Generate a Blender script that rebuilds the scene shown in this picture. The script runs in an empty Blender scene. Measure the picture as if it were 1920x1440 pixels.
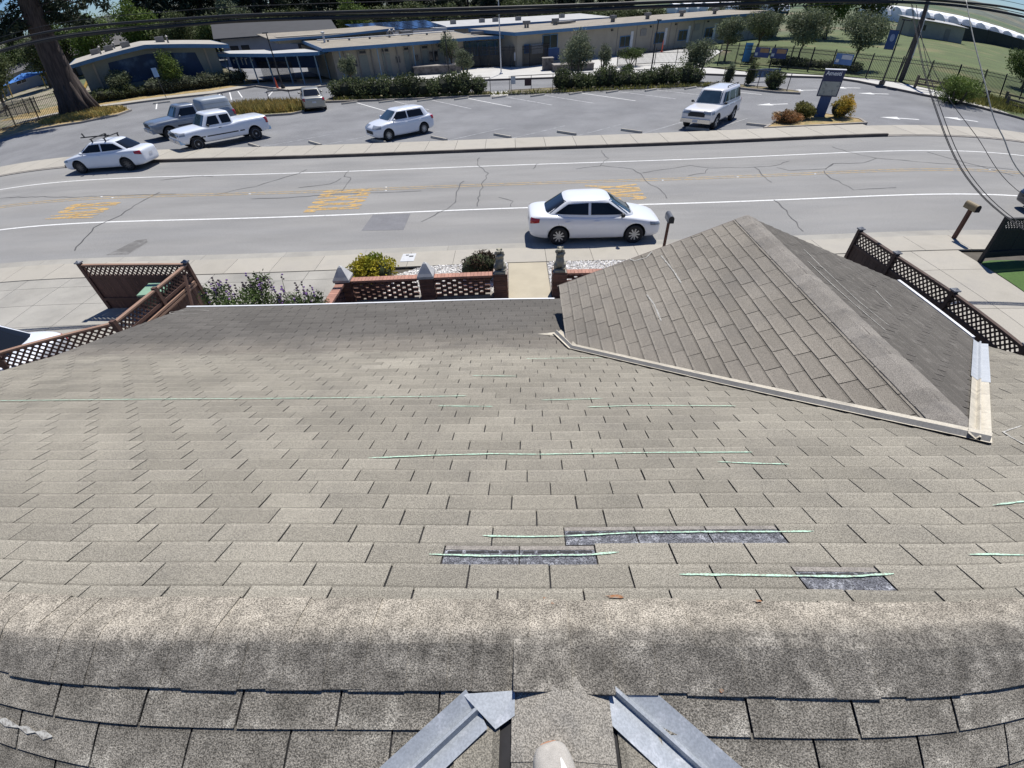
import bpy, bmesh, math, random
import numpy as np
from mathutils import Vector, Matrix
from mathutils.bvhtree import BVHTree

# ------------------------------------------------------------------ camera, sky, sun, exposure
S = bpy.context.scene
COL = S.collection
R = math.radians

cam_data = bpy.data.cameras.new('camera')
cam = bpy.data.objects.new('camera', cam_data)
COL.objects.link(cam)
S.camera = cam
cam_data.type = 'PANO'                       # ultra-wide phone lens with its barrel distortion
cam_data.sensor_fit = 'HORIZONTAL'
cam_data.sensor_width = 36.0
cam_data.sensor_height = 27.0
cam_data.panorama_type = 'FISHEYE_LENS_POLYNOMIAL'
LENS = (0.0, -0.06040351, -0.00095234, 0.00017360803, -4.5437238e-06)
for _i, _k in enumerate(LENS):
    setattr(cam_data, 'fisheye_polynomial_k%d' % _i, _k)
cam_data.shift_y = 0.0247366
cam_data.clip_start = 0.02
cam_data.clip_end = 9000
RT = Vector((0.9995117, -0.00840783, -0.03009452))
UP = Vector((0.02788767, 0.67445813, 0.73778622))
FW = Vector((-0.01409431, 0.73826522, -0.67436326))
cam.matrix_world = Matrix(((RT.x, UP.x, -FW.x, 0.0), (RT.y, UP.y, -FW.y, 0.0), (RT.z, UP.z, -FW.z, 6.46), (0, 0, 0, 1)))

SUN_EL, SUN_AZ = 62.0, 19.0                   # azimuth from +y (across the street) towards +x
sun_dir = Vector((math.sin(R(SUN_AZ)) * math.cos(R(SUN_EL)), math.cos(R(SUN_AZ)) * math.cos(R(SUN_EL)), math.sin(R(SUN_EL))))
world = bpy.data.worlds.new('World')
S.world = world
world.use_nodes = True
_n = world.node_tree.nodes
_sky = _n.new('ShaderNodeTexSky')
_sky.sky_type = 'NISHITA'
_sky.sun_disc = False
_sky.sun_elevation = R(SUN_EL)
_sky.sun_rotation = R(SUN_AZ)
_sky.air_density = 1.0
_sky.dust_density = 0.0
_sky.ozone_density = 3.0
_n['Background'].inputs[1].default_value = 0.06
_tone = _n.new('ShaderNodeVectorMath')
_tone.operation = 'MULTIPLY'
_tone.inputs[1].default_value = (0.62, 0.84, 1.22)   # clear coastal air, a little bluer overall
world.node_tree.links.new(_sky.outputs[0], _tone.inputs[0])
world.node_tree.links.new(_tone.outputs[0], _n['Background'].inputs[0])
sun_data = bpy.data.lights.new('sun', 'SUN')
sun_data.energy = 4.8
sun_data.angle = R(0.53)
sun_data.color = (1.0, 0.965, 0.91)
sun = bpy.data.objects.new('sun', sun_data)
sun.rotation_euler = sun_dir.to_track_quat('Z', 'Y').to_euler()
sun.location = (0, 0, 60)
COL.objects.link(sun)
S.view_settings.view_transform = 'Standard'
S.view_settings.look = 'None'
S.view_settings.exposure = 0.30
S.view_settings.gamma = 1.0
S.cycles.max_bounces = 6
S.cycles.transparent_max_bounces = 8
S.cycles.use_denoising = True

# ------------------------------------------------------------------ helpers
def link(name, me, mat=None, parent=None, kind=None):
    o = bpy.data.objects.new(name, me)
    COL.objects.link(o)
    if parent is not None:
        o.parent = parent
    if kind:
        o['kind'] = kind
    if mat is not None and me is not None and len(me.materials) == 0:
        for m in (mat if isinstance(mat, (list, tuple)) else [mat]):
            me.materials.append(m)
    return o

def tag(o, label, cat, group=None):
    o['label'] = label
    o['category'] = cat
    if group:
        o['group'] = group
    return o

def thing(name, label, cat, loc=(0, 0, 0), rotz=0.0, group=None):
    o = bpy.data.objects.new(name, None)
    COL.objects.link(o)
    o.empty_display_size = 0.2
    o.location = loc
    o.rotation_euler = (0, 0, rotz)
    return tag(o, label, cat, group)

def copy_tree(o, parent=None):
    c = o.copy()
    COL.objects.link(c)
    c.parent = parent
    for ch in list(o.children):
        copy_tree(ch, c)
    return c

class MB:
    """collects shapes, builds them as one mesh object"""
    def __init__(s):
        s.v, s.f, s.m = [], [], []
    def add(s, vs, fs, mi=0):
        b = len(s.v)
        s.v += [tuple(p) for p in vs]
        s.f += [tuple(b + i for i in f) for f in fs]
        s.m += [mi] * len(fs)
        return s
    def box(s, c, d, rz=0.0, mi=0, top=1.0):
        x, y, z = d[0] / 2, d[1] / 2, d[2] / 2
        cs, sn = math.cos(rz), math.sin(rz)
        vs = []
        for zz in (-z, z):
            k = top if zz > 0 else 1.0
            for px, py in ((-x, -y), (x, -y), (x, y), (-x, y)):
                px *= k; py *= k
                vs.append((c[0] + px * cs - py * sn, c[1] + px * sn + py * cs, c[2] + zz))
        return s.add(vs, [(3, 2, 1, 0), (4, 5, 6, 7), (0, 1, 5, 4), (1, 2, 6, 5), (2, 3, 7, 6), (3, 0, 4, 7)], mi)
    def prism(s, poly, z0, z1, mi=0):
        n = len(poly)
        vs = [(p[0], p[1], z0) for p in poly] + [(p[0], p[1], z1) for p in poly]
        fs = [tuple(range(n - 1, -1, -1)), tuple(range(n, 2 * n))]
        fs += [(i, (i + 1) % n, n + (i + 1) % n, n + i) for i in range(n)]
        return s.add(vs, fs, mi)
    def bar(s, a, b, w, h=None, mi=0, up=(0, 0, 1)):
        a, b = Vector(a), Vector(b)
        h = h or w
        d = (b - a).normalized()
        u = Vector(up)
        if abs(d.dot(u)) > 0.98:
            u = Vector((0, 1, 0))
        r = d.cross(u).normalized()
        u = r.cross(d)
        vs = []
        for p in (a, b):
            for sx, sy in ((-1, -1), (1, -1), (1, 1), (-1, 1)):
                vs.append(p + r * (sx * w / 2) + u * (sy * h / 2))
        return s.add(vs, [(3, 2, 1, 0), (4, 5, 6, 7), (0, 1, 5, 4), (1, 2, 6, 5), (2, 3, 7, 6), (3, 0, 4, 7)], mi)
    def tube(s, pts, rad, n=8, mi=0, cap=True):
        pts = [Vector(p) for p in pts]
        m = len(pts)
        rads = rad if isinstance(rad, (list, tuple)) else [rad] * m
        vs = []
        ref = None
        for i, p in enumerate(pts):
            d = (pts[min(i + 1, m - 1)] - pts[max(i - 1, 0)]).normalized()
            if ref is None or abs(d.dot(ref)) > 0.95:
                ref = Vector((0, 0, 1)) if abs(d.z) < 0.9 else Vector((1, 0, 0))
            r = d.cross(ref).normalized()
            u = r.cross(d)
            for k in range(n):
                a = 2 * math.pi * k / n
                vs.append(p + r * (math.cos(a) * rads[i]) + u * (math.sin(a) * rads[i]))
        fs = []
        for i in range(m - 1):
            for k in range(n):
                fs.append((i * n + k, i * n + (k + 1) % n, (i + 1) * n + (k + 1) % n, (i + 1) * n + k))
        if cap:
            fs.append(tuple(range(n - 1, -1, -1)))
            fs.append(tuple(range((m - 1) * n, m * n)))
        return s.add(vs, fs, mi)
    def lathe(s, prof, n=16, c=(0, 0, 0), mi=0):
        vs, fs = [], []
        for r, z in prof:
            for k in range(n):
                a = 2 * math.pi * k / n
                vs.append((c[0] + r * math.cos(a), c[1] + r * math.sin(a), c[2] + z))
        for i in range(len(prof) - 1):
            for k in range(n):
                fs.append((i * n + k, i * n + (k + 1) % n, (i + 1) * n + (k + 1) % n, (i + 1) * n + k))
        fs.append(tuple(range(n - 1, -1, -1)))
        fs.append(tuple(range((len(prof) - 1) * n, len(prof) * n)))
        return s.add(vs, fs, mi)
    def ball(s, c, r, nu=12, nv=8, mi=0, jit=0.0, rnd=None):
        rx, ry, rz = r if isinstance(r, (list, tuple)) else (r, r, r)
        vs, fs = [], []
        for j in range(1, nv):
            t = math.pi * j / nv
            for k in range(nu):
                a = 2 * math.pi * k / nu
                q = 1 + (rnd.uniform(-jit, jit) if rnd else 0)
                vs.append((c[0] + rx * q * math.sin(t) * math.cos(a), c[1] + ry * q * math.sin(t) * math.sin(a), c[2] + rz * q * math.cos(t)))
        vs += [(c[0], c[1], c[2] + rz), (c[0], c[1], c[2] - rz)]
        for j in range(nv - 2):
            for k in range(nu):
                fs.append((j * nu + k, (j + 1) * nu + k, (j + 1) * nu + (k + 1) % nu, j * nu + (k + 1) % nu))
        T, B = len(vs) - 2, len(vs) - 1
        for k in range(nu):
            fs.append((T, k, (k + 1) % nu))
            fs.append((B, (nv - 2) * nu + (k + 1) % nu, (nv - 2) * nu + k))
        return s.add(vs, fs, mi)
    def mesh(s, name, smooth=False):
        me = bpy.data.meshes.new(name)
        me.from_pydata(s.v, [], s.f)
        if any(s.m):
            me.polygons.foreach_set('material_index', s.m)
        if smooth:
            me.polygons.foreach_set('use_smooth', [True] * len(s.f))
        me.update()
        return me
    def build(s, name, mat, parent=None, smooth=False, kind=None):
        return link(name, s.mesh(name, smooth), mat, parent, kind)

def quads_mesh(name, V, mat, tint=None, parent=None, kind=None, nper=4):
    """V: (n, nper, 3) numpy array of polygons -> one mesh object, with a random 'tint' per face"""
    n = V.shape[0]
    me = bpy.data.meshes.new(name)
    me.vertices.add(n * nper)
    me.vertices.foreach_set('co', V.reshape(-1).astype(np.float32))
    me.loops.add(n * nper)
    me.loops.foreach_set('vertex_index', np.arange(n * nper, dtype=np.int32))
    me.polygons.add(n)
    me.polygons.foreach_set('loop_start', np.arange(0, n * nper, nper, dtype=np.int32))
    me.polygons.foreach_set('loop_total', np.full(n, nper, dtype=np.int32))
    me.update(calc_edges=True)
    if tint is not None:
        at = me.attributes.new('tint', 'FLOAT', 'FACE')
        at.data.foreach_set('value', tint.astype(np.float32))
    return link(name, me, mat, parent, kind)

# ------------------------------------------------------------------ materials
MATS = {}
def M(name, col, rough=0.8, var=0.12, scale=4.0, spots=0.0, spot_scale=300.0, bump=0.0, bump_scale=80.0, metal=0.0,
      second=None, second_scale=1.5, second_lo=0.5, second_hi=0.62, tint=0.0, transl=0.0, spec=0.5, coat=0.0, aniso=None, objrand=0.0, grad=None):
    if name in MATS:
        return MATS[name]
    m = bpy.data.materials.new(name)
    m.use_nodes = True
    nt = m.node_tree
    N, Lk = nt.nodes, nt.links
    bs = N['Principled BSDF']
    geo = N.new('ShaderNodeNewGeometry')
    vec = geo.outputs['Position']
    if aniso:
        mp = N.new('ShaderNodeVectorMath'); mp.operation = 'MULTIPLY'
        mp.inputs[1].default_value = aniso
        Lk.new(vec, mp.inputs[0]); vec = mp.outputs[0]
    def noise(sc, det=3.0, v=None, ro=0.55):
        t = N.new('ShaderNodeTexNoise')
        t.inputs['Scale'].default_value = sc
        t.inputs['Detail'].default_value = det
        t.inputs['Roughness'].default_value = ro
        Lk.new(v if v is not None else vec, t.inputs['Vector'])
        return t.outputs['Fac']
    def rng(src, a, b, c, d):
        t = N.new('ShaderNodeMapRange')
        t.inputs[1].default_value, t.inputs[2].default_value = a, b
        t.inputs[3].default_value, t.inputs[4].default_value = c, d
        Lk.new(src, t.inputs[0])
        return t.outputs[0]
    def mul(a, b):
        t = N.new('ShaderNodeMath'); t.operation = 'MULTIPLY'
        Lk.new(a, t.inputs[0]); Lk.new(b, t.inputs[1])
        return t.outputs[0]
    base = None
    if second is not None:
        mx = N.new('ShaderNodeMix'); mx.data_type = 'RGBA'
        mx.inputs[6].default_value = (*col, 1)
        mx.inputs[7].default_value = (*second, 1)
        Lk.new(rng(noise(second_scale, 5.0, ro=0.62), second_lo, second_hi, 0, 1), mx.inputs[0])
        base = mx.outputs[2]
    if grad is not None:                      # another colour that sets in along a direction, with a ragged front
        gd, ga, gb, gcol, gsc, gamp = grad
        dt = N.new('ShaderNodeVectorMath'); dt.operation = 'DOT_PRODUCT'
        dt.inputs[1].default_value = gd
        Lk.new(geo.outputs['Position'], dt.inputs[0])
        ad = N.new('ShaderNodeMath'); ad.operation = 'MULTIPLY_ADD'
        Lk.new(noise(gsc, 5.0, geo.outputs['Position'], 0.65), ad.inputs[0]); ad.inputs[1].default_value = gamp
        Lk.new(dt.outputs['Value'], ad.inputs[2])
        mr = N.new('ShaderNodeMapRange'); mr.interpolation_type = 'SMOOTHSTEP'
        mr.inputs[1].default_value, mr.inputs[2].default_value = ga + gamp * .5, gb + gamp * .5
        Lk.new(ad.outputs[0], mr.inputs[0])
        mx = N.new('ShaderNodeMix'); mx.data_type = 'RGBA'
        mx.inputs[6].default_value = (*col, 1)
        if base is not None:
            Lk.new(base, mx.inputs[6])
        mx.inputs[7].default_value = (*gcol, 1)
        Lk.new(mr.outputs[0], mx.inputs[0])
        base = mx.outputs[2]
    val = None
    if var:
        val = rng(noise(scale, 4.0), 0.3, 0.7, 1 - var, 1 + var)
    if spots:
        sp = rng(noise(spot_scale, 2.0), 0.38, 0.62, 1 - spots, 1 + spots)
        val = mul(val, sp) if val else sp
    if tint:
        at = N.new('ShaderNodeAttribute'); at.attribute_name = 'tint'
        tv = rng(at.outputs['Fac'], -1, 1, 1 - tint, 1 + tint)
        val = mul(val, tv) if val else tv
    if objrand:
        oi = N.new('ShaderNodeObjectInfo')
        ov = rng(oi.outputs['Random'], 0, 1, 1 - objrand, 1 + objrand)
        val = mul(val, ov) if val else ov
    if val is not None:
        vm = N.new('ShaderNodeVectorMath'); vm.operation = 'SCALE'
        if base is not None:
            Lk.new(base, vm.inputs[0])
        else:
            vm.inputs[0].default_value = col
        Lk.new(val, vm.inputs['Scale'])
        base = vm.outputs[0]
    if base is not None:
        Lk.new(base, bs.inputs['Base Color'])
    else:
        bs.inputs['Base Color'].default_value = (*col, 1)
    bs.inputs['Roughness'].default_value = rough
    bs.inputs['Metallic'].default_value = metal
    bs.inputs['Specular IOR Level'].default_value = spec
    if coat:
        bs.inputs['Coat Weight'].default_value = coat
        bs.inputs['Coat Roughness'].default_value = 0.05
    if bump:
        b = N.new('ShaderNodeBump')
        b.inputs['Strength'].default_value = bump
        b.inputs['Distance'].default_value = 0.01
        Lk.new(noise(bump_scale, 3.0), b.inputs['Height'])
        Lk.new(b.outputs[0], bs.inputs['Normal'])
    if transl:
        tr = N.new('ShaderNodeBsdfTranslucent')
        if base is not None:
            Lk.new(base, tr.inputs['Color'])
        ms = N.new('ShaderNodeMixShader')
        ms.inputs[0].default_value = transl
        out = N['Material Output']
        Lk.new(bs.outputs[0], ms.inputs[1]); Lk.new(tr.outputs[0], ms.inputs[2])
        Lk.new(ms.outputs[0], out.inputs[0])
    MATS[name] = m
    return m
# surveyed polylines, metres: street frame (x along the street, y across) and house frame (u along the ridge, w towards the street)
CRACKS = [
    [(-8.56, 25.62), (-8.59, 24.64), (-8.17, 24.35), (-8.10, 23.65), (-8.03, 22.87), (-8.02, 22.10)],
    [(-12.05, 21.49), (-10.33, 21.51), (-9.14, 21.66), (-8.30, 21.75), (-6.44, 21.80), (-5.42, 21.68), (-4.20, 21.75)],
    [(-1.81, 27.21), (-1.78, 25.71), (-1.19, 24.17), (-1.39, 22.45), (-1.42, 21.49), (-1.49, 19.36)],
    [(-2.36, 22.99), (-2.56, 21.40), (-2.50, 20.02), (-2.60, 19.46), (-3.00, 18.83), (-3.63, 17.83)],
    [(5.05, 27.91), (5.12, 26.21), (4.51, 24.84), (3.24, 24.40)],
    [(4.53, 24.94), (6.04, 24.09), (6.25, 23.25), (6.27, 21.90), (6.57, 20.49), (6.53, 19.65)],
    [(6.29, 23.42), (7.66, 23.90), (8.91, 24.41), (9.73, 23.83), (11.78, 23.62), (12.85, 23.74), (13.89, 24.43)],
    [(11.85, 23.61), (11.64, 21.26)],
    [(12.81, 23.46), (13.16, 22.87), (14.82, 22.87), (15.61, 23.66)],
    [(14.78, 22.78), (15.61, 23.66), (17.07, 23.62), (18.02, 24.27), (17.40, 25.59), (17.20, 26.74)],
    [(14.69, 22.62), (14.39, 21.82), (14.41, 20.63), (14.40, 19.82), (16.22, 19.89)],
    [(18.02, 24.27), (20.21, 23.28), (22.12, 22.87), (24.14, 22.73)],
    [(-14.01, 22.25), (-13.39, 22.83), (-12.58, 23.34), (-12.11, 24.16), (-11.21, 25.45), (-11.01, 26.11)],
    [(-17.02, 22.89), (-17.02, 21.02), (-16.91, 19.37), (-17.16, 18.40), (-16.28, 16.12)],
    [(-26.42, 23.81), (-23.97, 23.32), (-21.39, 22.68), (-18.09, 22.52), (-16.03, 22.49)],
    [(9.58, 23.75), (9.27, 23.07), (8.34, 22.67)],
    [(-0.08, 19.15), (-0.03, 19.82), (-0.61, 20.44)],
    [(10.73, 19.02), (10.70, 17.77), (10.33, 15.71)],
    [(-18.17, 24.87), (-16.26, 25.45), (-15.58, 25.20)],
    [(-8.61, 24.22), (-8.91, 23.38), (-10.34, 22.96)],
    [(21.31, 25.23), (21.73, 23.84), (23.23, 21.70)],
    [(1.10, 24.65), (1.43, 25.71)],
]
CHALK_MAIN = [
    [(-4.445, 2.663), (-3.036, 2.664), (-1.681, 2.654), (-0.476, 2.666)],
    [(-0.495, 3.162), (-0.092, 3.127)],
    [(-0.024, 3.680), (0.763, 3.712)],
    [(-0.671, 2.465), (-0.251, 2.447)],
    [(0.098, 2.562), (0.570, 2.584)],
    [(0.424, 2.420), (0.824, 2.440), (1.528, 2.413)],
    [(-0.929, 1.680), (-0.541, 1.716), (-0.217, 1.739), (0.058, 1.729)],
    [(0.058, 1.729), (0.646, 1.729), (1.295, 1.721)],
    [(1.050, 1.616), (1.232, 1.596), (1.427, 1.583)],
    [(-0.196, 1.018), (-0.049, 1.012), (0.154, 1.015)],
    [(0.154, 1.015), (0.427, 1.031), (0.768, 1.033), (1.080, 1.033), (1.204, 1.037)],
    [(-0.400, 0.902), (-0.195, 0.896), (0.038, 0.898)],
    [(0.038, 0.898), (0.250, 0.902), (0.359, 0.916)],
    [(0.559, 0.796), (0.690, 0.794), (0.998, 0.791), (1.187, 0.792), (1.339, 0.807)],
    [(1.703, 0.903), (1.801, 0.903), (1.938, 0.887)],
    [(2.117, 1.216), (2.318, 1.241)],
    [(3.165, 2.047), (2.945, 1.960), (2.920, 1.887), (2.905, 1.777)],
]
CHALK_LEFT = [
    [(1.693, 5.411), (1.716, 5.154), (1.731, 4.955), (1.743, 4.628)],
    [(1.378, 4.645), (1.407, 4.422), (1.410, 4.252), (1.409, 4.048)],
    [(1.349, 5.620), (1.398, 5.512), (1.538, 5.478), (1.634, 5.592)],
]
CHALK_RIGHT = [
    [(3.215, 5.070), (3.160, 4.328), (3.133, 3.792), (3.199, 3.428)],
    [(2.990, 4.564), (2.970, 4.014), (2.987, 3.658), (3.027, 3.234)],
    [(3.847, 4.545), (3.785, 4.317), (3.743, 4.095)],
]
CHALK_REAR = [
    [(-1.727, 0.260), (-1.625, 0.258), (-1.551, 0.255), (-1.481, 0.254)],
]
# ------------------------------------------------------------------ foliage helpers
def leaf_cloud(name, mat, parent, clumps, n, size, seed, aspect=0.5, inner=0.45, droop=0.0, kind=None, zmin=None):
    """clumps: (x, y, z, rx, ry, rz); leaves are small quads spread through each clump, denser towards its skin"""
    g = np.random.default_rng(seed)
    C = np.array(clumps, float)
    wgt = (C[:, 3] * C[:, 4] * C[:, 5]) ** 0.67
    idx = g.choice(len(C), n, p=wgt / wgt.sum())
    d = g.normal(size=(n, 3)); d /= np.linalg.norm(d, axis=1)[:, None]
    r = inner + (1 - inner) * g.random(n) ** 0.6
    r *= 1 + 0.12 * g.normal(size=n)
    P = C[idx, :3] + d * r[:, None] * C[idx, 3:6]
    ax = g.normal(size=(n, 3)) + d * 0.7
    ax[:, 2] -= droop
    ax /= np.linalg.norm(ax, axis=1)[:, None]
    bx = np.cross(ax, g.normal(size=(n, 3)) + d * .5); bx /= np.linalg.norm(bx, axis=1)[:, None]
    s = size * (0.6 + 0.8 * g.random(n))
    a = ax * (s / 2)[:, None]; b = bx * (s * aspect / 2)[:, None]
    V = np.stack([P - a, P + b, P + a, P - b], 1)
    if zmin is not None:
        V[:, :, 2] = np.maximum(V[:, :, 2], zmin)
    ct = g.uniform(-.55, .55, len(C))
    tint = np.clip(ct[idx] + g.normal(0, .42, n), -1, 1)
    return quads_mesh(name, V, mat, tint, parent, kind)

def leaf_mat(name, col, second=None, tint=0.45, transl=0.22, scale=1.0):
    return M(name, col, 0.75, 0.12, scale, second=second, second_scale=scale * 1.4, second_lo=0.45, second_hi=0.62, tint=tint, transl=transl, spec=0.25)
BARKM = M('tree_bark', (0.105, 0.080, 0.060), 0.95, 0.25, 3.0, 0.25, 25.0, 0.6, 14.0, aniso=(1, 1, .2))

def lumpy(cx, cy, cz, rx, ry, rz, n, seed, k=0.45):
    """clumps filling an ellipsoid with an uneven outline"""
    q = random.Random(seed)
    out = []
    for _ in range(n):
        while True:
            x, y, z = q.uniform(-1, 1), q.uniform(-1, 1), q.uniform(-1, 1)
            if x * x + y * y + z * z < 1:
                break
        s = q.uniform(.75, 1.25) * k
        out.append((cx + x * rx * (1 - k * .6), cy + y * ry * (1 - k * .6), cz + z * rz * (1 - k * .6), rx * s, ry * s, rz * s))
    return out

def limbs(parent, base, top, rad, crown_pts, seed, mat=BARKM, name='trunk', lean=(0, 0)):
    q = random.Random(seed)
    mb = MB()
    b, t = Vector(base), Vector(top)
    pts, rr = [], []
    for i in range(6):
        f = i / 5
        pts.append(b.lerp(t, f) + Vector((q.uniform(-.06, .06) * (t.z - b.z) * f, q.uniform(-.06, .06) * (t.z - b.z) * f, 0)))
        rr.append(rad * (1.25 if i == 0 else 1 - .6 * f))
    mb.tube(pts, rr, 8)
    for c in crown_pts:
        s = pts[q.choice((2, 3, 4))]
        m = s.lerp(Vector(c), .5) + Vector((0, 0, .1))
        mb.tube([s, m, Vector(c)], [rad * .5, rad * .32, rad * .12], 6)
    return mb.build(name, mat, parent, smooth=True)
# ------------------------------------------------------------------ the house: roof seen from its ridge
rnd = random.Random(7)
YH = R(-1.6135)                     # house against street
K = 0.4055                          # main pitch
CS, SN = math.cos(math.atan(K)), math.sin(math.atan(K))
RIDGE_W, RIDGE_Z = 0.54, 4.954
house = thing('house', 'single storey house with weathered brown-grey asphalt shingle roof, valley flashings and front cross gable', 'house', (0, 0, 0), YH)

def shingle_mat(name, col, second, lo, hi, sscale=2.5, spots=0.30, var=0.10, vscale=1.2, aniso=None, grad=None):
    return M(name, col, 0.95, var, vscale, spots, 230.0, 0.55, 260.0, second=second, second_scale=sscale, second_lo=lo, second_hi=hi, tint=0.33, objrand=0.11, spec=0.15, aniso=aniso, grad=grad)
EAVE_DARK = ((0, 1, 0), 3.75, 5.1, (0.118, 0.110, 0.099), 1.6, 1.5)  # shingle colour turns darker towards the front eave
SH_MAIN = shingle_mat('shingle_main_tan', (0.258, 0.238, 0.196), (0.205, 0.190, 0.160), 0.46, 0.78, spots=0.38, grad=EAVE_DARK)  # plain tan of the main slope, shared with the rear wing
SH_PORCH = shingle_mat('shingle_porch', (0.228, 0.206, 0.172), (0.178, 0.163, 0.140), 0.50, 0.72, 3.0, 0.28, grad=EAVE_DARK)
SH_LEFT = shingle_mat('shingle_gable_grey', (0.250, 0.226, 0.190), (0.205, 0.188, 0.163), 0.46, 0.72, 1.5, 0.36)
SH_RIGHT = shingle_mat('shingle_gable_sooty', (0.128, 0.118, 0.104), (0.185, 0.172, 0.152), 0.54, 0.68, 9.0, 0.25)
SH_REAR = shingle_mat('shingle_rear_lichen', (0.190, 0.175, 0.148), (0.315, 0.294, 0.250), 0.54, 0.70, 11.0, 0.58, 0.30, 13.0)
SH_CAP_F = shingle_mat('shingle_cap_front', (0.165, 0.152, 0.130), (0.260, 0.240, 0.204), 0.50, 0.66, 12.0, 0.58, 0.30, 17.0, grad=((0, 1, 0), 0.515, 0.60, (0.300, 0.270, 0.222), 14.0, 0.07))  # cap colour turns paler past the ridge line, towards the street
DECK = M('roofing_felt_black', (0.022, 0.021, 0.022), 0.95, 0.2, 30.0)
BARE = M('bare_shingle_mat', (0.085, 0.087, 0.098), 0.9, 0.35, 14.0, 0.7, 190.0, second=(0.25, 0.255, 0.27), second_scale=40.0, second_lo=0.48, second_hi=0.70)
BARE_P = M('bare_shingle_pale', (0.225, 0.205, 0.180), 0.9, 0.2, 20.0, 0.3, 200.0)
TAR = M('sealant_tar', (0.014, 0.012, 0.012), 0.6, 0.2, 40.0)
CHALK_G = M('chalk_green', (0.46, 0.68, 0.52), 0.95, 0.1, 60.0, second=(0.26, 0.26, 0.21), second_scale=120.0, second_lo=0.46, second_hi=0.62)
CHALK_W = M('chalk_white', (0.46, 0.45, 0.41), 0.95, 0.1, 60.0, second=(0.22, 0.205, 0.18), second_scale=90.0, second_lo=0.43, second_hi=0.60)
CREAM = M('flashing_cream_paint', (0.50, 0.455, 0.365), 0.6, 0.14, 8.0, 0.10, 120.0, second=(0.30, 0.27, 0.22), second_scale=7.0, second_lo=0.52, second_hi=0.72)
GALV = M('flashing_galvanised', (0.36, 0.385, 0.41), 0.48, 0.07, 20.0, 0.10, 150.0, metal=0.25, second=(0.50, 0.52, 0.55), second_scale=14.0, second_lo=0.55, second_hi=0.7)
RIB_GREY = M('flashing_rib_grey', (0.19, 0.185, 0.175), 0.6, 0.12, 6.0, 0.1, 90.0)  # darker grey for one side of the flashing rib
GALV_L = M('flashing_galvanised_bright', (0.42, 0.44, 0.46), 0.55, 0.10, 14.0, 0.10, 120.0, metal=0.1)
WHITE_TRIM = M('white_trim_paint', (0.74, 0.74, 0.73), 0.5, 0.05, 6.0)
STUCCO = M('house_stucco', (0.52, 0.47, 0.39), 0.9, 0.08, 3.0, 0.06, 120.0, 0.3, 150.0)

# planes in the house frame: origin on the plane, u axis, downhill axis, normal
def zmain(w): return RIDGE_Z - K * (w - RIDGE_W)
PW0, PW1, PK = 4.10, 6.30, 0.285
def zporch(w): return zmain(PW0) - PK * (w - PW0)
GU, GZ, GW = 2.70, 4.41, 5.60          # cross gable ridge
UL, UR = -5.55, 4.94                    # rakes of the main roof
def frame(o, u, d):
    o, u, d = Vector(o), Vector(u).normalized(), Vector(d).normalized()
    n = u.cross(-d).normalized()
    if n.z < 0:
        n = -n
    return o, u, d, n
pc, ps_ = math.cos(math.atan(PK)), math.sin(math.atan(PK))
F_MAIN = frame((0, RIDGE_W, RIDGE_Z), (1, 0, 0), (0, CS, -SN))
F_PORCH = frame((0, PW0, zmain(PW0)), (1, 0, 0), (0, pc, -ps_))
F_REAR = frame((0, RIDGE_W, RIDGE_Z), (1, 0, 0), (0, -CS, -SN))
F_GL = frame((GU, 0, GZ), (0, 1, 0), (-CS, 0, -SN))
F_GR = frame((GU, 0, GZ), (0, 1, 0), (CS, 0, -SN))
WU, WZ, WK = 0.08, 4.952, 0.30           # rear wing ridge and pitch
WC, WS = math.cos(math.atan(WK)), math.sin(math.atan(WK))
F_WL = frame((WU, 0, WZ), (0, 1, 0), (-WC, 0, -WS))
F_WR = frame((WU, 0, WZ), (0, 1, 0), (WC, 0, -WS))
def on(F, u, v, h=0.0):
    return F[0] + F[1] * u + F[2] * v + F[3] * h

deck = MB()
def sheet(F, u0, u1, v0, v1, h=-0.004, t=0.05):
    c = [on(F, u0, v0, h), on(F, u1, v0, h), on(F, u1, v1, h), on(F, u0, v1, h)]
    b = [p - Vector((0, 0, t)) for p in c]
    deck.add(c + b, [(0, 1, 2, 3), (7, 6, 5, 4), (0, 4, 5, 1), (1, 5, 6, 2), (2, 6, 7, 3), (3, 7, 4, 0)])
sheet(F_MAIN, UL, UR, 0.0, (PW0 - RIDGE_W) / CS)
sheet(F_PORCH, UL, 0.95, 0.0, (PW1 - PW0) / pc, -0.006)
sheet(F_REAR, UL, UR, 0.003, 5.2, -0.005)
GE = 2.26 / CS                            # slope length of the cross gable
sheet(F_GL, 1.9, GW, 0.0, GE, -0.006)
sheet(F_GR, 1.9, GW, 0.003, GE - 0.02, -0.0065)
sheet(F_WL, -6.0, 0.52, 0.0, 3.2, -0.0055)
sheet(F_WR, -6.0, 0.52, 0.003, 3.2, -0.006)
roof = deck.build('roof', DECK, house)

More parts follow.
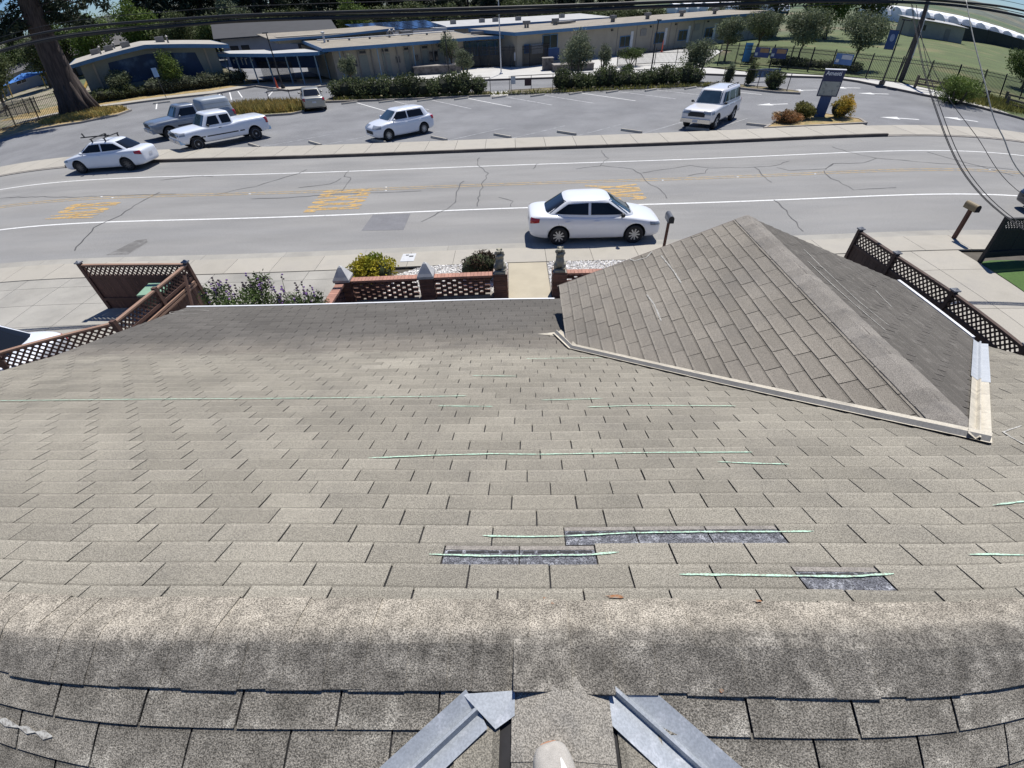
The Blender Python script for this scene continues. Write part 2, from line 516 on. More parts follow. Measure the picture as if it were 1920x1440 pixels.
T, E = 0.3048, 0.127
tab_mb = MB()
TAB_TINT = []
def tab_shape(mb, F, u0, u1, v0, v1, mi, lift=0.0, j=True):
    g = 0.0032
    a = [u0 + g + (rnd.uniform(-.002, .002) if j else 0), u1 - g + (rnd.uniform(-.002, .002) if j else 0)]
    e = [v1 + (rnd.uniform(-.004, .004) if j else 0), v1 + (rnd.uniform(-.004, .004) if j else 0)]
    hi = 0.0072 + (rnd.uniform(-.001, .002) if j else 0)
    vs = []
    for f in (0.0, 0.16, 0.86, 1.0):
        for q in (0, 1):
            vs.append(on(F, a[q], v0 - .004 + (e[q] - v0 + .004) * f, 0.0012 + lift + (hi - .0012) * f))
    vs += [on(F, a[1], e[1], lift), on(F, a[0], e[0], lift)]
    mb.add(vs, [(0, 1, 3, 2), (2, 3, 5, 4), (4, 5, 7, 6), (6, 7, 8, 9), (0, 6, 9), (1, 8, 7)], mi)
    t = rnd.uniform(-.28, .28) if j else 0.0
    TAB_TINT[:] = [t - .8, t, t + .42, t + .3, t, t]

# one nominal tab in its own frame (x along the course, y downhill, z out) shared by the tabs that stand alone
def unit_tab(name, mat):
    mb = MB()
    F = (Vector((0, 0, 0)), Vector((1, 0, 0)), Vector((0, -1, 0)), Vector((0, 0, 1)))
    tab_shape(mb, F, -T / 2, T / 2, -E / 2, E / 2, 0, 0.0, False)
    me = mb.mesh(name)
    me.materials.append(mat)
    at_ = me.attributes.new('tint', 'FLOAT', 'FACE')
    at_.data.foreach_set('value', TAB_TINT)
    return me
def place_tab(me, F, u, v):
    o = bpy.data.objects.new('shingle', me)
    COL.objects.link(o)
    o.parent = roof
    x, y, z = F[1], -F[2], F[3]
    p = on(F, u, v, rnd.uniform(0, .0012))
    m = Matrix(((x.x, y.x, z.x, p.x), (x.y, y.y, z.y, p.y), (x.z, y.z, z.z, p.z), (0, 0, 0, 1)))
    if x.cross(y).dot(z) < 0:
        m = m @ Matrix.Diagonal((-1, 1, 1, 1))
    o.matrix_local = m @ Matrix.Rotation(rnd.uniform(-.006, .006), 4, 'Z') @ Matrix.Rotation(rnd.uniform(-.008, .003), 4, 'X') @ Matrix.Diagonal((rnd.uniform(.992, 1.006), rnd.uniform(.99, 1.035), 1, 1))
    return o
TAB_MAIN, TAB_REAR = unit_tab('shingle_tab', SH_MAIN), unit_tab('shingle_tab_rear', SH_REAR)

# front slope: the courses counted from the survey, course 21 just under the ridge cap
H0 = 1.1925
def v_main(i):                            # slope distance below the ridge of course i's middle
    V = -3.87475 + E * i
    w = -V * CS - H0 * SN
    return (w - RIDGE_W) / CS
missing = {(18, 0), (18, 1), (18, 2), (19, -1), (19, 0), (20, 0)}
first_edge = {18: 0.1507, 19: -0.0385, 20: 0.9915}
field = MB()
field_t = []
singles = 0
for i in range(21, -9, -1):
    vm = v_main(i)
    e0 = 0.2035 + 0.1156 * i
    j0 = int(math.floor((UL - e0) / T))
    for j in range(j0, j0 + 38):
        u0 = e0 + j * T
        u1 = u0 + T
        if u1 < UL or u0 > UR:
            continue
        w = RIDGE_W + vm * CS
        # under the cross gable?
        zc = GZ - K * abs((u0 + u1) / 2 - GU)
        if w > 1.95 and zc > zmain(w) + 0.12:
            continue
        if i in first_edge:
            k = round((u0 - first_edge[i]) / T)
            if (i, k) in missing:
                continue
        half = 0.55 + 1.16 * (w + 0.65)
        cx = (u0 + u1) / 2
        if i >= 8 and -half - .1 < cx < half - .25 and u0 > UL and u1 < UR and singles < 262:
            place_tab(TAB_MAIN, F_MAIN, cx, vm)
            singles += 1
        else:
            n0 = len(field.f)
            tab_shape(field, F_MAIN, max(u0, UL), min(u1, UR), vm - E / 2, vm + E / 2, 0)
            pale = (3.38 < w < 3.56 and -1.62 < cx < -1.15) or (3.56 < w < 3.80 and -1.45 < cx < -.85)
            field_t += [min(1.0, t + .75) for t in TAB_TINT] if pale else TAB_TINT
# rear slope
k = 0
for r_ in range(0, 12):
    vlow = (RIDGE_W - 0.313) / CS + E * r_
    off = 0.03 + 0.17 * r_
    j0 = int(math.floor((UL - off) / T))
    for j in range(j0, j0 + 38):
        u0 = off + j * T; u1 = u0 + T
        if u0 < UL or u1 > UR:
            continue
        cx = (u0 + u1) / 2
        wv = RIDGE_W - (vlow - E / 2) * CS
        if abs(cx - WU) < (RIDGE_Z - K * (RIDGE_W - wv) < WZ) * (WZ - RIDGE_Z + K * (RIDGE_W - wv)) / WK - 0.12:
            continue
        if r_ < 2 and -2.0 < cx < 2.0:
            place_tab(TAB_REAR, F_REAR, cx, vlow - E / 2)
        else:
            n0 = len(field.f)
            tab_shape(field, F_REAR, u0, u1, vlow - E, vlow, 4)
            field_t += TAB_TINT
def fill(F, u_lo, u_hi, v_hi, mi, skip=lambda u, v: False, off0=0.1, step=0.1156, v_start=0.0):
    n = int(math.ceil((v_hi - v_start) / E))
    for q in range(n):
        v1 = v_hi - E * (n - 1 - q); v0 = max(v1 - E, v_start)
        e0 = off0 + step * q
        j0 = int(math.floor((u_lo - e0) / T))
        for j in range(j0, j0 + 60):
            u0 = max(e0 + j * T, u_lo); u1 = min(e0 + (j + 1) * T, u_hi)
            if u1 - u0 < 0.02 or skip((u0 + u1) / 2, (v0 + v1) / 2):
                continue
            n0 = len(field.f)
            tab_shape(field, F, u0, u1, v0, v1, mi)
            field_t.extend(TAB_TINT)
fill(F_PORCH, UL, 0.95, (PW1 - PW0) / pc + .012, 1)
fill(F_GL, 1.9, GW, GE, 2, lambda u, v: GZ - K * v * CS < zmain(u) - 0.10 and u < PW0)
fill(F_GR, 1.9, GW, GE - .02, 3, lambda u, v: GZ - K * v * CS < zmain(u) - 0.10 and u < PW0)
fill(F_WL, -5.9, 0.5, 3.1, 0, lambda u, v: u > .30 or u > RIDGE_W - (RIDGE_Z - WZ + WK * v * WC) / K + 0.03)
fill(F_WR, -5.9, 0.5, 3.1, 0, lambda u, v: u > .30 or u > RIDGE_W - (RIDGE_Z - WZ + WK * v * WC) / K + 0.03)
fo = field.build('shingle_field', [SH_MAIN, SH_PORCH, SH_LEFT, SH_RIGHT, SH_REAR], roof, kind='stuff')
at = fo.data.attributes.new('tint', 'FLOAT', 'FACE')
at.data.foreach_set('value', field_t)

# ridge caps: bent pieces lapped along each ridge
def cap_mesh(name, mats, k2, wid=0.152, L=0.175, front=0, back=1, kb=None):
    mb = MB()
    a = math.atan(k2)
    prof = []
    for s_ in (-1.0, -0.55, -0.16, 0.0, 0.16, 0.55, 1.0):
        d = abs(s_) * wid
        aa = a if s_ > 0 or kb is None else math.atan(kb)
        prof.append((math.copysign(d * math.cos(aa), s_) if s_ else 0.0, -d * math.sin(aa) - (0.008 if s_ == 0 else 0)))
    n = len(prof)
    vs = []
    for x, h in ((-L / 2, 0.0105), (L / 2, 0.0140)):
        vs += [(x, p, z + h) for p, z in prof]
    vs += [(L / 2, p, z + 0.0095) for p, z in prof]
    for q in range(n - 1):
        mb.add([vs[q], vs[q + 1], vs[n + q + 1], vs[n + q]], [(0, 3, 2, 1)], front if q >= n // 2 else back)
        mb.add([vs[n + q], vs[n + q + 1], vs[2 * n + q + 1], vs[2 * n + q]], [(0, 1, 2, 3)], front if q >= n // 2 else back)
    for q in (0, n - 1):                       # outer edges
        p0, p1 = vs[q], vs[n + q]
        mb.add([p0, p1, (p1[0], p1[1], p1[2] - .012), (p0[0], p0[1], p0[2] - .010)], [(0, 1, 2, 3)], front if q else back)
    me = mb.mesh(name)
    for m in mats:
        me.materials.append(m)
    return me
SH_CAP_W = shingle_mat('shingle_wing_cap', (0.250, 0.232, 0.200), (0.195, 0.183, 0.162), 0.5, 0.7, 9.0, 0.42)
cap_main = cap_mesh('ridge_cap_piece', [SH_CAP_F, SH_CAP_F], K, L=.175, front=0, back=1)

u = UL + .08
while u < UR - .05:
    lift_ = max(0.0, WZ - WK * abs(u - WU) - (RIDGE_Z - K * .145)) / .145
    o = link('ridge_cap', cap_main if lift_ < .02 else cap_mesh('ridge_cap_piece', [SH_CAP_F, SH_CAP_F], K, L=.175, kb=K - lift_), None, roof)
    dw = rnd.uniform(-.004, .004)
    bumpz = 0.004 * math.exp(-((u - WU) / 0.22) ** 2)
    o.matrix_local = Matrix.Translation((u, RIDGE_W + dw, RIDGE_Z + rnd.uniform(-.001, .002) + bumpz)) @ Matrix.Rotation(rnd.uniform(-.012, .012), 4, 'Z') @ Matrix.Rotation(rnd.uniform(-.006, .006), 4, 'X')
    u += 0.128 + rnd.uniform(-.006, .006)
SH_CAP_G = shingle_mat('shingle_gable_cap', (0.250, 0.230, 0.202), (0.195, 0.182, 0.164), 0.5, 0.7, 9.0, 0.38)
cap_gable = cap_mesh('ridge_cap_piece_gable', [SH_CAP_G, SH_CAP_G], K, wid=0.14)
RZ90 = Matrix.Rotation(-math.pi / 2, 4, 'Z')
w = 2.0
while w < GW:
    o = link('ridge_cap', cap_gable, None, roof)
    o.matrix_local = Matrix.Translation((GU, w, GZ + rnd.uniform(0, .003))) @ RZ90 @ Matrix.Rotation(math.pi, 4, 'Z') @ Matrix.Rotation(rnd.uniform(-.02, .02), 4, 'Z')
    w += 0.13
cap_wing = cap_mesh('ridge_cap_piece_wing', [SH_CAP_W, SH_CAP_W], WK, wid=0.15, L=.20)
w = 0.40
while w > -3.0:
    o = link('ridge_cap', cap_wing, None, roof)
    o.matrix_local = Matrix.Translation((WU + 0.01, w - .07, WZ + .001)) @ RZ90 @ Matrix.Rotation(rnd.uniform(-.02, .02), 4, 'Z')
    w -= 0.14

# stripped tabs: bare mat, sealant dashes
for i, ua, ub in ((18, 0.1507, 1.0651), (19, -0.3433, 0.2663), (20, 0.9915, 1.2963)):
    vm = v_main(i)
    n = round((ub - ua) / T)
    for q in range(n):
        mb = MB()
        u0, u1 = ua + q * T + .003, ua + (q + 1) * T - .003
        for mi_, va, vb, ha, hb in ((0, -.062, .030, .0016, .0032), (1, .030, .054, .0050, .0058)):
            c = [on(F_MAIN, u0, vm + va, ha), on(F_MAIN, u1, vm + va, ha), on(F_MAIN, u1, vm + vb, hb), on(F_MAIN, u0, vm + vb, hb), on(F_MAIN, u1, vm + vb, -.001), on(F_MAIN, u0, vm + vb, -.001)]
            mb.add(c, [(0, 1, 2, 3), (3, 2, 4, 5)], mi_)
        mb.build('bare_strip', [BARE, BARE_P], roof)
        x = u0 + .012
        while x < u1 - .03:
            d = rnd.choice((.045, .06, .075))
            d = min(d, u1 - .01 - x)
            yy = vm + .016 + rnd.uniform(-.002, .002)
            db = MB()
            db.add([on(F_MAIN, x, yy - .006, .0044), on(F_MAIN, x + d, yy - .006, .0044), on(F_MAIN, x + d, yy + .006, .0050), on(F_MAIN, x, yy + .006, .0050)], [(0, 1, 2, 3)])
            db.build('sealant_dash', TAR, roof)
            x += d + .014

# chalk marks left by an inspector
def ribbon(F, pts, width, h, name, mat, parent, rough=0.35, step=0.03):
    """pts are (u, v) on plane F; the edge wanders like a rubbed line"""
    dense = []
    for a, b in zip(pts[:-1], pts[1:]):
        n = max(1, int(math.hypot(b[0] - a[0], b[1] - a[1]) / step))
        for q in range(n):
            dense.append((a[0] + (b[0] - a[0]) * q / n, a[1] + (b[1] - a[1]) * q / n))
    dense.append(pts[-1])
    mb = MB()
    vs = []
    m = len(dense)
    for q, p in enumerate(dense):
        a, b = dense[max(q - 1, 0)], dense[min(q + 1, m - 1)]
        dx, dy = b[0] - a[0], b[1] - a[1]
        l = math.hypot(dx, dy) or 1
        wv = width * (0.5 + rnd.uniform(-rough, rough) * .5) * (0.25 if q in (0, m - 1) else 1)
        jx = rnd.uniform(-.12, .12) * width
        vs.append(on(F, p[0] - dy / l * (wv + jx), p[1] + dx / l * (wv + jx), h))
        vs.append(on(F, p[0] + dy / l * (wv - jx), p[1] - dx / l * (wv - jx), h))
    mb.add(vs, [(2 * q, 2 * q + 1, 2 * q + 3, 2 * q + 2) for q in range(m - 1)])
    return mb.build(name, mat, parent)
for pl in CHALK_MAIN:
    w = pl[0][1]
    near = w < 1.2
    ribbon(F_MAIN, [(p[0], (p[1] - RIDGE_W) / CS) for p in pl], 0.009 if near else 0.010, 0.0092, 'chalk_mark', CHALK_G if len(pl) != 4 or pl[0][0] < 2.9 else CHALK_W, roof)
for pl in CHALK_LEFT:
    ribbon(F_GL, [(p[1], (GU - p[0]) / CS) for p in pl], 0.016, 0.0092, 'chalk_mark', CHALK_W, roof)
for pl in CHALK_RIGHT:
    ribbon(F_GR, [(p[1], (p[0] - GU) / CS) for p in pl], 0.014, 0.0092, 'chalk_mark', CHALK_W, roof)
for pl in CHALK_REAR:
    ribbon(F_REAR, [(p[0], (RIDGE_W - p[1]) / CS) for p in pl], 0.016, 0.0092, 'chalk_mark', CHALK_W, roof, 0.9)
circ = [(-5.28 + .30 * math.cos(a), 5.98 + .12 * math.sin(a)) for a in np.linspace(.3, 5.6, 22)]
ribbon(F_PORCH, [(p[0], (p[1] - PW0) / pc) for p in circ], 0.009, 0.0092, 'chalk_mark', CHALK_W, roof)

# rust stains and debris near the ridge
RUSTS = M('rust_stain', (0.30, 0.135, 0.055), 0.95, 0.2, 60.0, second=(0.235, 0.205, 0.165), second_scale=60.0, second_lo=0.42, second_hi=0.58)
for (F_, u_, v_, ru, rv) in ((F_MAIN, .055, .155, .010, .008), (F_MAIN, .30, .165, .035, .010), (F_MAIN, .08, .128, .006, .006), (F_MAIN, .78, .140, .022, .008), (F_REAR, .065, .095, .006, .045), (F_REAR, .245, .045, .008, .010), (F_REAR, .57, .135, .008, .006)):
    pts_ = [on(F_, u_ + ru * math.cos(a) * rnd.uniform(.5, 1.1), v_ + rv * math.sin(a) * rnd.uniform(.5, 1.1), .0165 if F_ is F_REAR or v_ < .15 else .0098) for a in np.linspace(0, 6.0, 12)]
    MB().add(pts_, [tuple(range(12))]).build('rust_stain', RUSTS, roof)
# valley flashings: two flanges and a standing rib between them
def flashing(name, pts, nrm_l, nrm_r, wl, wr, rib, mat, lift=0.013, core=None, rb=0.014):
    """pts: valley points; flanges lie on the planes left and right of it"""
    mb = MB()
    vs = []
    for q, p in enumerate(pts):
        p = Vector(p)
        d = (Vector(pts[min(q + 1, len(pts) - 1)]) - Vector(pts[max(q - 1, 0)])).normalized()
        l = d.cross(nrm_l[q]).normalized(); r = -d.cross(nrm_r[q]).normalized()
        up = (nrm_l[q] + nrm_r[q]).normalized()
        b = p + up * lift
        vs += [b + l * wl + nrm_l[q] * .004, b + l * 0.010, b + l * 0.003 + up * rib, b + r * 0.005 + up * rib, b + r * rb, b + r * wr + nrm_r[q] * .004]
    n = 6
    for q in range(len(pts) - 1):
        for a in range(n - 1):
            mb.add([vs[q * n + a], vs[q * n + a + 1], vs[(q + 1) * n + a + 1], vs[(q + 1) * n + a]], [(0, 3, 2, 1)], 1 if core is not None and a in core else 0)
    return mb.build(name, [mat, RIB_GREY], roof)
nM, nG, nR2, nP = F_MAIN[3], F_GL[3], F_GR[3], F_PORCH[3]
def vL(u):                                   # left valley: main (or porch) against the gable's left slope
    z = GZ - K * (GU - u)
    wv = RIDGE_W + (RIDGE_Z - z) / K
    return (u, wv, z)
ptsL = [vL(u) for u in (2.74, 1.45)]
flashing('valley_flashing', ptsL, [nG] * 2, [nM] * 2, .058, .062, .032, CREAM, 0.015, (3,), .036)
ptsL = [vL(1.46), vL(0.50), (0.36, 4.60, zporch(4.60) + .01)]
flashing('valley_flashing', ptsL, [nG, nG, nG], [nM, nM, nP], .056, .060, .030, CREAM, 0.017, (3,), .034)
mb = MB()
mb.add([on(F_PORCH, .12, .50, .010), on(F_PORCH, .40, .40, .010), on(F_PORCH, .50, .62, .010)], [(0, 1, 2)])
mb.build('flashing_tip', CREAM, roof)
def vR(u):
    z = GZ - K * (u - GU)
    return (u, RIDGE_W + (RIDGE_Z - z) / K, z)
flashing('valley_flashing', [vR(2.66), vR(3.72)], [nM] * 2, [nR2] * 2, .062, .062, .024, CREAM, 0.013)
flashing('valley_flashing', [vR(3.70), vR(4.93)], [nM] * 2, [nR2] * 2, .070, .070, .024, GALV_L, 0.015)
# rear wing valleys
nRe, nWL, nWR = F_REAR[3], F_WL[3], F_WR[3]
def vW(du, sgn):
    z = WZ - WK * du
    return (WU + sgn * du, RIDGE_W - (RIDGE_Z - z) / K, z)
flashing('valley_flashing', [vW(.235, -1), vW(1.3, -1)], [nRe] * 2, [nWL] * 2, .062, .062, .022, GALV, 0.010)
flashing('valley_flashing', [vW(.150, 1), vW(1.3, 1)], [nWR] * 2, [nRe] * 2, .085, .075, .022, GALV, 0.008)
mb = MB()
zz = lambda u, w_: max(RIDGE_Z - K * (RIDGE_W - w_), WZ - WK * abs(u - WU)) + .0125
poly = [(-.205, .392), (-.045, .398), (-.045, .335), (-.10, .305)]
mb.add([(a, b, zz(a, b)) for a, b in poly], [(3, 2, 1, 0)])
mb.build('flashing_cap_piece', GALV, roof)

# eaves, rakes, gutter
EDGE = M('drip_edge_white', (0.70, 0.71, 0.72), 0.45, 0.05, 9.0, metal=0.0)
ze = zporch(PW1)
mb = MB().box(((UL + .42) / 2, PW1 + .012, ze - .012), (.42 - UL + .02, .03, .05))
mb.build('drip_edge', EDGE, roof)
mb = MB()
GUz = GZ - K * 2.26
mb.box((UR + .035, (4.25 + GW) / 2, GUz - .012), (.035, GW - 4.25, .06))
mb.build('gutter', EDGE, roof)
RAKE = M('rake_trim_brown', (0.13, 0.105, 0.085), 0.7, 0.15, 5.0)
mb = MB()
mb.bar((UL - .012, RIDGE_W, RIDGE_Z - .08), (UL - .012, PW0, zmain(PW0) - .08), .03, .14)
mb.bar((UL - .012, PW0, zmain(PW0) - .08), (UL - .012, PW1, ze - .08), .03, .14)
mb.build('rake_board', RAKE, roof)
mb = MB()
mb.bar((GU, GW + .015, GZ - .075), (GU - 2.26, GW + .015, GUz - .075), .03, .13)
mb.bar((GU, GW + .015, GZ - .075), (GU + 2.26, GW + .015, GUz - .075), .03, .13)
mb.build('rake_board', RAKE, roof)
mb = MB().bar((UR + .012, RIDGE_W, RIDGE_Z - .08), (UR + .012, 4.22, zmain(4.22) - .08), .03, .14)
mb.build('rake_board', RAKE, roof)
# walls and porch posts under the roof
mb = MB()
zt = zmain(3.9) - .10
mb.prism([(UL + .35, -3.2), (UR - .35, -3.2), (UR - .35, 3.9), (UL + .35, 3.9)], 0, zt - .25)
mb.prism([(GU - 1.95, 3.9), (GU + 1.9, 3.9), (GU + 1.9, 5.15), (GU - 1.95, 5.15)], 0, GUz - .1)
mb.add([(GU - 1.9, 5.15, GUz - .1), (GU + 1.9, 5.15, GUz - .1), (GU, 5.15, GZ - .14), (GU - 1.9, 5.05, GUz - .1), (GU + 1.9, 5.05, GUz - .1), (GU, 5.05, GZ - .14)], [(0, 1, 2), (5, 4, 3), (0, 3, 4, 1), (1, 4, 5, 2), (2, 5, 3, 0)])
for uu in (UL + .36, UR - .45):
    mb.add([(uu, -3.1, zt - .2), (uu, 3.85, zt - .2), (uu, RIDGE_W, RIDGE_Z - .12), (uu + .08, -3.1, zt - .2), (uu + .08, 3.85, zt - .2), (uu + .08, RIDGE_W, RIDGE_Z - .12)], [(0, 1, 2), (5, 4, 3), (0, 3, 4, 1), (1, 4, 5, 2), (2, 5, 3, 0)])
mb.build('wall', STUCCO, house)
for uu in (UL + .3, -3.4, -1.5, .3):
    mb = MB().box((uu, PW1 - .35, (ze - .15) / 2), (.12, .12, ze - .15))
    mb.build('porch_post', WHITE_TRIM, house)
mb = MB().box(((UL + .5) / 2, PW1 - .35, ze - .14), (.5 - UL - .1, .1, .14))
mb.build('porch_beam', WHITE_TRIM, house)

# ------------------------------------------------------------------ the photographer's shoe on the rear ridge
SUEDE = M('shoe_grey_suede', (0.40, 0.375, 0.335), 0.95, 0.08, 60.0, 0.10, 500.0, 0.3, 600.0)
SHOE_W = M('shoe_white_leather', (0.80, 0.80, 0.79), 0.5, 0.04, 30.0)
GUM = M('shoe_gum_sole', (0.34, 0.17, 0.10), 0.7, 0.08, 20.0)
shoe = thing('shoe', 'grey suede sneaker with white leather panels and gum sole standing on the rear ridge', 'shoe')
shoe.matrix_world = Matrix.Rotation(YH, 4, 'Z') @ Matrix.Translation((0.084, 0.108, WZ + .030)) @ Matrix.Rotation(R(104), 4, 'Z') @ Matrix.Diagonal((1.03, 1.16, 1.05, 1))
# local: x towards the toe, y left, z up
def foot_w(x):                                # half width along the foot
    t = (x + .15) / .30
    t = min(max(t, 0), 1)
    return 0.031 + 0.020 * math.sin(math.pi * min(1, t * .9)) ** .8 * (.35 + .65 * t) + .002
def shoe_loft(z0, z1fn, wmul, n=22, m=9, x0=-.145, x1=.150):
    vs, fs = [], []
    for q in range(n + 1):
        t = q / n
        x = x0 + (x1 - x0) * (0.5 - 0.5 * math.cos(math.pi * t))
        endk = math.sqrt(max(0.0, 1 - max(0, (t - .70) / .30) ** 2.2)) if t > .70 else math.sqrt(max(0.0, 1 - ((.22 - t) / .22) ** 2.2)) if t < .22 else 1
        wd = foot_w(x) * wmul * max(endk, .02)
        for a in range(m + 1):
            th = math.pi * a / m
            y = wd * math.copysign(abs(math.cos(th)) ** .75, math.cos(th))
            z = z0 + (z1fn(x) - z0) * (math.sin(th) ** .6) * (.35 + .65 * endk)
            vs.append((x, y, z))
    for q in range(n):
        for a in range(m):
            i = q * (m + 1) + a
            fs.append((i, i + 1, i + m + 2, i + m + 1))
    return vs, fs
vs, fs = shoe_loft(0.018, lambda x: 0.055 + max(0, .06 - x) * .42, 1.0)
mb = MB().add(vs, fs)
up_o = mb.build('upper', SUEDE, shoe, smooth=True)
bvh_shoe = BVHTree.FromPolygons([Vector(v) for v in vs], fs)
mb = MB()
out = []
for q in range(41):
    a = 2 * math.pi * q / 40
    x = .0025 + .1525 * math.cos(a)
    wd = foot_w(x) * 1.08 * abs(math.sin(a)) ** .55
    out.append((x, math.copysign(wd, math.sin(a))))
mb.prism(out[:-1], -.008, .024)
mb.build('sole', GUM, shoe)
def shoe_panel(name, poly, mat):
    cen = (sum(p[0] for p in poly) / len(poly), sum(p[1] for p in poly) / len(poly))
    mb = MB()
    rings = 5
    vs, fs = [], []
    n = len(poly)
    for r_ in range(rings + 1):
        s_ = r_ / rings
        for p in poly:
            x, y = cen[0] + (p[0] - cen[0]) * s_, cen[1] + (p[1] - cen[1]) * s_
            h = bvh_shoe.ray_cast(Vector((x, y, 1)), Vector((0, 0, -1)))
            z = h[0].z if h[0] else .03
            vs.append((x, y, z + .0022))
    for r_ in range(rings):
        for q in range(n):
            fs.append((r_ * n + q, r_ * n + (q + 1) % n, (r_ + 1) * n + (q + 1) % n, (r_ + 1) * n + q))
    mb.add(vs, fs)
    return mb.build(name, mat, shoe, smooth=True)
def teardrop(x0, x1, y0, y1, wd, n=20):
    pts = []
    for q in range(n):
        a = 2 * math.pi * q / n
        t = .5 + .5 * math.cos(a)
        pts.append((x0 + (x1 - x0) * t, y0 + (y1 - y0) * t + wd * math.sin(a) * (1.15 - .85 * t)))
    return pts
shoe_panel('white_panel', teardrop(.010, .112, -.022, -.018, .015), SHOE_W)
shoe_panel('white_panel', teardrop(.010, .092, .036, .026, .008), SHOE_W)
mb = MB()
for q in range(5):
    x = .055 - q * .018
    mb.bar((x, -.020, .066 + (0.06 - x) * .36), (x, .018, .066 + (0.06 - x) * .36), .006, .004)
mb.build('lace', SHOE_W, shoe)
# ------------------------------------------------------------------ ground, street, pavements, parking lot
ASPH = M('road_asphalt_aged', (0.252, 0.247, 0.236), 0.92, 0.10, 0.55, 0.20, 70.0, 0.25, 120.0, second=(0.226, 0.224, 0.218), second_scale=0.35, second_lo=0.42, second_hi=0.66, spec=0.2, aniso=(0.35, 1.6, 1))
LOT = M('parking_lot_asphalt', (0.198, 0.200, 0.204), 0.92, 0.12, 0.35, 0.22, 60.0, 0.25, 110.0, second=(0.170, 0.172, 0.177), second_scale=0.22, second_lo=0.45, second_hi=0.62, spec=0.2)
CONC = M('sidewalk_concrete', (0.375, 0.350, 0.300), 0.9, 0.10, 0.9, 0.10, 90.0, 0.2, 120.0, second=(0.315, 0.295, 0.258), second_scale=0.9, second_lo=0.48, second_hi=0.68, objrand=0.05, spec=0.25)
CONC2 = M('driveway_concrete', (0.330, 0.315, 0.280), 0.9, 0.10, 0.8, 0.10, 90.0, 0.2, 120.0, second=(0.275, 0.264, 0.238), second_scale=0.7, second_lo=0.46, second_hi=0.68, objrand=0.05, spec=0.25)
CONC_W = M('plaza_concrete_pale', (0.47, 0.46, 0.43), 0.9, 0.06, 0.8, 0.06, 60.0, spec=0.25)
KERB = M('kerb_concrete', (0.27, 0.245, 0.215), 0.9, 0.14, 2.0, 0.12, 60.0, objrand=0.03)
SOIL = M('joint_soil', (0.085, 0.075, 0.06), 0.95, 0.2, 3.0)
GROUND = M('open_ground_grass', (0.085, 0.105, 0.045), 0.95, 0.2, 0.05, 0.2, 3.0, second=(0.165, 0.140, 0.080), second_scale=0.04, second_lo=0.5, second_hi=0.6)
DRYG = M('dry_grass_ground', (0.32, 0.23, 0.10), 0.95, 0.2, 2.0, 0.30, 40.0, second=(0.17, 0.15, 0.06), second_scale=1.5, second_lo=0.5, second_hi=0.62)
LAWN = M('field_lawn', (0.082, 0.108, 0.034), 0.95, 0.18, 0.25, 0.25, 12.0, second=(0.150, 0.140, 0.060), second_scale=0.12, second_lo=0.52, second_hi=0.68)
LAWN2 = M('neighbour_lawn', (0.058, 0.115, 0.024), 0.95, 0.2, 1.0, 0.35, 60.0, 0.4, 90.0)
PAINT_W = M('road_paint_white', (0.66, 0.66, 0.64), 0.8, 0.10, 3.0, 0.12, 40.0, second=(0.36, 0.36, 0.35), second_scale=9.0, second_lo=0.56, second_hi=0.72)
PAINT_F = M('lot_paint_faded', (0.46, 0.46, 0.46), 0.85, 0.15, 3.0, 0.15, 30.0, second=(0.22, 0.225, 0.23), second_scale=3.5, second_lo=0.48, second_hi=0.62)
PAINT_FF = M('lot_paint_worn', (0.30, 0.305, 0.31), 0.85, 0.15, 3.0, 0.15, 30.0, second=(0.20, 0.205, 0.21), second_scale=2.5, second_lo=0.45, second_hi=0.58)
PAINT_Y = M('road_paint_yellow', (0.47, 0.29, 0.085), 0.85, 0.15, 4.0, 0.15, 40.0, second=(0.27, 0.235, 0.175), second_scale=7.0, second_lo=0.47, second_hi=0.60)
PAINT_YF = M('centre_line_yellow_faded', (0.36, 0.265, 0.135), 0.85, 0.15, 4.0, 0.15, 40.0, second=(0.235, 0.222, 0.195), second_scale=5.0, second_lo=0.45, second_hi=0.60)
TARL = M('crack_sealant', (0.062, 0.062, 0.062), 0.7, 0.25, 6.0)

def sheet_xy(name, poly, z, mat, parent=None, kind='structure'):
    mb = MB().add([(p[0], p[1], z) for p in poly], [tuple(range(len(poly)))])
    o = mb.build(name, mat, parent)
    if o.data.polygons[0].normal.z < 0:
        o.data.flip_normals()
    if parent is None:
        o['kind'] = kind
    return o
def rect(x0, x1, y0, y1): return [(x0, y0), (x1, y0), (x1, y1), (x0, y1)]

ground = sheet_xy('ground', rect(-3000, 3000, -600, 5000), -0.09, GROUND)
road = sheet_xy('road', rect(-220, 220, 15.35, 28.48), 0.0, ASPH)
yard = sheet_xy('front_yard_soil', rect(-26, 26, -12, 15.0), -0.03, SOIL)
lot = sheet_xy('parking_lot', [(-75, 31.0), (52, 31.0), (44, 32.6), (39, 34.2), (36.66, 35.44), (34.85, 36.83), (33.54, 38.72), (32.19, 41.23), (31.2, 44.2), (30.6, 47.5), (29.6, 49.9),
               (27.27, 51.16), (23.15, 53.3), (19.5, 56.0), (15.4, 57.4), (3.7, 58.1), (-18.6, 58.9), (-22.6, 55.3), (-27.7, 59.4), (-30, 54.6), (-37, 50.8), (-75, 46)], 0.001, LOT)

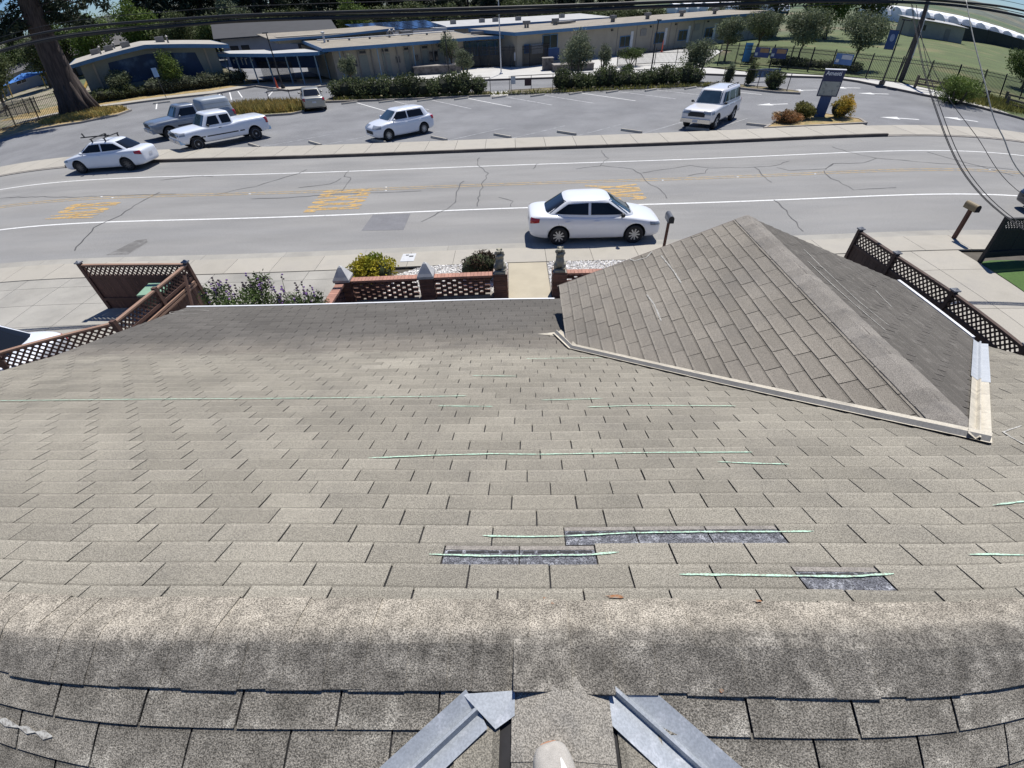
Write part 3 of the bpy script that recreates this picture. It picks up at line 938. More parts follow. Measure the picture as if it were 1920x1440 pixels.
# lane lines, centre line, words
for y, wd, mat in ((18.99, .12, PAINT_W), (25.50, .11, PAINT_W)):
    sheet_xy('lane_line', rect(-200, 200, y - wd / 2, y + wd / 2), 0.005, mat, road)
for dy in (-.13, .13):
    sheet_xy('centre_line', rect(-170, 40, 22.28 + dy - .05, 22.28 + dy + .05), 0.005, PAINT_YF, road)
def road_word(txt, x0, x1, y0, y1):
    cu = bpy.data.curves.new('word', 'FONT')
    cu.body = txt
    cu.size = 1.0
    cu.space_character = 1.0
    cu.offset = 0.035
    tmp = bpy.data.objects.new('word', cu)
    COL.objects.link(tmp)
    bpy.context.view_layer.update()
    me = bpy.data.meshes.new_from_object(tmp.evaluated_get(bpy.context.evaluated_depsgraph_get()))
    bpy.data.objects.remove(tmp)
    co = np.array([v.co[:] for v in me.vertices])
    mn, mx = co.min(0), co.max(0)
    # letters stand along +x (driver's way), reading runs towards -y
    nx = x0 + (co[:, 1] - mn[1]) / (mx[1] - mn[1]) * (x1 - x0)
    ny = y1 - (co[:, 0] - mn[0]) / (mx[0] - mn[0]) * (y1 - y0)
    for v, a, b in zip(me.vertices, nx, ny):
        v.co = (a, b, 0.0065)
    me.update()
    if len(me.polygons) and me.polygons[0].normal.z < 0:
        me.flip_normals()
    return link('painted_word', me, PAINT_Y, road)
road_word('SLOW', -20.4, -18.0, 19.55, 21.6)
road_word('SCHOOL', -8.95, -6.55, 19.45, 22.35)
road_word('XING', 3.3, 5.72, 19.6, 21.75)
# sealed cracks
for pl in CRACKS:
    mb = MB()
    dense = []
    for a, b in zip(pl[:-1], pl[1:]):
        n = max(2, int(math.hypot(b[0] - a[0], b[1] - a[1]) / .35))
        for q in range(n):
            dense.append((a[0] + (b[0] - a[0]) * q / n + rnd.uniform(-.07, .07), a[1] + (b[1] - a[1]) * q / n + rnd.uniform(-.05, .05)))
    dense.append(pl[-1])
    vs = []
    for q, p in enumerate(dense):
        a, b = dense[max(q - 1, 0)], dense[min(q + 1, len(dense) - 1)]
        dx, dy = b[0] - a[0], b[1] - a[1]
        l = math.hypot(dx, dy) or 1
        wd = 0.016 + rnd.uniform(-.007, .012)
        vs += [(p[0] - dy / l * wd, p[1] + dx / l * wd, .0078), (p[0] + dy / l * wd, p[1] - dx / l * wd, .0078)]
    mb.add(vs, [(2 * q, 2 * q + 1, 2 * q + 3, 2 * q + 2) for q in range(len(dense) - 1)])
    o = mb.build('crack', TARL, road)
PATCH = M('asphalt_patch', (0.165, 0.165, 0.172), 0.92, 0.1, 2.0, 0.2, 60.0)
sheet_xy('road_patch', [(-5.86, 17.15), (-4.2, 17.05), (-4.22, 18.82), (-5.8, 18.85)], 0.0045, PATCH, road)
STAIN = M('asphalt_oil_stain', (0.135, 0.130, 0.122), 0.9, 0.2, 3.0, second=(0.20, 0.195, 0.185), second_scale=2.0, second_lo=0.5, second_hi=0.6)
sheet_xy('road_stain', [(-14.75, 15.6), (-13.95, 15.6), (-13.9, 16.7), (-14.1, 17.0), (-14.45, 16.9), (-14.6, 16.2)], 0.0045, STAIN, road)
for x, y in ((-18.9, 22.2), (-19.6, 22.45), (-6.0, 22.5), (-5.9, 22.0), (7.0, 22.1), (10.5, 22.2), (14.0, 22.15), (22.5, 22.4), (-12.4, 22.2)):
    mb = MB().box((x, y, .012), (.1, .1, .02), top=.6)
    mb.build('road_reflector', PAINT_W, road)

# near pavement: gutter, then slabs with open joints; driveways left and right
near_walk = sheet_xy('sidewalk_base', rect(-40, 40, 13.7, 15.36), 0.006, SOIL)
def slab(parent, x0, x1, y0, y1, z1, mat, name='slab', g=.012, z0=0.0, skew=0.0):
    mb = MB().prism([(x0 + g / 2, y0 + g / 2), (x1 - g / 2, y0 + g / 2), (x1 - g / 2 + skew, y1 - g / 2), (x0 + g / 2 + skew, y1 - g / 2)], z0, z1)
    return mb.build(name, mat, parent)
x = -40.0
while x < 40:
    x1 = x + 2.9
    slab(near_walk, x, x1, 14.86, 15.36, .014, CONC2, 'gutter_slab', .008)
    x = x1
x = -40.0
while x < 40:
    x1 = x + 1.52
    slab(near_walk, x, x1, 13.72, 14.86, .055, CONC, 'slab')
    x = x1
drive = sheet_xy('driveway', rect(-24, -5.15, 2.0, 13.71), 0.004, SOIL)
ys = [13.71, 13.10, 11.98, 10.75, 9.5, 8.0, 5.0, 2.0]
for a, b in zip(ys[1:], ys[:-1]):
    x = -24.0
    while x < -5.2:
        x1 = min(x + 1.57, -5.15)
        slab(drive, x, x1, a, b, .04, CONC2, 'slab', .014)
        x = x1
drive2 = sheet_xy('driveway', rect(9.68, 14.25, 2.0, 13.71), 0.004, SOIL)
for a, b in zip([12.4, 10.2, 8.0, 5.0, 2.0], [13.71, 12.4, 10.2, 8.0, 5.0]):
    for x in (9.68, 11.2, 12.72):
        slab(drive2, x, x + 1.52, a, b, .04, CONC, 'slab', .014)
sheet_xy('lawn', [(14.25, 2), (40, 2), (40, 13.0), (14.8, 13.0), (14.3, 12.85)], 0.03, LAWN2)
PATHM = M('entry_path_sand', (0.40, 0.355, 0.265), 0.9, 0.08, 1.5, 0.10, 90.0)
path = sheet_xy('entry_path', rect(-.19, 1.02, 6.4, 13.70), 0.045, PATHM)
METER = M('meter_cover_pale', (0.50, 0.51, 0.52), 0.8, 0.06, 6.0)
mb = MB().box((-3.56, 14.40, .060), (.46, .60, .012))
mc = mb.build('meter_cover', METER, near_walk)
mb = MB().box((-3.62, 14.58, .068), (.10, .07, .006)).box((-3.47, 14.48, .068), (.14, .09, .006))
mb.build('cover_hole', TARL, mc)

# far pavement: kerb and slabs
far_walk = sheet_xy('sidewalk_base', rect(-75, 75, 28.6, 31.05), 0.003, SOIL)
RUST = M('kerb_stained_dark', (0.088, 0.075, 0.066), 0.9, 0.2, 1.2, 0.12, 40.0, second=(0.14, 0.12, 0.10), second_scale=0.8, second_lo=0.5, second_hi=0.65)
x = -75.0
while x < 75:
    x1 = x + 1.75
    low = x > 20.2 or x1 < -25.5
    slab(far_walk, x, x1, 28.66, 31.0, .05 if low else .135, CONC, 'slab', .02)
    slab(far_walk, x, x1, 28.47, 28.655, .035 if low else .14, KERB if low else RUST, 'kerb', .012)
    x = x1

# raised planting beds with kerbs
def inset(poly, d):
    n = len(poly)
    area = sum(poly[i][0] * poly[(i + 1) % n][1] - poly[(i + 1) % n][0] * poly[i][1] for i in range(n))
    sg = 1 if area > 0 else -1
    out = []
    for i in range(n):
        a, b, c = Vector(poly[i - 1]), Vector(poly[i]), Vector(poly[(i + 1) % n])
        d1, d2 = (b - a).normalized(), (c - b).normalized()
        n1, n2 = Vector((-d1.y, d1.x)) * sg, Vector((-d2.y, d2.x)) * sg
        m = (n1 + n2)
        m = m.normalized() / max(.5, m.normalized().dot(n1))
        out.append((b + m * d)[:2])
    return out
def bed(name, poly, fillmat, h=.14, kmat=None, kw=.16):
    ip = inset(poly, kw)
    n = len(poly)
    vs = [(*p, 0) for p in poly] + [(*p, h) for p in poly] + [(*p, h) for p in ip] + [(*p, h - .06) for p in ip]
    fs = []
    for i in range(n):
        j = (i + 1) % n
        fs += [(i, j, n + j, n + i), (n + i, n + j, 2 * n + j, 2 * n + i), (2 * n + i, 2 * n + j, 3 * n + j, 3 * n + i)]
    o = MB().add(vs, fs).build(name, kmat or KERB, None, kind='structure')
    sheet_xy('bed_soil', ip, h - .03, fillmat, o)
    return o
BARK = M('bed_bark_soil', (0.10, 0.085, 0.055), 0.95, 0.3, 2.0, 0.3, 30.0, second=(0.20, 0.17, 0.075), second_scale=0.9, second_lo=0.5, second_hi=0.6)
bed('hedge_bed', [(-16.9, 47.6), (-12.4, 47.6), (-7.4, 47.7), (-1.75, 48.0), (-1.75, 50.3), (-8, 50.2), (-16.5, 51.0)], BARK)
bed('hedge_bed', [(-.1, 48.3), (3.5, 48.6), (9.6, 48.8), (16.2, 48.9), (18.9, 48.0), (20.2, 45.6), (21.6, 43.6), (23.1, 42.5), (23.5, 43.3), (22.0, 46.0), (19.4, 49.8), (16.0, 51.0), (3.5, 51.0), (-.1, 50.6)], BARK)
sheet_xy('entry_path', rect(-1.7, -.15, 47.9, 50.6), 0.02, CONC_W)
GRASSY = M('island_weeds', (0.26, 0.20, 0.062), 0.95, 0.3, 2.0, 0.3, 40.0, second=(0.17, 0.18, 0.06), second_scale=1.2, second_lo=0.45, second_hi=0.6)
bed('grass_island', [(-26.0, 42.3), (-20.0, 41.7), (-17.6, 42.2), (-16.9, 43.2), (-17.4, 44.6), (-19.4, 47.4), (-23.6, 47.4), (-26.2, 45.4)], GRASSY)
bed('tree_bed', [(-60, 41.0), (-46, 41.8), (-35.6, 43.0), (-33.6, 44.9), (-33.7, 47.1), (-36.9, 50.4), (-47, 47.6), (-60, 47.0)], DRYG)
bed('sign_bed', [(15.4, 31.2), (19.2, 31.2), (21.8, 31.4), (22.1, 32.6), (20.9, 34.6), (19.4, 35.0), (17.4, 33.6)], DRYG)
# school side: pale walk along the aisle, plaza, planted ground by the left building
sheet_xy('school_sidewalk', [(-18.6, 58.9), (3.7, 58.1), (15.4, 57.4), (19.5, 56.0), (23.15, 53.3), (27.3, 51.2), (29.6, 49.95), (30.6, 47.6), (31.25, 44.2), (32.2, 41.3), (33.6, 38.8), (34.9, 36.9), (36.7, 35.5),
               (44, 32.7), (46, 34.2), (38.6, 38.6), (36.2, 42.0), (34.2, 47.6), (33.0, 49.4), (29.5, 52.4), (24.2, 57.0), (21.5, 62.5), (30, 79), (26, 84), (5, 73), (-6, 70.5), (-19, 62.4)], 0.012, CONC_W)
def kerb_line(pts, w_=.16, h=.15, mat=KERB):
    mb = MB()
    for a, b in zip(pts[:-1], pts[1:]):
        mb.bar((*a, h / 2), (*b, h / 2), w_, h)
    return mb.build('kerb', mat, None, kind='structure')
kerb_line([(-18.6, 58.9), (3.7, 58.1), (15.4, 57.4), (19.5, 56.0), (23.15, 53.3), (27.3, 51.2), (29.6, 49.95), (30.6, 47.6), (31.25, 44.2), (32.2, 41.3), (33.6, 38.8), (34.9, 36.9), (36.7, 35.5), (44, 32.7), (52, 31.2)], .15, .15, M('kerb_dark_paint', (0.13, 0.115, 0.105), 0.85, 0.2, 1.5, 0.1, 30.0))
kerb_line([(-18.6, 58.9), (-22.6, 55.3), (-27.7, 59.4), (-30, 54.6), (-36.9, 50.9), (-47, 48.4)], .15, .15)
sheet_xy('school_sidewalk', [(-18.7, 59.0), (-22.6, 55.4), (-27.7, 59.5), (-30, 54.7), (-37, 50.9), (-47, 48.5), (-47, 50.6), (-38.2, 53.3), (-31.8, 57.4), (-29.2, 62.4), (-26, 66), (-16, 62)], 0.010, CONC)
sheet_xy('planted_ground', [(-47, 50.6), (-38.2, 53.3), (-31.8, 57.4), (-29.2, 62.4), (-31, 66), (-47, 57), (-55, 54)], 0.014, DRYG)
sheet_xy('playing_field', [(36.7, 36.6), (46, 34.5), (60, 34), (150, 60), (150, 150), (60, 110), (28, 86), (31, 78), (22.3, 62.6), (24.6, 57.4), (29.8, 52.8), (33.3, 49.6), (34.6, 47.6), (36.4, 42.2)], 0.016, LAWN)
sheet_xy('school_yard', [(-30, 64), (40, 100), (20, 140), (-60, 110)], 0.006, LOT)
YARDL = M('yard_gravel_tan', (0.25, 0.22, 0.16), 0.95, 0.2, 0.8, 0.2, 20.0, second=(0.12, 0.13, 0.06), second_scale=0.5, second_lo=0.5, second_hi=0.62)
sheet_xy('playground_ground', [(-47, 49.0), (-60, 47.2), (-110, 60), (-110, 110), (-48, 66), (-44, 57)], 0.008, YARDL)

# stall lines and arrows on the lot
for k_, (sx, sy) in enumerate([(-14.15, 46.93), (-10.88, 47.13), (-7.49, 46.99), (-4.24, 47.13), (-.93, 47.24), (2.47, 47.32), (5.87, 47.67), (9.14, 47.73), (12.54, 47.71), (16.07, 47.9)]):
    a = Vector((sx + .55, sy + .25)); b = a + Vector((.61, -.79)) * 6.2
    n_ = Vector((.79, .61)) * .055
    sheet_xy('stall_line', [(a - n_)[:2], (b - n_)[:2], (b + n_)[:2], (a + n_)[:2]], 0.006, PAINT_F if k_ % 3 else PAINT_W, lot)
for sx in (-18.2, -14.2, -10.4, -6.5, -2.5, 1.6, 5.6, 9.7, 13.8):
    a = Vector((sx - 2.0, 31.15)); b = a + Vector((.755, .655)) * 5.4
    n_ = Vector((-.655, .755)) * .05
    sheet_xy('stall_line', [(a - n_)[:2], (b - n_)[:2], (b + n_)[:2], (a + n_)[:2]], 0.006, PAINT_FF, lot)
for (ax, ay, bx, by) in ((-34.0, 51.5, -31.6, 47.3), (-24.6, 56.4, -23.6, 52.6), (-29.0, 56.0, -26.5, 51.0), (-29.6, 55.0, -27.6, 51.2), (-28.4, 56.6, -26.0, 52.2)):
    a, b = Vector((ax, ay)), Vector((bx, by))
    d = (b - a).normalized(); n_ = Vector((-d.y, d.x)) * .055
    sheet_xy('stall_line', [(a - n_)[:2], (b - n_)[:2], (b + n_)[:2], (a + n_)[:2]], 0.006, PAINT_W, lot)
for ax, ay, ang in ((19.35, 38.99, 178), (24.2, 44.4, 172), (28.0, 44.9, 168), (28.6, 42.0, 168), (24.9, 33.1, 160), (29.3, 33.3, 160)):
    ca, sa = math.cos(R(ang)), math.sin(R(ang))
    pts = [(1.1, 0), (0.0, .42), (0.05, .10), (-1.15, .10), (-1.15, -.10), (0.05, -.10), (0.0, -.42)]
    sheet_xy('painted_arrow', [(ax + p[0] * ca - p[1] * sa, ay + p[0] * sa + p[1] * ca) for p in pts], 0.007, PAINT_W, lot)

# wheel stops
STOPM = M('wheel_stop_concrete', (0.40, 0.37, 0.31), 0.9, 0.12, 2.0, 0.12, 60.0, objrand=0.08)
mb = MB()
Ls = 1.45
prof = [(-.09, 0), (.09, 0), (.075, .07), (.045, .125), (-.045, .125), (-.075, .07)]
vs = [(-Ls / 2, y, z) for y, z in prof] + [(Ls / 2, y, z) for y, z in prof]
mb.add(vs, [tuple(range(5, -1, -1)), tuple(range(6, 12))] + [(q, (q + 1) % 6, 6 + (q + 1) % 6, 6 + q) for q in range(6)])
stop_me = mb.mesh('wheel_stop')
for sx, sy in [(-16.19, 31.75), (-12.38, 31.85), (-8.38, 31.95), (-4.55, 32.05), (-.53, 32.1), (3.54, 32.25), (7.62, 32.15), (11.7, 32.0), (15.6, 32.3)]:
    o = link('wheel_stop', stop_me, STOPM)
    o.location = (sx, sy, 0); o.rotation_euler = (0, 0, R(-41 + rnd.uniform(-3, 3)))
    tag(o, 'concrete wheel stop at a stall along the street sidewalk', 'wheel stop', 'wheel stops by the street sidewalk')
for sx, sy in [(-14.15, 46.93), (-10.88, 47.0), (-7.49, 46.99), (-4.24, 47.1), (-.93, 47.2), (2.47, 47.3), (5.87, 47.6), (9.14, 47.7), (12.54, 47.7), (16.07, 47.8)]:
    o = link('wheel_stop', stop_me, STOPM)
    o.location = (sx, sy, 0); o.rotation_euler = (0, 0, R(33 + rnd.uniform(-4, 4)))
    tag(o, 'concrete wheel stop at a stall in front of the hedge', 'wheel stop', 'wheel stops along the hedge')
for sx, sy, a in [(-33.0, 50.6, 28), (-29.8, 53.6, 60), (-24.6, 56.2, -30)]:
    o = link('wheel_stop', stop_me, STOPM)
    o.location = (sx, sy, 0); o.rotation_euler = (0, 0, R(a))
    tag(o, 'concrete wheel stop near the school walkway beyond the grass island', 'wheel stop', 'wheel stops by the school walkway')
# ------------------------------------------------------------------ fences with lattice tops
REDWOOD = M('fence_redwood', (0.098, 0.050, 0.036), 0.8, 0.18, 2.0, 0.15, 60.0, 0.3, 60.0, objrand=0.15, aniso=(1, 1, .3))
REDCAP = M('fence_rail_pale', (0.27, 0.165, 0.115), 0.8, 0.12, 2.0, 0.12, 60.0)
BROWN = M('fence_dark_brown', (0.062, 0.038, 0.028), 0.8, 0.18, 2.0, 0.12, 60.0, objrand=0.12)
BLACKF = M('fence_black_stain', (0.016, 0.015, 0.016), 0.8, 0.2, 2.0, objrand=0.1)
CAPM = M('post_cap_grey', (0.17, 0.18, 0.20), 0.6, 0.1, 5.0)
def lattice_fence(f, A, B, zt, lat, mats, boards=True, posts=(1, 1), cap=True, sp=0.135, z0=.04):
    """one bay of fence from A to B under the thing f"""
    wood, rail, capm = mats
    A, B = Vector(A), Vector(B)
    Lr = (B - A).length
    d = (B - A) / Lr
    ang = math.atan2(d.y, d.x)
    nrm = Vector((-d.y, d.x))
    def P(s, z, off=0.0): return (A.x + d.x * s + nrm.x * off, A.y + d.y * s + nrm.y * off, z)
    for s, on_ in ((0, posts[0]), (Lr, posts[1])):
        if on_:
            mb = MB().box(P(s, (zt + .06) / 2), (.10, .10, zt + .06), ang)
            po = mb.build('post', wood, f)
            if cap:
                MB().box(P(s, zt + .075), (.15, .15, .03), ang).box(P(s, zt + .11), (.11, .11, .04), ang, top=.2).build('post_cap', capm, po)
    MB().box(P(Lr / 2, zt), (Lr - .10, .085, .035), ang).build('top_rail', rail, f)
    zl = zt - lat
    mb = MB().box(P(Lr / 2, zl), (Lr - .10, .05, .07), ang).box(P(Lr / 2, zt - .035), (Lr - .10, .03, .035), ang)
    pan = mb.build('lattice_panel', wood, f)
    # slats at 45 degrees, two layers
    a0, a1 = .05, Lr - .05
    h0, h1 = zl + .03, zt - .03
    for sgn, off in ((1, .007), (-1, -.007)):
        c = a0 - (h1 - h0) if sgn > 0 else a0
        c += .02
        while True:
            # line s = c + sgn*(z-h0)
            if sgn > 0:
                za, zb = max(h0, h0 + a0 - c), min(h1, h0 + a1 - c)
                sa, sb = c + za - h0, c + zb - h0
                if c > a1: break
            else:
                za, zb = max(h0, h0 + c - a1), min(h1, h0 + c - a0)
                sa, sb = c - (za - h0), c - (zb - h0)
                if c > a1 + (h1 - h0): break
            c += sp
            if zb - za < .03:
                continue
            MB().bar(P(sa, za, off), P(sb, zb, off), .038, .009, up=(nrm.x, nrm.y, 0)).build('lattice_slat', wood, pan)
    if boards:
        s = .05
        while s < Lr - .06:
            wv = min(.14, Lr - .05 - s)
            MB().box(P(s + wv / 2, (zl - .03 + z0) / 2 + .0, rnd.uniform(-.004, .004)), (wv - .008, .018, zl - .03 - z0), ang).build('board', wood, f)
            s += wv
        MB().box(P(Lr / 2, .35, -.035), (Lr - .1, .045, .08), ang).build('rail', wood, f)
fl = thing('lattice_fence', 'redwood fence with lattice top and pale cap rail beside the left driveway', 'fence', (0, 0, 0))
mt = (REDWOOD, REDCAP, CAPM)
lattice_fence(fl, (-11.93, 11.68), (-8.92, 11.53), 1.37, .34, mt)
lattice_fence(fl, (-8.92, 11.53), (-8.93, 10.1), 1.37, .34, mt, posts=(0, 1), cap=False)
lattice_fence(fl, (-8.93, 10.1), (-8.94, 8.57), 1.37, .34, mt, posts=(0, 1), cap=False)
lattice_fence(fl, (-8.94, 8.57), (-10.85, 7.52), 1.37, .42, mt, posts=(0, 1), cap=False)
lattice_fence(fl, (-10.85, 7.52), (-12.7, 6.5), 1.37, .42, mt, posts=(0, 1), cap=False)
for z_ in (.93, .85):
    MB().bar((-8.86, 11.4, z_), (-8.87, 8.6, z_), .04, .05).build('rail', REDCAP, fl)
MB().bar((-8.80, 11.1, 1.25), (-8.62, 10.5, .55), .05, .07).build('brace', REDWOOD, fl)
fr = thing('lattice_fence', 'dark brown lattice-topped fence with capped posts beside the right driveway', 'fence', (0, 0, 0))
mt = (BROWN, BROWN, CAPM)
lattice_fence(fr, (9.60, 12.22), (9.58, 10.66), 1.37, .36, mt)
lattice_fence(fr, (9.58, 10.66), (9.60, 8.74), 1.37, .36, mt, posts=(0, 1))
lattice_fence(fr, (9.60, 8.74), (9.52, 6.68), 1.37, .36, mt, posts=(0, 1))
lattice_fence(fr, (9.52, 6.68), (9.50, 4.7), 1.37, .36, mt, posts=(0, 1))
fb = thing('lattice_fence', 'black stained fence with lattice top standing on the neighbouring lawn edge', 'fence', (0, 0, 0))
mt = (BLACKF, BLACKF, BLACKF)
lattice_fence(fb, (14.30, 12.86), (16.5, 13.15), 1.40, .34, mt, cap=False, sp=.11, z0=.16)
lattice_fence(fb, (16.5, 13.15), (18.9, 13.4), 1.40, .34, mt, posts=(0, 1), cap=False, sp=.11, z0=.16)

# ------------------------------------------------------------------ pierced brick wall with pillars
BRICK = M('brick_red', (0.150, 0.078, 0.058), 0.85, 0.18, 8.0, 0.2, 90.0, 0.3, 90.0, objrand=0.22)
BRICK_T = M('brick_cap_pink', (0.36, 0.185, 0.135), 0.85, 0.12, 6.0, 0.15, 90.0, objrand=0.12)
CAPW = M('pillar_cap_pale', (0.46, 0.46, 0.45), 0.8, 0.08, 4.0, 0.06, 60.0, second=(0.34, 0.34, 0.34), second_scale=3.0, second_lo=0.52, second_hi=0.7)
bw = thing('brick_wall', 'low pierced brick garden wall with brick pillars and pale pyramid caps', 'wall', (0, 0, 0))
brick_me = MB().box((0, 0, 0), (.20, .095, .062)).mesh('brick')
brick_me.materials.append(BRICK)
cap_me = MB().box((0, 0, 0), (.095, .24, .06)).mesh('cap_brick')
cap_me.materials.append(BRICK_T)
def brick_run(A, B, courses=8, z0=.08):
    A, B = Vector(A), Vector(B)
    Lr = (B - A).length; d = (B - A) / Lr; ang = math.atan2(d.y, d.x)
    MB().box(((A.x + B.x) / 2, (A.y + B.y) / 2, z0 / 2), (Lr, .14, z0), ang).build('footing', KERB, bw)
    for c in range(courses):
        s = .10 + (.15 if c % 2 else 0)
        while s < Lr - .06:
            o = link('brick', brick_me, None, bw)
            o.location = (A.x + d.x * s, A.y + d.y * s, z0 + .036 + c * .073)
            o.rotation_euler = (0, 0, ang + rnd.uniform(-.02, .02))
            s += .30
    s = .05
    zt = z0 + courses * .073
    while s < Lr:
        o = link('cap_brick', cap_me, None, bw)
        o.location = (A.x + d.x * s, A.y + d.y * s, zt + .032)
        o.rotation_euler = (0, 0, ang + rnd.uniform(-.02, .02))
        s += .102
def pillar(x, y, h=.74, cap=True, w_=.40):
    q = 0
    z = 0.0
    first = None
    while z < h - .02:
        t = min(.073, h - z)
        o = MB().box((x, y, z + t / 2 - .003), (w_ - (.012 if q % 2 else 0), w_ - (0 if q % 2 else .012), t - .007)).build('brick_course', BRICK, bw)
        z += t; q += 1
    MB().box((x, y, h / 2), (w_ - .03, w_ - .03, h - .01)).build('mortar_core', KERB, bw)
    if cap:
        mb = MB()
        n = 4
        vs, fs = [], []
        prof = [(.245, 0), (.25, .07), (.20, .14), (.12, .27), (.055, .37), (.01, .41)]
        for r_, zz in prof:
            for k_ in range(4):
                a = math.pi / 4 + k_ * math.pi / 2
                vs.append((x + r_ * 1.3 * math.cos(a), y + r_ * 1.3 * math.sin(a), h + zz))
        for i in range(len(prof) - 1):
            for k_ in range(4):
                fs.append((i * 4 + k_, i * 4 + (k_ + 1) % 4, (i + 1) * 4 + (k_ + 1) % 4, (i + 1) * 4 + k_))
        fs += [(3, 2, 1, 0), tuple(range(20, 24))]
        mb.add(vs, fs).build('pillar_cap', CAPW, bw)
WY = 11.62
for px in (-4.82, -2.46):
    pillar(px, WY)
pillar(-.40, WY, .78, False)
pillar(1.24, WY, .78, False)
brick_run((-4.6, WY), (-2.67, WY))
brick_run((-2.25, WY), (-.62, WY))
brick_run((1.45, WY), (4.2, WY))
brick_run((-4.86, WY - .22), (-4.95, 8.6))

# ------------------------------------------------------------------ lion statues
LIONM = M('statue_stone', (0.36, 0.335, 0.255), 0.9, 0.15, 6.0, 0.15, 80.0, 0.4, 60.0, second=(0.20, 0.20, 0.165), second_scale=5.0, second_lo=0.5, second_hi=0.66)
def make_lion():
    mb = MB()
    q = random.Random(3)
    mb.ball((0, .02, .25), (.125, .13, .17))               # haunches and trunk, facing +y
    mb.ball((0, .05, .36), (.11, .11, .15))
    mb.ball((-.10, .03, .15), (.075, .13, .11))
    mb.ball((.10, .03, .15), (.075, .13, .11))
    mb.tube([(-.06, .13, .36), (-.065, .16, .18), (-.065, .18, .08)], [.05, .042, .045], 10)
    mb.tube([(.06, .13, .36), (.065, .16, .18), (.065, .18, .08)], [.05, .042, .045], 10)
    mb.ball((-.065, .20, .085), (.045, .06, .03))
    mb.ball((.065, .20, .085), (.045, .06, .03))
    mb.ball((0, .10, .55), (.085, .10, .095))              # head
    mb.ball((0, .185, .525), (.05, .06, .045))             # muzzle
    for k_ in range(34):                                   # mane locks
        a = q.uniform(0, 2 * math.pi); t = q.uniform(-.9, .75)
        rr = math.sqrt(max(0, 1 - t * t))
        mb.ball((.105 * rr * math.cos(a), .03 + .085 * rr * math.sin(a) * .9, .505 + .125 * t), q.uniform(.028, .045), 8, 6)
    mb.ball((-.062, .07, .635), .026, 8, 6)
    mb.ball((.062, .07, .635), .026, 8, 6)
    mb.tube([(.05, -.10, .10), (.12, -.13, .09), (.16, -.06, .09)], [.022, .02, .028], 8)   # tail
    tmp = link('tmp', mb.mesh('lion_raw'))
    md = tmp.modifiers.new('r', 'REMESH'); md.mode = 'VOXEL'; md.voxel_size = .013; md.use_smooth_shade = True
    bpy.context.view_layer.update()
    me = bpy.data.meshes.new_from_object(tmp.evaluated_get(bpy.context.evaluated_depsgraph_get()))
    bpy.data.objects.remove(tmp)
    me.materials.clear(); me.materials.append(LIONM)
    base = MB().box((0, .04, .03), (.30, .38, .06), top=.96).mesh('plinth')
    base.materials.append(LIONM)
    return me, base
lion_me, plinth_me = make_lion()
for x_, lab in ((-.40, 'seated stone lion on the brick pillar beside the dark round bush'), (1.24, 'seated stone lion on the brick pillar next to the cross gable eave')):
    l = thing('lion_statue', lab, 'statue', (x_, WY - .03, .78), R(rnd.uniform(-6, 6)))
    link('lion_body', lion_me, None, l)
    link('plinth', plinth_me, None, l)

# ------------------------------------------------------------------ gravel, bushes, flowers
PEB = M('white_pebble', (0.80, 0.78, 0.74), 0.8, 0.1, 6.0, tint=0.35)
g = np.random.default_rng(5)
def pebbles(name, x0, x1, y0, y1, n, cut=None):
    P = np.stack([g.uniform(x0, x1, n), g.uniform(y0, y1, n)], 1)
    if cut is not None:
        P = P[cut(P)]
    n = len(P)
    s = g.uniform(.018, .042, n)
    a = g.uniform(0, 6.28, n)
    e1 = np.stack([np.cos(a), np.sin(a), g.uniform(-.3, .3, n)], 1) * s[:, None]
    e2 = np.stack([-np.sin(a), np.cos(a), g.uniform(-.3, .3, n)], 1) * (s * g.uniform(.6, .9, n))[:, None]
    c = np.concatenate([P, (.05 + g.uniform(0, .02, n))[:, None]], 1)
    up = np.array([0, 0, 1.0]) * (s * .6)[:, None]
    t = c + up
    V = []
    for p, q in ((e1, e2), (e2, -e1), (-e1, -e2), (-e2, e1)):
        V.append(np.stack([c + p, c + q, t + q * .35, t + p * .35], 1))
    V.append(np.stack([t + e1 * .35, t + e2 * .35, t - e1 * .35, t - e2 * .35], 1))
    tint = np.tile(np.clip(g.normal(.1, .6, n), -1, 1), 5)
    o = quads_mesh(name, np.concatenate(V), PEB, tint, None, 'stuff')
    return tag(o, 'white pebble gravel spread between the sidewalk and the brick wall', 'gravel')
gb = sheet_xy('gravel_bed', [(-3.9, 11.75), (-.2, 11.75), (-.2, 13.69), (-2.9, 13.69), (-3.7, 13.2)], 0.05, M('gravel_base', (0.30, 0.28, 0.25), 0.95, 0.2, 20.0, 0.3, 60.0))
sheet_xy('gravel_bed', rect(1.03, 9.5, 11.75, 13.69), 0.05, MATS['gravel_base'])
o = pebbles('pebble_gravel', -3.9, 9.5, 11.8, 13.68, 16000, lambda P: ((P[:, 0] < -.22) | (P[:, 0] > 1.05)) & (P[:, 1] < 13.15 + (P[:, 0] + 3.75) * .62) & (P[:, 0] < 4.5))
YLEAF = leaf_mat('leaf_yellow_green', (0.42, 0.36, 0.03), (0.17, 0.22, 0.03), .45)
RLEAF = leaf_mat('leaf_dark_bronze', (0.060, 0.036, 0.020), (0.032, 0.034, 0.018), .5, .12)
b = thing('round_bush', 'clipped yellow-green variegated round bush behind the brick wall', 'bush', (-4.30, 12.75, 0))
MB().ball((0, 0, .40), (.56, .42, .36), 20, 12, jit=.08, rnd=rnd).build('bush_core', M('bush_core_dark', (0.030, 0.040, 0.012), 0.95), b, smooth=True)
leaf_cloud('foliage', YLEAF, b, lumpy(0, 0, .45, .74, .56, .47, 30, 4, .42), 7500, .08, 11, .55)
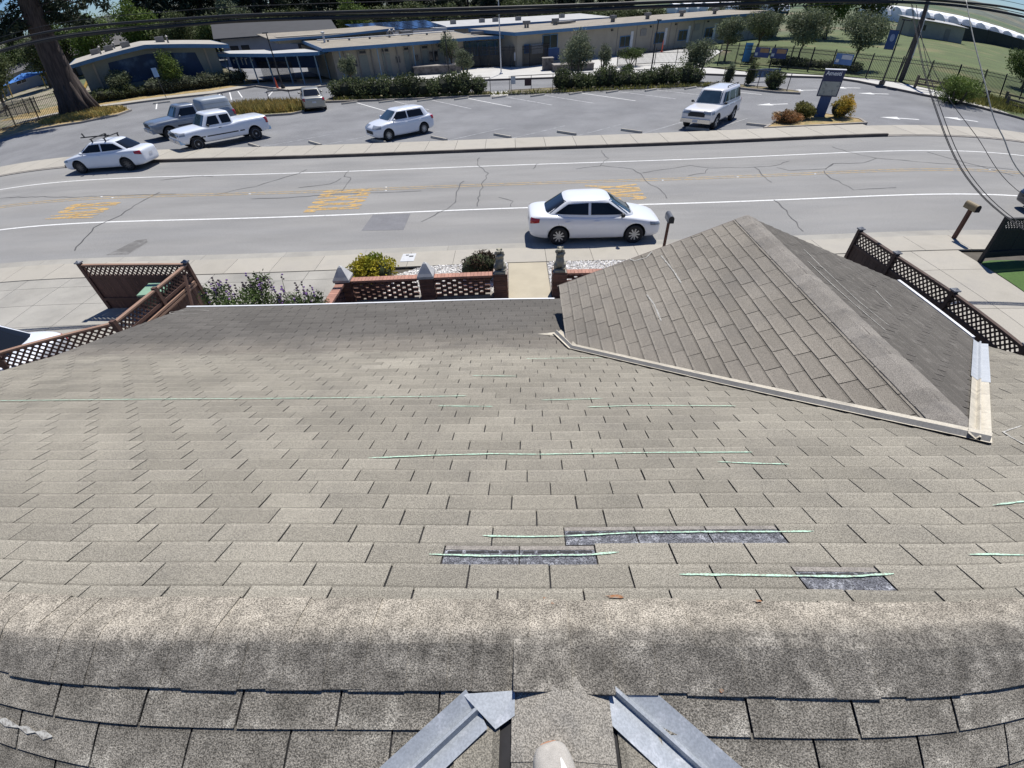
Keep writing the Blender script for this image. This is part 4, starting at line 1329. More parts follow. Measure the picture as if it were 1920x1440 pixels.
MB().tube([(0, 0, 0), (.02, 0, .25)], [.05, .04], 8).build('stem', BARKM, b)
b = thing('round_bush', 'dark bronze round bush beside the left lion pillar', 'bush', (-1.02, 12.65, 0))
MB().ball((0, 0, .42), (.54, .42, .38), 20, 12, jit=.08, rnd=rnd).build('bush_core', MATS['bush_core_dark'], b, smooth=True)
leaf_cloud('foliage', RLEAF, b, lumpy(0, 0, .45, .66, .50, .46, 26, 5, .40), 5200, .075, 12, .5)
MB().tube([(0, 0, 0), (.02, 0, .25)], [.05, .04], 8).build('stem', BARKM, b)
FLEAF = leaf_mat('leaf_flower_bush', (0.085, 0.125, 0.035), (0.055, 0.075, 0.030), .5)
FPET = M('petal_purple', (0.25, 0.13, 0.36), 0.8, 0.1, 20.0, tint=.4, transl=.2)
FDARK = M('seedhead_dark', (0.055, 0.035, 0.050), 0.9)
b = thing('flower_bush', 'leafy bush with purple flowers and dark seed heads below the front eave', 'bush', (-6.1, 9.6, 0))
cl = []
q = random.Random(8)
for k_ in range(46):
    t = q.uniform(-1, 1)
    hgt = 1.68 - .30 * max(0, t) - .25 * max(0, -t - .3)
    cl.append((t * 1.35, q.uniform(-.45, .5), q.uniform(.35, 1.0) * hgt, .28, .28, .24))
leaf_cloud('foliage', FLEAF, b, cl, 9000, .085, 21, .35, .3)
st, fp, fd = MB(), MB(), MB()
for k_ in range(60):
    t = q.uniform(-1.35, 1.35)
    y = q.uniform(-.4, .45)
    top = 1.45 + q.uniform(.0, .42) - .28 * max(0, t)
    p0, p1 = Vector((t, y, 1.0)), Vector((t + q.uniform(-.12, .12), y + q.uniform(-.1, .1), top))
    st.tube([p0, p0.lerp(p1, .5) + Vector((.02, 0, 0)), p1], [.007, .006, .004], 5)
    for z_ in (0, .06, .12):
        (fp if q.random() < .45 else fd).ball(p1 - Vector((q.uniform(-.03, .03), q.uniform(-.03, .03), z_)), (.026, .026, .02), 7, 5)
for k_ in range(26):
    fp.ball((q.uniform(-1.4, 1.3), q.uniform(-.5, .1), q.uniform(1.0, 1.5)), (.035, .035, .02), 7, 5)
st.build('stem', FLEAF, b, kind='stuff'); fp.build('flower', FPET, b, kind='stuff'); fd.build('seed_head', FDARK, b, kind='stuff')

# ------------------------------------------------------------------ mailboxes, bin
def mailbox(label, x, y, post, boxm, doorm, h=1.17, post_w=.09):
    m = thing('mailbox', label, 'mailbox', (x, y, 0), R(rnd.uniform(-4, 4)))
    MB().box((0, 0, (h - .24) / 2), (post_w, post_w, h - .24)).build('post', post, m)
    wd, hh, ln = .17, .22, .50
    prof = [(-wd / 2, 0), (wd / 2, 0), (wd / 2, hh * .55)] + [(wd / 2 * math.cos(a), hh * .55 + hh * .45 * math.sin(a)) for a in np.linspace(.25, math.pi - .25, 8)] + [(-wd / 2, hh * .55)]
    n = len(prof)
    vs = [(p[0], -ln / 2, h - .24 + p[1]) for p in prof] + [(p[0], ln / 2, h - .24 + p[1]) for p in prof]
    mb = MB().add(vs, [(q_, (q_ + 1) % n, n + (q_ + 1) % n, n + q_) for q_ in range(n)])
    bo = mb.build('box', boxm, m)
    MB().add(vs[:n] + [(p[0] * 1.04, -ln / 2 - .008, p[2]) for p in vs[:n]], [tuple(range(n - 1, -1, -1)), tuple(range(n, 2 * n))]).build('back_plate', doorm, bo)
    MB().add(vs[n:], [tuple(range(n - 1, -1, -1))]).build('door', doorm, bo)
    return m
PBROWN = M('mailbox_post_brown', (0.10, 0.045, 0.030), 0.8, 0.15, 4.0)
MBGREY = M('mailbox_grey_metal', (0.105, 0.11, 0.12), 0.45, 0.1, 6.0, metal=.3)
MBTAN = M('mailbox_tan', (0.20, 0.155, 0.085), 0.6, 0.1, 6.0)
DARKD = M('mailbox_door_black', (0.018, 0.018, 0.02), 0.6)
mailbox('grey metal mailbox on a red-brown post by the near kerb', 4.92, 14.18, PBROWN, MBGREY, DARKD, 1.36, .075)
mailbox('tan mailbox on a dark post at the right driveway kerb', 14.73, 14.58, PBROWN, MBTAN, DARKD, 1.25, .10)
bn = thing('wheelie_bin', 'green wheelie bin standing behind the left lattice fence', 'bin', (-9.72, 11.0, .04), R(8))
GBIN = M('bin_green_lid', (0.20, 0.33, 0.23), 0.6, 0.06, 4.0)
MB().box((0, 0, .45), (.50, .55, .82), top=1.12).build('body', M('bin_dark_green', (0.03, 0.06, 0.04), 0.6), bn)
MB().box((0, .02, .89), (.60, .70, .05)).build('lid', GBIN, bn)
for sx in (-.24, .24):
    me = MB().lathe([(.09, -.025), (.09, .025)], 14).mesh('bin_wheel')
    o = link('wheel', me, DARKD, bn); o.location = (sx, -.30, .09); o.rotation_euler = (0, R(90), 0)

# ------------------------------------------------------------------ overhead cables
CABLE = M('cable_black', (0.020, 0.021, 0.024), 0.6, 0.1, 5.0)
CABLE_L = M('cable_grey_twist', (0.34, 0.335, 0.30), 0.6, 0.3, 9.0)
def spline(pts, n=8):
    pts = [Vector(p) for p in pts]
    out = []
    for i in range(len(pts) - 1):
        p0, p1, p2, p3 = pts[max(i - 1, 0)], pts[i], pts[i + 1], pts[min(i + 2, len(pts) - 1)]
        for q_ in range(n):
            t = q_ / n
            out.append(.5 * ((2 * p1) + (p2 - p0) * t + (2 * p0 - 5 * p1 + 4 * p2 - p3) * t * t + (3 * p1 - p0 - 3 * p2 + p3) * t ** 3))
    out.append(pts[-1])
    return out
W1 = [(-70, 13.9, 9.6), (-40, 13.9, 8.6), (-22, 13.9, 7.5), (-13.06, 13.9, 6.79), (-8.96, 13.9, 6.42), (-5.9, 13.9, 6.33), (-1.4, 13.9, 6.29), (3.1, 13.9, 6.26), (6.3, 13.9, 6.27), (10.4, 13.9, 6.50), (13.3, 13.9, 6.89), (20, 13.9, 7.7), (40, 13.9, 9.2)]
W2 = [(-70, 13.9, 9.2), (-40, 13.9, 8.2), (-22, 13.9, 7.2), (-13.1, 13.9, 6.59), (-9.0, 13.9, 6.28), (-5.9, 13.9, 6.23), (-1.4, 13.9, 6.205), (3.1, 13.9, 6.18), (6.3, 13.9, 6.19), (9.4, 13.9, 6.32), (13.3, 13.9, 6.72), (20, 13.9, 7.5), (40, 13.9, 8.9)]
def cable(label, pts, r_, mat=CABLE, n=6):
    o = MB().tube(spline(pts), r_, n, cap=True).build('overhead_cable', mat, None, smooth=True)
    return tag(o, label, 'cable')
cable('thick upper black overhead cable along the near sidewalk', W1, .034)
cable('thick lower black overhead cable along the near sidewalk', W2, .038)
cable('thin black overhead wire lashed just above the thick cables', [(p[0], p[1] + .05, p[2] + .055 + .02 * math.sin(p[0])) for p in W2], .012)
cable('slack black overhead wire weaving between the two thick cables', [(p[0], p[1] - .04, p[2] - .035 + .05 * math.sin(p[0] * .7)) for p in W2], .010)
cable('thin single overhead wire running above the cable bundle', [(p[0], p[1] + .1, p[2] + .16) for p in W1], .008)
cable('pale twisted service cable dropping towards the right driveway', [(11.2, 13.9, 6.65), (11.0, 13.0, 5.78), (10.97, 12.0, 4.81), (11.03, 11.6, 4.37), (11.16, 11.2, 4.01), (11.42, 10.3, 3.36), (12.2, 8.2, 2.9)], .016, CABLE_L)
sd = [(9.66, 13.9, 6.3), (9.58, 13.3, 5.72), (9.52, 12.0, 4.64), (9.83, 10.3, 3.34), (10.42, 8.6, 2.75), (11.6, 6.4, 2.6)]
cable('leftmost of three dark service wires dropping over the right driveway', sd, .008)
cable('middle of three dark service wires dropping over the right driveway', [(p[0] + .05, p[1] + .03, p[2]) for p in sd], .008)
cable('rightmost of three dark service wires dropping over the right driveway', [(p[0] + .15, p[1] + .03, p[2] + .01) for p in sd], .008)
cable('lone thin service wire between the pale twisted cable and the three dark ones', [(9.86, 13.6, 5.73), (10.1, 12.4, 4.71), (10.55, 11.3, 3.94), (11.06, 10.1, 3.17), (12.0, 8.0, 2.8)], .007)
# ------------------------------------------------------------------ vehicles
def paint(name, col, rough=0.28, metal=0.0, var=0.02):
    return M(name, col, rough, var, 2.0, metal=metal, coat=0.6, spec=0.5)
P_WHITE = paint('car_paint_white', (0.74, 0.75, 0.77))
P_WHITE2 = paint('car_paint_cool_white', (0.70, 0.73, 0.78))
P_CREAM = paint('car_paint_pearl', (0.70, 0.69, 0.68))
P_GREY = paint('car_paint_silver_blue', (0.20, 0.225, 0.26), 0.32, 0.35)
P_GOLD = paint('car_paint_champagne', (0.36, 0.35, 0.30), 0.35, 0.35)
P_DARK = paint('car_paint_dark_blue', (0.012, 0.016, 0.035), 0.2)
GLASS = M('car_glass_dark', (0.010, 0.012, 0.015), 0.05, 0.0, spec=0.35)
GLASS_B = M('car_glass_blue_tint', (0.035, 0.060, 0.080), 0.03, 0.3, 1.5, spec=0.9)
RUBBER = M('tyre_rubber', (0.020, 0.020, 0.021), 0.85, 0.1, 20.0)
RIM = M('wheel_silver', (0.42, 0.43, 0.44), 0.35, 0.05, 20.0, metal=0.5)
RIM_D = M('wheel_dark_alloy', (0.10, 0.10, 0.105), 0.35, 0.05, 20.0, metal=0.5)
BLACKP = M('car_trim_black', (0.018, 0.018, 0.019), 0.6, 0.05, 10.0)
RED_L = M('tail_light_red', (0.36, 0.012, 0.018), 0.15, 0.1, 20.0, coat=.6)
CLEAR_L = M('head_light_clear', (0.30, 0.32, 0.34), 0.12, 0.15, 20.0, coat=.6, metal=.2)
AMBER_L = M('marker_amber', (0.55, 0.22, 0.05), 0.2)
CHROME = M('bumper_chrome', (0.55, 0.55, 0.56), 0.2, 0.05, 5.0, metal=0.9)
SEAM = M('car_door_seam', (0.10, 0.105, 0.115), 0.6)
PLATE = M('plate_pale', (0.55, 0.56, 0.58), 0.5)

def evald(obj):
    bpy.context.view_layer.update()
    me = bpy.data.meshes.new_from_object(obj.evaluated_get(bpy.context.evaluated_depsgraph_get()))
    return me
def ringloft(rings):
    vs, fs = [], []
    n = len(rings[0])
    for r_ in rings:
        vs += r_
    for i in range(len(rings) - 1):
        for k_ in range(n):
            fs.append((i * n + k_, i * n + (k_ + 1) % n, (i + 1) * n + (k_ + 1) % n, (i + 1) * n + k_))
    fs.append(tuple(range(n - 1, -1, -1)))
    fs.append(tuple(range((len(rings) - 1) * n, len(rings) * n)))
    return vs, fs
def body_mesh(stations, axles, wr, arch, mats, crown=.02):
    """stations: (x, zb, zt, half width); axles: x of each axle"""
    rings = []
    for x, zb, zt, w_ in stations:
        h = zt - zb
        half = [(0, zb), (w_ * .84, zb), (w_ * .965, zb + .07 * h), (w_, zb + .30 * h), (w_ * 1.0, zb + .58 * h), (w_ * .985, zb + .80 * h), (w_ * .945, zb + .945 * h), (w_ * .80, zt + .002), (w_ * .42, zt + crown * .8)]
        ring = [(x, y, z) for y, z in half] + [(x, 0, zt + crown)] + [(x, -y, z) for y, z in reversed(half[1:])]
        rings.append(ring)
    vs, fs = ringloft(rings)
    mb = MB().add(vs, fs)
    o = link('tmp_body', mb.mesh('body'))
    sub = o.modifiers.new('s', 'SUBSURF'); sub.levels = 2; sub.render_levels = 2
    cuts = []
    for ax in axles:
        for sg in (-1, 1):
            me = MB().lathe([(arch, -.32), (arch, .45)], 28).mesh('cut')
            me.materials.append(mats[0]); me.materials.append(mats[1])
            me.polygons.foreach_set('material_index', [1] * len(me.polygons))
            c = link('tmp_cut', me)
            c.location = (ax, sg * stations[len(stations) // 2][3], wr * 1.02)
            c.rotation_euler = (R(90), 0, 0)
            b_ = o.modifiers.new('b', 'BOOLEAN'); b_.operation = 'DIFFERENCE'; b_.solver = 'EXACT'; b_.object = c
            cuts.append(c)
    o.data.materials.append(mats[0]); o.data.materials.append(mats[1])
    me = evald(o)
    bpy.data.objects.remove(o)
    for c in cuts:
        bpy.data.objects.remove(c)
    me.polygons.foreach_set('use_smooth', [True] * len(me.polygons))
    return me
def cabin_mesh(x1, x2, x3, x4, zb, zr, wb, wr_, crown=.05, n=5.0, m=40, wpow=1.0):
    """x1 windscreen foot, x2 roof front, x3 roof rear, x4 rear glass foot"""
    rings = []
    for t in (-.12, 0, .15, .35, .55, .75, .90, .97, 1.0):
        tt = max(t, 0)
        k_ = tt ** 1.0
        e = 0.0 if tt < .9 else (tt - .9) / .1
        xf = x1 + (x2 - x1) * k_ - .03 * e * e
        xr = x4 + (x3 - x4) * k_ + .03 * e * e
        w_ = wb + (wr_ - wb) * (tt ** wpow) - .035 * e * e
        z = zb + (zr - zb) * t - .0
        rings.append((xf, xr, w_, z))
    for s_, dz in ((.90, .55), (.62, .85), (.25, 1.0)):
        xf, xr, w_, z = rings[8]
        c = (xf + xr) / 2
        rings.append((c + (xf - c) * s_, c + (xr - c) * s_, w_ * s_, zr + crown * dz))
    R_ = []
    for xf, xr, w_, z in rings:
        a_, c = (xf - xr) / 2, (xf + xr) / 2
        ring = []
        for k_ in range(m):
            th = 2 * math.pi * (k_ + .5) / m
            cs, sn = math.cos(th), math.sin(th)
            ring.append((c + a_ * math.copysign(abs(cs) ** (2 / n), cs), w_ * math.copysign(abs(sn) ** (2 / n), sn), z))
        R_.append(ring)
    vs, fs = ringloft(R_)
    me = MB().add(vs, fs).mesh('cabin', True)
    return me
def bvh_of(me):
    return BVHTree.FromPolygons([v.co.copy() for v in me.vertices], [tuple(p.vertices) for p in me.polygons])
def patch(name, bvh, quad, d, mat, parent, nu=8, nv=5, off=.004, smooth=True):
    """grid spanned by four corner points, shot along d onto the surface"""
    q = [Vector(p) for p in quad]
    d = Vector(d).normalized()
    vs, ok = [], []
    for j in range(nv + 1):
        for i in range(nu + 1):
            a, b = i / nu, j / nv
            p = (q[0] * (1 - a) + q[1] * a) * (1 - b) + (q[3] * (1 - a) + q[2] * a) * b
            h = bvh.ray_cast(p, d)
            if h[0] is None:
                vs.append(p); ok.append(False)
            else:
                vs.append(h[0] - d * off + (h[1] * off if h[1].dot(d) < 0 else Vector((0, 0, 0)))); ok.append(True)
    fs = []
    for j in range(nv):
        for i in range(nu):
            f = (j * (nu + 1) + i, j * (nu + 1) + i + 1, (j + 1) * (nu + 1) + i + 1, (j + 1) * (nu + 1) + i)
            if all(ok[k_] for k_ in f):
                fs.append(f)
    if not fs:
        return None
    return MB().add(vs, fs).build(name, mat, parent, smooth=smooth)
WHEELS = {}
def wheel_parts(rad, wid, rimm, spokes):
    key = (rad, wid, rimm.name, spokes)
    if key in WHEELS:
        return WHEELS[key]
    r0 = rad * .66
    ty = MB().lathe([(r0, -wid * .42), (r0 * 1.05, -wid * .5), (rad * .93, -wid * .5), (rad, -wid * .36), (rad, wid * .36), (rad * .93, wid * .5), (r0 * 1.05, wid * .5), (r0, wid * .42)], 28).mesh('tyre', True)
    ty.materials.append(RUBBER)
    mb = MB()
    mb.lathe([(r0 * .99, -.03), (r0 * .99, wid * .40), (r0 * .90, wid * .44), (r0 * .86, wid * .30), (.05, wid * .26)], 28)
    for k_ in range(spokes):
        a = 2 * math.pi * k_ / spokes
        mb.bar((.03 * math.cos(a), .03 * math.sin(a), wid * .36), (r0 * .92 * math.cos(a), r0 * .92 * math.sin(a), wid * .40), r0 * (1.9 / spokes), .03, mi=1, up=(0, 0, 1))
    mb.lathe([(.05, wid * .30), (.05, wid * .46), (.03, wid * .47)], 12, mi=1)
    ri = mb.mesh('rim')
    ri.materials.append(BLACKP if spokes else rimm); ri.materials.append(rimm)
    WHEELS[key] = (ty, ri)
    return WHEELS[key]
def add_wheels(car, axles, track, rad, wid, rimm, spokes):
    ty, ri = wheel_parts(rad, wid, rimm, spokes)
    for ax in axles:
        for sg in (-1, 1):
            e = link('wheel', ty, None, car)
            e.location = (ax, sg * track, rad)
            e.rotation_euler = (R(-90 * sg), 0, 0)
            link('rim', ri, None, e)
def side_strip(name, bvh, pts, mat, parent, wd=.012, sides=(1, -1)):
    for sg in sides:
        vs, fs = [], []
        for x, z in pts:
            h = bvh.ray_cast(Vector((x, sg * 3, z)), Vector((0, -sg, 0)))
            y = h[0].y if h[0] else sg * .8
            vs.append((x, y + sg * .003, z))
        mb = MB()
        for a, b in zip(vs[:-1], vs[1:]):
            dx, dz = b[0] - a[0], b[2] - a[2]
            l = math.hypot(dx, dz) or 1
            nx, nz = -dz / l * wd / 2, dx / l * wd / 2
            mb.add([(a[0] - nx, a[1], a[2] - nz), (b[0] - nx, b[1], b[2] - nz), (b[0] + nx, b[1], b[2] + nz), (a[0] + nx, a[1], a[2] + nz)], [(0, 1, 2, 3)])
        mb.build(name, mat, parent)
def mirrors(car, x, y, z, mat):
    for sg in (-1, 1):
        mb = MB().ball((x, sg * (y + .09), z), (.075, .10, .07), 12, 8).bar((x, sg * (y - .04), z - .03), (x, sg * (y + .05), z - .02), .05, .04)
        mb.build('mirror', mat, car, smooth=True)
def handles(car, bvh, xs, z, mat):
    for sg in (-1, 1):
        for x in xs:
            h = bvh.ray_cast(Vector((x, sg * 3, z)), Vector((0, -sg, 0)))
            if h[0]:
                MB().box((x, h[0].y + sg * .015, z), (.16, .03, .03)).build('door_handle', mat, car)

def sedan(label, loc, head, pm, group, L=4.54, W=1.76, Hh=1.465, wb=2.6, rimm=RIM, spokes=9, wheel_r=.315, glass=GLASS, mirror=None, coupe=0.0, lean=False):
    c = thing('parked_car', label, 'car', (*loc, 0), R(head), group)
    k_ = L / 4.54
    h2 = W / 2
    fx, rx = 1.33 * k_, 1.33 * k_ - wb
    st = [(2.27, .34, .60, .56), (2.20, .24, .68, .72), (2.02, .20, .745, .815), (1.7, .19, .82, .865), (1.33, .19, .885, .88), (.95, .18, .94, .88), (.4, .17, .955, .88), (-.4, .17, .965, .88), (-1.0, .18, .985, .88),
          (-1.4, .19, 1.005, .88), (-1.8, .21, 1.02, .865), (-2.08, .25, 1.00, .81), (-2.22, .30, .95, .73), (-2.27, .40, .88, .60)]
    st = [(x * k_, zb, zt, w_ * h2 / .88) for x, zb, zt, w_ in st]
    bm = body_mesh(st, (fx, rx), wheel_r, wheel_r + .065, (pm, BLACKP))
    body = link('body', bm, None, c)
    cm = cabin_mesh(1.32 * k_, .44 * k_, -1.04 * k_, -1.90 * k_, .90, Hh - .045, .81 * h2 / .88, .63 * h2 / .88, .045)
    cab = link('cabin', cm, pm, c)
    bb, bc = bvh_of(bm), bvh_of(cm)
    zt, zl = Hh - .115, .985
    for sg in (1, -1):
        patch('side_window', bc, [(.94 * k_, sg * 2, zl - .01), (-.20 * k_, sg * 2, zl + .01), (-.20 * k_, sg * 2, zt), (.38 * k_, sg * 2, zt - .02)], (0, -sg, 0), glass, c)
        patch('side_window', bc, [(-.29 * k_, sg * 2, zl + .01), (-1.40 * k_, sg * 2, zl + .06), (-.96 * k_, sg * 2, zt - .03), (-.29 * k_, sg * 2, zt)], (0, -sg, 0), glass, c)
    patch('windscreen', bc, [(3, .68, .955), (3, -.68, .955), (3, -.54, Hh - .075), (3, .54, Hh - .075)], (-1, 0, 0), GLASS_B, c, 10, 8)
    patch('rear_window', bc, [(-3, -.63, 1.03), (-3, .63, 1.03), (-3, .52, Hh - .08), (-3, -.52, Hh - .08)], (1, 0, 0), glass, c, 10, 8)
    for sg in (1, -1):
        patch('tail_light', bb, [(-2.56 * k_, sg * 1.02, .74), (-2.36 * k_, sg * 1.26, .80), (-2.36 * k_, sg * 1.26, .92), (-2.56 * k_, sg * 1.02, .94)], (.72, -sg * .72, 0), RED_L, c, 6, 4, .006)
        patch('head_light', bb, [(2.52 * k_, sg * 1.0, .58), (2.30 * k_, sg * 1.30, .62), (2.30 * k_, sg * 1.30, .73), (2.52 * k_, sg * 1.0, .68)], (-.72, -sg * .72, 0), CLEAR_L, c, 6, 4, .006)
    patch('grille', bb, [(3, .42, .52), (3, -.42, .52), (3, -.45, .62), (3, .45, .62)], (-1, 0, 0), BLACKP, c, 6, 2, .005)
    patch('number_plate', bb, [(-3, -.16, .62), (-3, .16, .62), (-3, .16, .74), (-3, -.16, .74)], (1, 0, 0), PLATE, c, 2, 2, .008)
    side_strip('door_seam', bb, [(.98 * k_, .30), (.99 * k_, .60), (.92 * k_, .92)], SEAM, c)
    side_strip('door_seam', bb, [(-.24 * k_, .28), (-.24 * k_, .92)], SEAM, c)
    side_strip('door_seam', bb, [(-.86 * k_, .30), (-1.02 * k_, .58), (-1.28 * k_, .74), (-1.33 * k_, .93)], SEAM, c)
    side_strip('door_seam', bb, [(.98 * k_, .30), (-.86 * k_, .29)], SEAM, c, .016)
    handles(c, bb, (.0, -.98 * k_), .80, pm)
    mirrors(c, .86 * k_, .80 * h2 / .88, .99, mirror or pm)
    add_wheels(c, (fx, rx), h2 - .115, wheel_r, .20, rimm, spokes)
    return c, bb, bc

# white sedan at the near kerb
near, bb, bc = sedan('white four-door sedan parked at the near kerb beyond the lion pillars', (2.80, 15.97), .5, P_WHITE, 'cars parked on the street', mirror=BLACKP)
MB().bar((1.20, .45, .975), (1.22, -.05, .985), .03, .02).bar((1.22, -.05, .985), (1.16, -.55, .975), .03, .02).build('wiper', BLACKP, near)
# white sedan with roof rack at the far kerb
sc, _, _ = sedan('white four-door sedan with black roof bars parked at the far kerb beside the pickups', (-22.35, 27.75), 181.5, P_WHITE2, 'cars parked on the street', 4.63, 1.78, 1.455, 2.7, RIM_D, 10)
mb = MB()
for x in (.12, -.62):
    mb.bar((x, -.66, 1.60), (x, .66, 1.60), .05, .035)
    for sg in (-1, 1):
        mb.bar((x, sg * .56, 1.40), (x, sg * .58, 1.60), .06, .05)
rk = mb.build('roof_bar', BLACKP, sc)
mb = MB().bar((.85, .30, 1.66), (-.75, .30, 1.66), .07, .045).bar((.62, .30, 1.66), (.70, .30, 1.86), .05, .05).bar((-.60, .30, 1.66), (-.62, .30, 1.76), .05, .05)
mb.build('bike_rail', BLACKP, sc)
# champagne sedan nose-in by the hedge
sedan('champagne saloon car parked nose-in beside the hedge end and grass island', (-16.75, 45.35), 112, P_GOLD, 'cars in the parking lot', 4.8, 1.82, 1.47, 2.75, RIM, 7, .32)
# white car in the left driveway
sedan('white car in the left driveway hidden behind the lattice fence', (-12.9, 8.1), 182, P_WHITE2, None, 4.7, 1.82, 1.46, 2.7, RIM, 7)

def hatch(label, loc, head, pm, group, L, W, Hh, wb, spec):
    """spec: boxy vehicle data"""
    c = thing(spec.get('name', 'parked_car'), label, spec.get('cat', 'car'), (*loc, 0), R(head), group)
    h2 = W / 2
    fx = spec['fx']; rx = fx - wb
    bm = body_mesh([(x, zb, zt, w_ * h2) for x, zb, zt, w_ in spec['st']], (fx, rx), spec['wr'], spec['wr'] + spec.get('gap', .07), (pm, BLACKP))
    link('body', bm, None, c)
    bb = bvh_of(bm)
    for q_, cb in enumerate(spec['cabins']):
        cm = cabin_mesh(*cb['x'], cb['zb'], cb['zr'], cb['wb'] * h2, cb['wt'] * h2, cb.get('crown', .05), cb.get('n', 6.0), 44)
        link(cb.get('name', 'cabin'), cm, cb.get('mat', pm), c)
        bc = bvh_of(cm)
        for (xa, xb, za, xc, xd, zc) in cb.get('win', []):
            for sg in (1, -1):
                patch('side_window', bc, [(xa, sg * 2, za), (xb, sg * 2, za), (xd, sg * 2, zc), (xc, sg * 2, zc)], (0, -sg, 0), GLASS, c)
        if 'ws' in cb:
            y0, z0, y1, z1 = cb['ws']
            patch('windscreen', bc, [(4, y0, z0), (4, -y0, z0), (4, -y1, z1), (4, y1, z1)], (-1, 0, 0), GLASS_B, c, 10, 7)
        if 'rw' in cb:
            y0, z0, y1, z1 = cb['rw']
            patch('rear_window', bc, [(-4, -y0, z0), (-4, y0, z0), (-4, y1, z1), (-4, -y1, z1)], (1, 0, 0), GLASS, c, 8, 5)
    fz, rz = spec['fz'], spec['rz']
    for sg in (1, -1):
        X = L / 2
        patch('head_light', bb, [(X + .3, sg * (h2 * .72), fz[0]), (X - .12, sg * (h2 + .20), fz[0]), (X - .12, sg * (h2 + .20), fz[1]), (X + .3, sg * (h2 * .72), fz[1])], (-.72, -sg * .6, 0), CLEAR_L, c, 6, 4, .006)
        patch('tail_light', bb, [(-X - .1, sg * (h2 * .97), rz[0]), (-X + .03, sg * (h2 + .13), rz[0]), (-X + .03, sg * (h2 + .13), rz[1]), (-X - .1, sg * (h2 * .97), rz[1])], (.72, -sg * .6, 0), RED_L, c, 5, 4, .006)
    gy, g0, g1 = spec['grille']
    patch('grille', bb, [(4, gy, g0), (4, -gy, g0), (4, -gy, g1), (4, gy, g1)], (-1, 0, 0), BLACKP, c, 6, 3, .006)
    for pts in spec['seams']:
        side_strip('door_seam', bb, pts, SEAM, c)
    for pts, wd in spec.get('trim', []):
        side_strip('side_moulding', bb, pts, BLACKP, c, wd)
    handles(c, bb, spec['handles'][0], spec['handles'][1], spec.get('hm', pm))
    mx_, my_, mz_ = spec['mirror']
    mirrors(c, mx_, my_ * h2, mz_, spec.get('mm', pm))
    if 'bumper' in spec:
        fb, rb, mat_ = spec['bumper']
        X = L / 2
        MB().box((X - .10, 0, fb), (.28, W * .93, .20), top=.97).build('front_bumper', mat_, c)
        MB().box((-X + .08, 0, rb), (.24, W * .93, .18), top=.97).build('rear_bumper', mat_, c)
        MB().box((X + .045, 0, fb), (.012, .32, .14)).build('number_plate', PLATE, c)
    add_wheels(c, (fx, rx), h2 - spec.get('tin', .13), spec['wr'], spec.get('ww', .22), spec.get('rim', RIM), spec.get('spokes', 8))
    return c

# white hatchback
hatch('white five-door hatchback alone in the parking lot with dark side glass', (-7.20, 33.55), 220, P_WHITE2, 'cars in the parking lot', 4.36, 1.77, 1.55, 2.6, dict(
    fx=1.32, wr=.32, st=[(2.18, .36, .62, .66), (2.12, .26, .74, .82), (1.9, .21, .86, .94), (1.5, .20, .96, 1.0), (1.0, .19, 1.03, 1.0), (0, .18, 1.0, 1.0), (-1.0, .19, 1.03, 1.0), (-1.6, .21, 1.06, .99), (-1.98, .25, 1.06, .95), (-2.14, .32, 1.02, .87), (-2.18, .42, .92, .74)],
    cabins=[dict(x=(1.25, .42, -1.62, -2.02), zb=.95, zr=1.50, wb=.94, wt=.70, ws=(.66, 1.05, .52, 1.46), rw=(.55, 1.12, .48, 1.42),
            win=[(.86, -.20, 1.06, .40, -.20, 1.42), (-.28, -1.42, 1.06, -.28, -1.30, 1.42)])],
    fz=(.70, .86), rz=(.80, 1.04), grille=(.42, .42, .60), seams=[[(.98, .30), (1.0, .95)], [(-.24, .28), (-.24, .98)], [(-.95, .30), (-1.15, .62), (-1.38, .98)], [(.98, .30), (-.95, .30)]],
    handles=((-.05, -1.05), .86), mirror=(.80, .90, 1.08), rim=RIM, spokes=12))
# full-size SUV
suv = hatch('white full-size sport utility vehicle with roof rails parked by the entrance sign', (13.0, 33.75), 230, P_CREAM, 'cars in the parking lot', 5.05, 2.0, 1.93, 2.95, dict(
    name='parked_suv', cat='suv', fx=1.50, wr=.385, gap=.085, st=[(2.50, .58, .92, .86), (2.46, .44, 1.02, .95), (2.25, .38, 1.10, .985), (1.5, .34, 1.16, 1.0), (1.0, .33, 1.20, 1.0), (0, .32, 1.22, 1.0), (-1.4, .34, 1.22, 1.0), (-2.2, .38, 1.22, .985), (-2.44, .44, 1.20, .95), (-2.50, .55, 1.12, .88)],
    cabins=[dict(x=(1.15, .62, -2.18, -2.44), zb=1.14, zr=1.88, wb=.95, wt=.76, n=8.0, ws=(.76, 1.24, .66, 1.82), rw=(.66, 1.30, .60, 1.78),
            win=[(.86, -.10, 1.28, .52, -.10, 1.76), (-.20, -1.10, 1.28, -.20, -1.10, 1.76), (-1.22, -2.16, 1.28, -1.22, -2.06, 1.76)])],
    fz=(.86, 1.04), rz=(.95, 1.20), grille=(.52, .74, .98), seams=[[(.98, .45), (.98, 1.16)], [(-.14, .45), (-.14, 1.18)], [(-1.15, .45), (-1.15, 1.18)]], trim=[([(1.0, .62), (-1.1, .62)], .05)],
    handles=((-.02, -1.02), 1.04), mirror=(.82, .96, 1.26), mm=BLACKP, bumper=(.52, .52, CHROME), rim=RIM, spokes=6, ww=.26))
for sg in (-1, 1):
    MB().bar((-.1, sg * .62, 1.985), (-1.9, sg * .62, 1.985), .04, .035).bar((-.15, sg * .62, 1.90), (-.15, sg * .62, 1.985), .04).bar((-1.85, sg * .62, 1.90), (-1.85, sg * .62, 1.985), .04).build('roof_rail', BLACKP, suv)
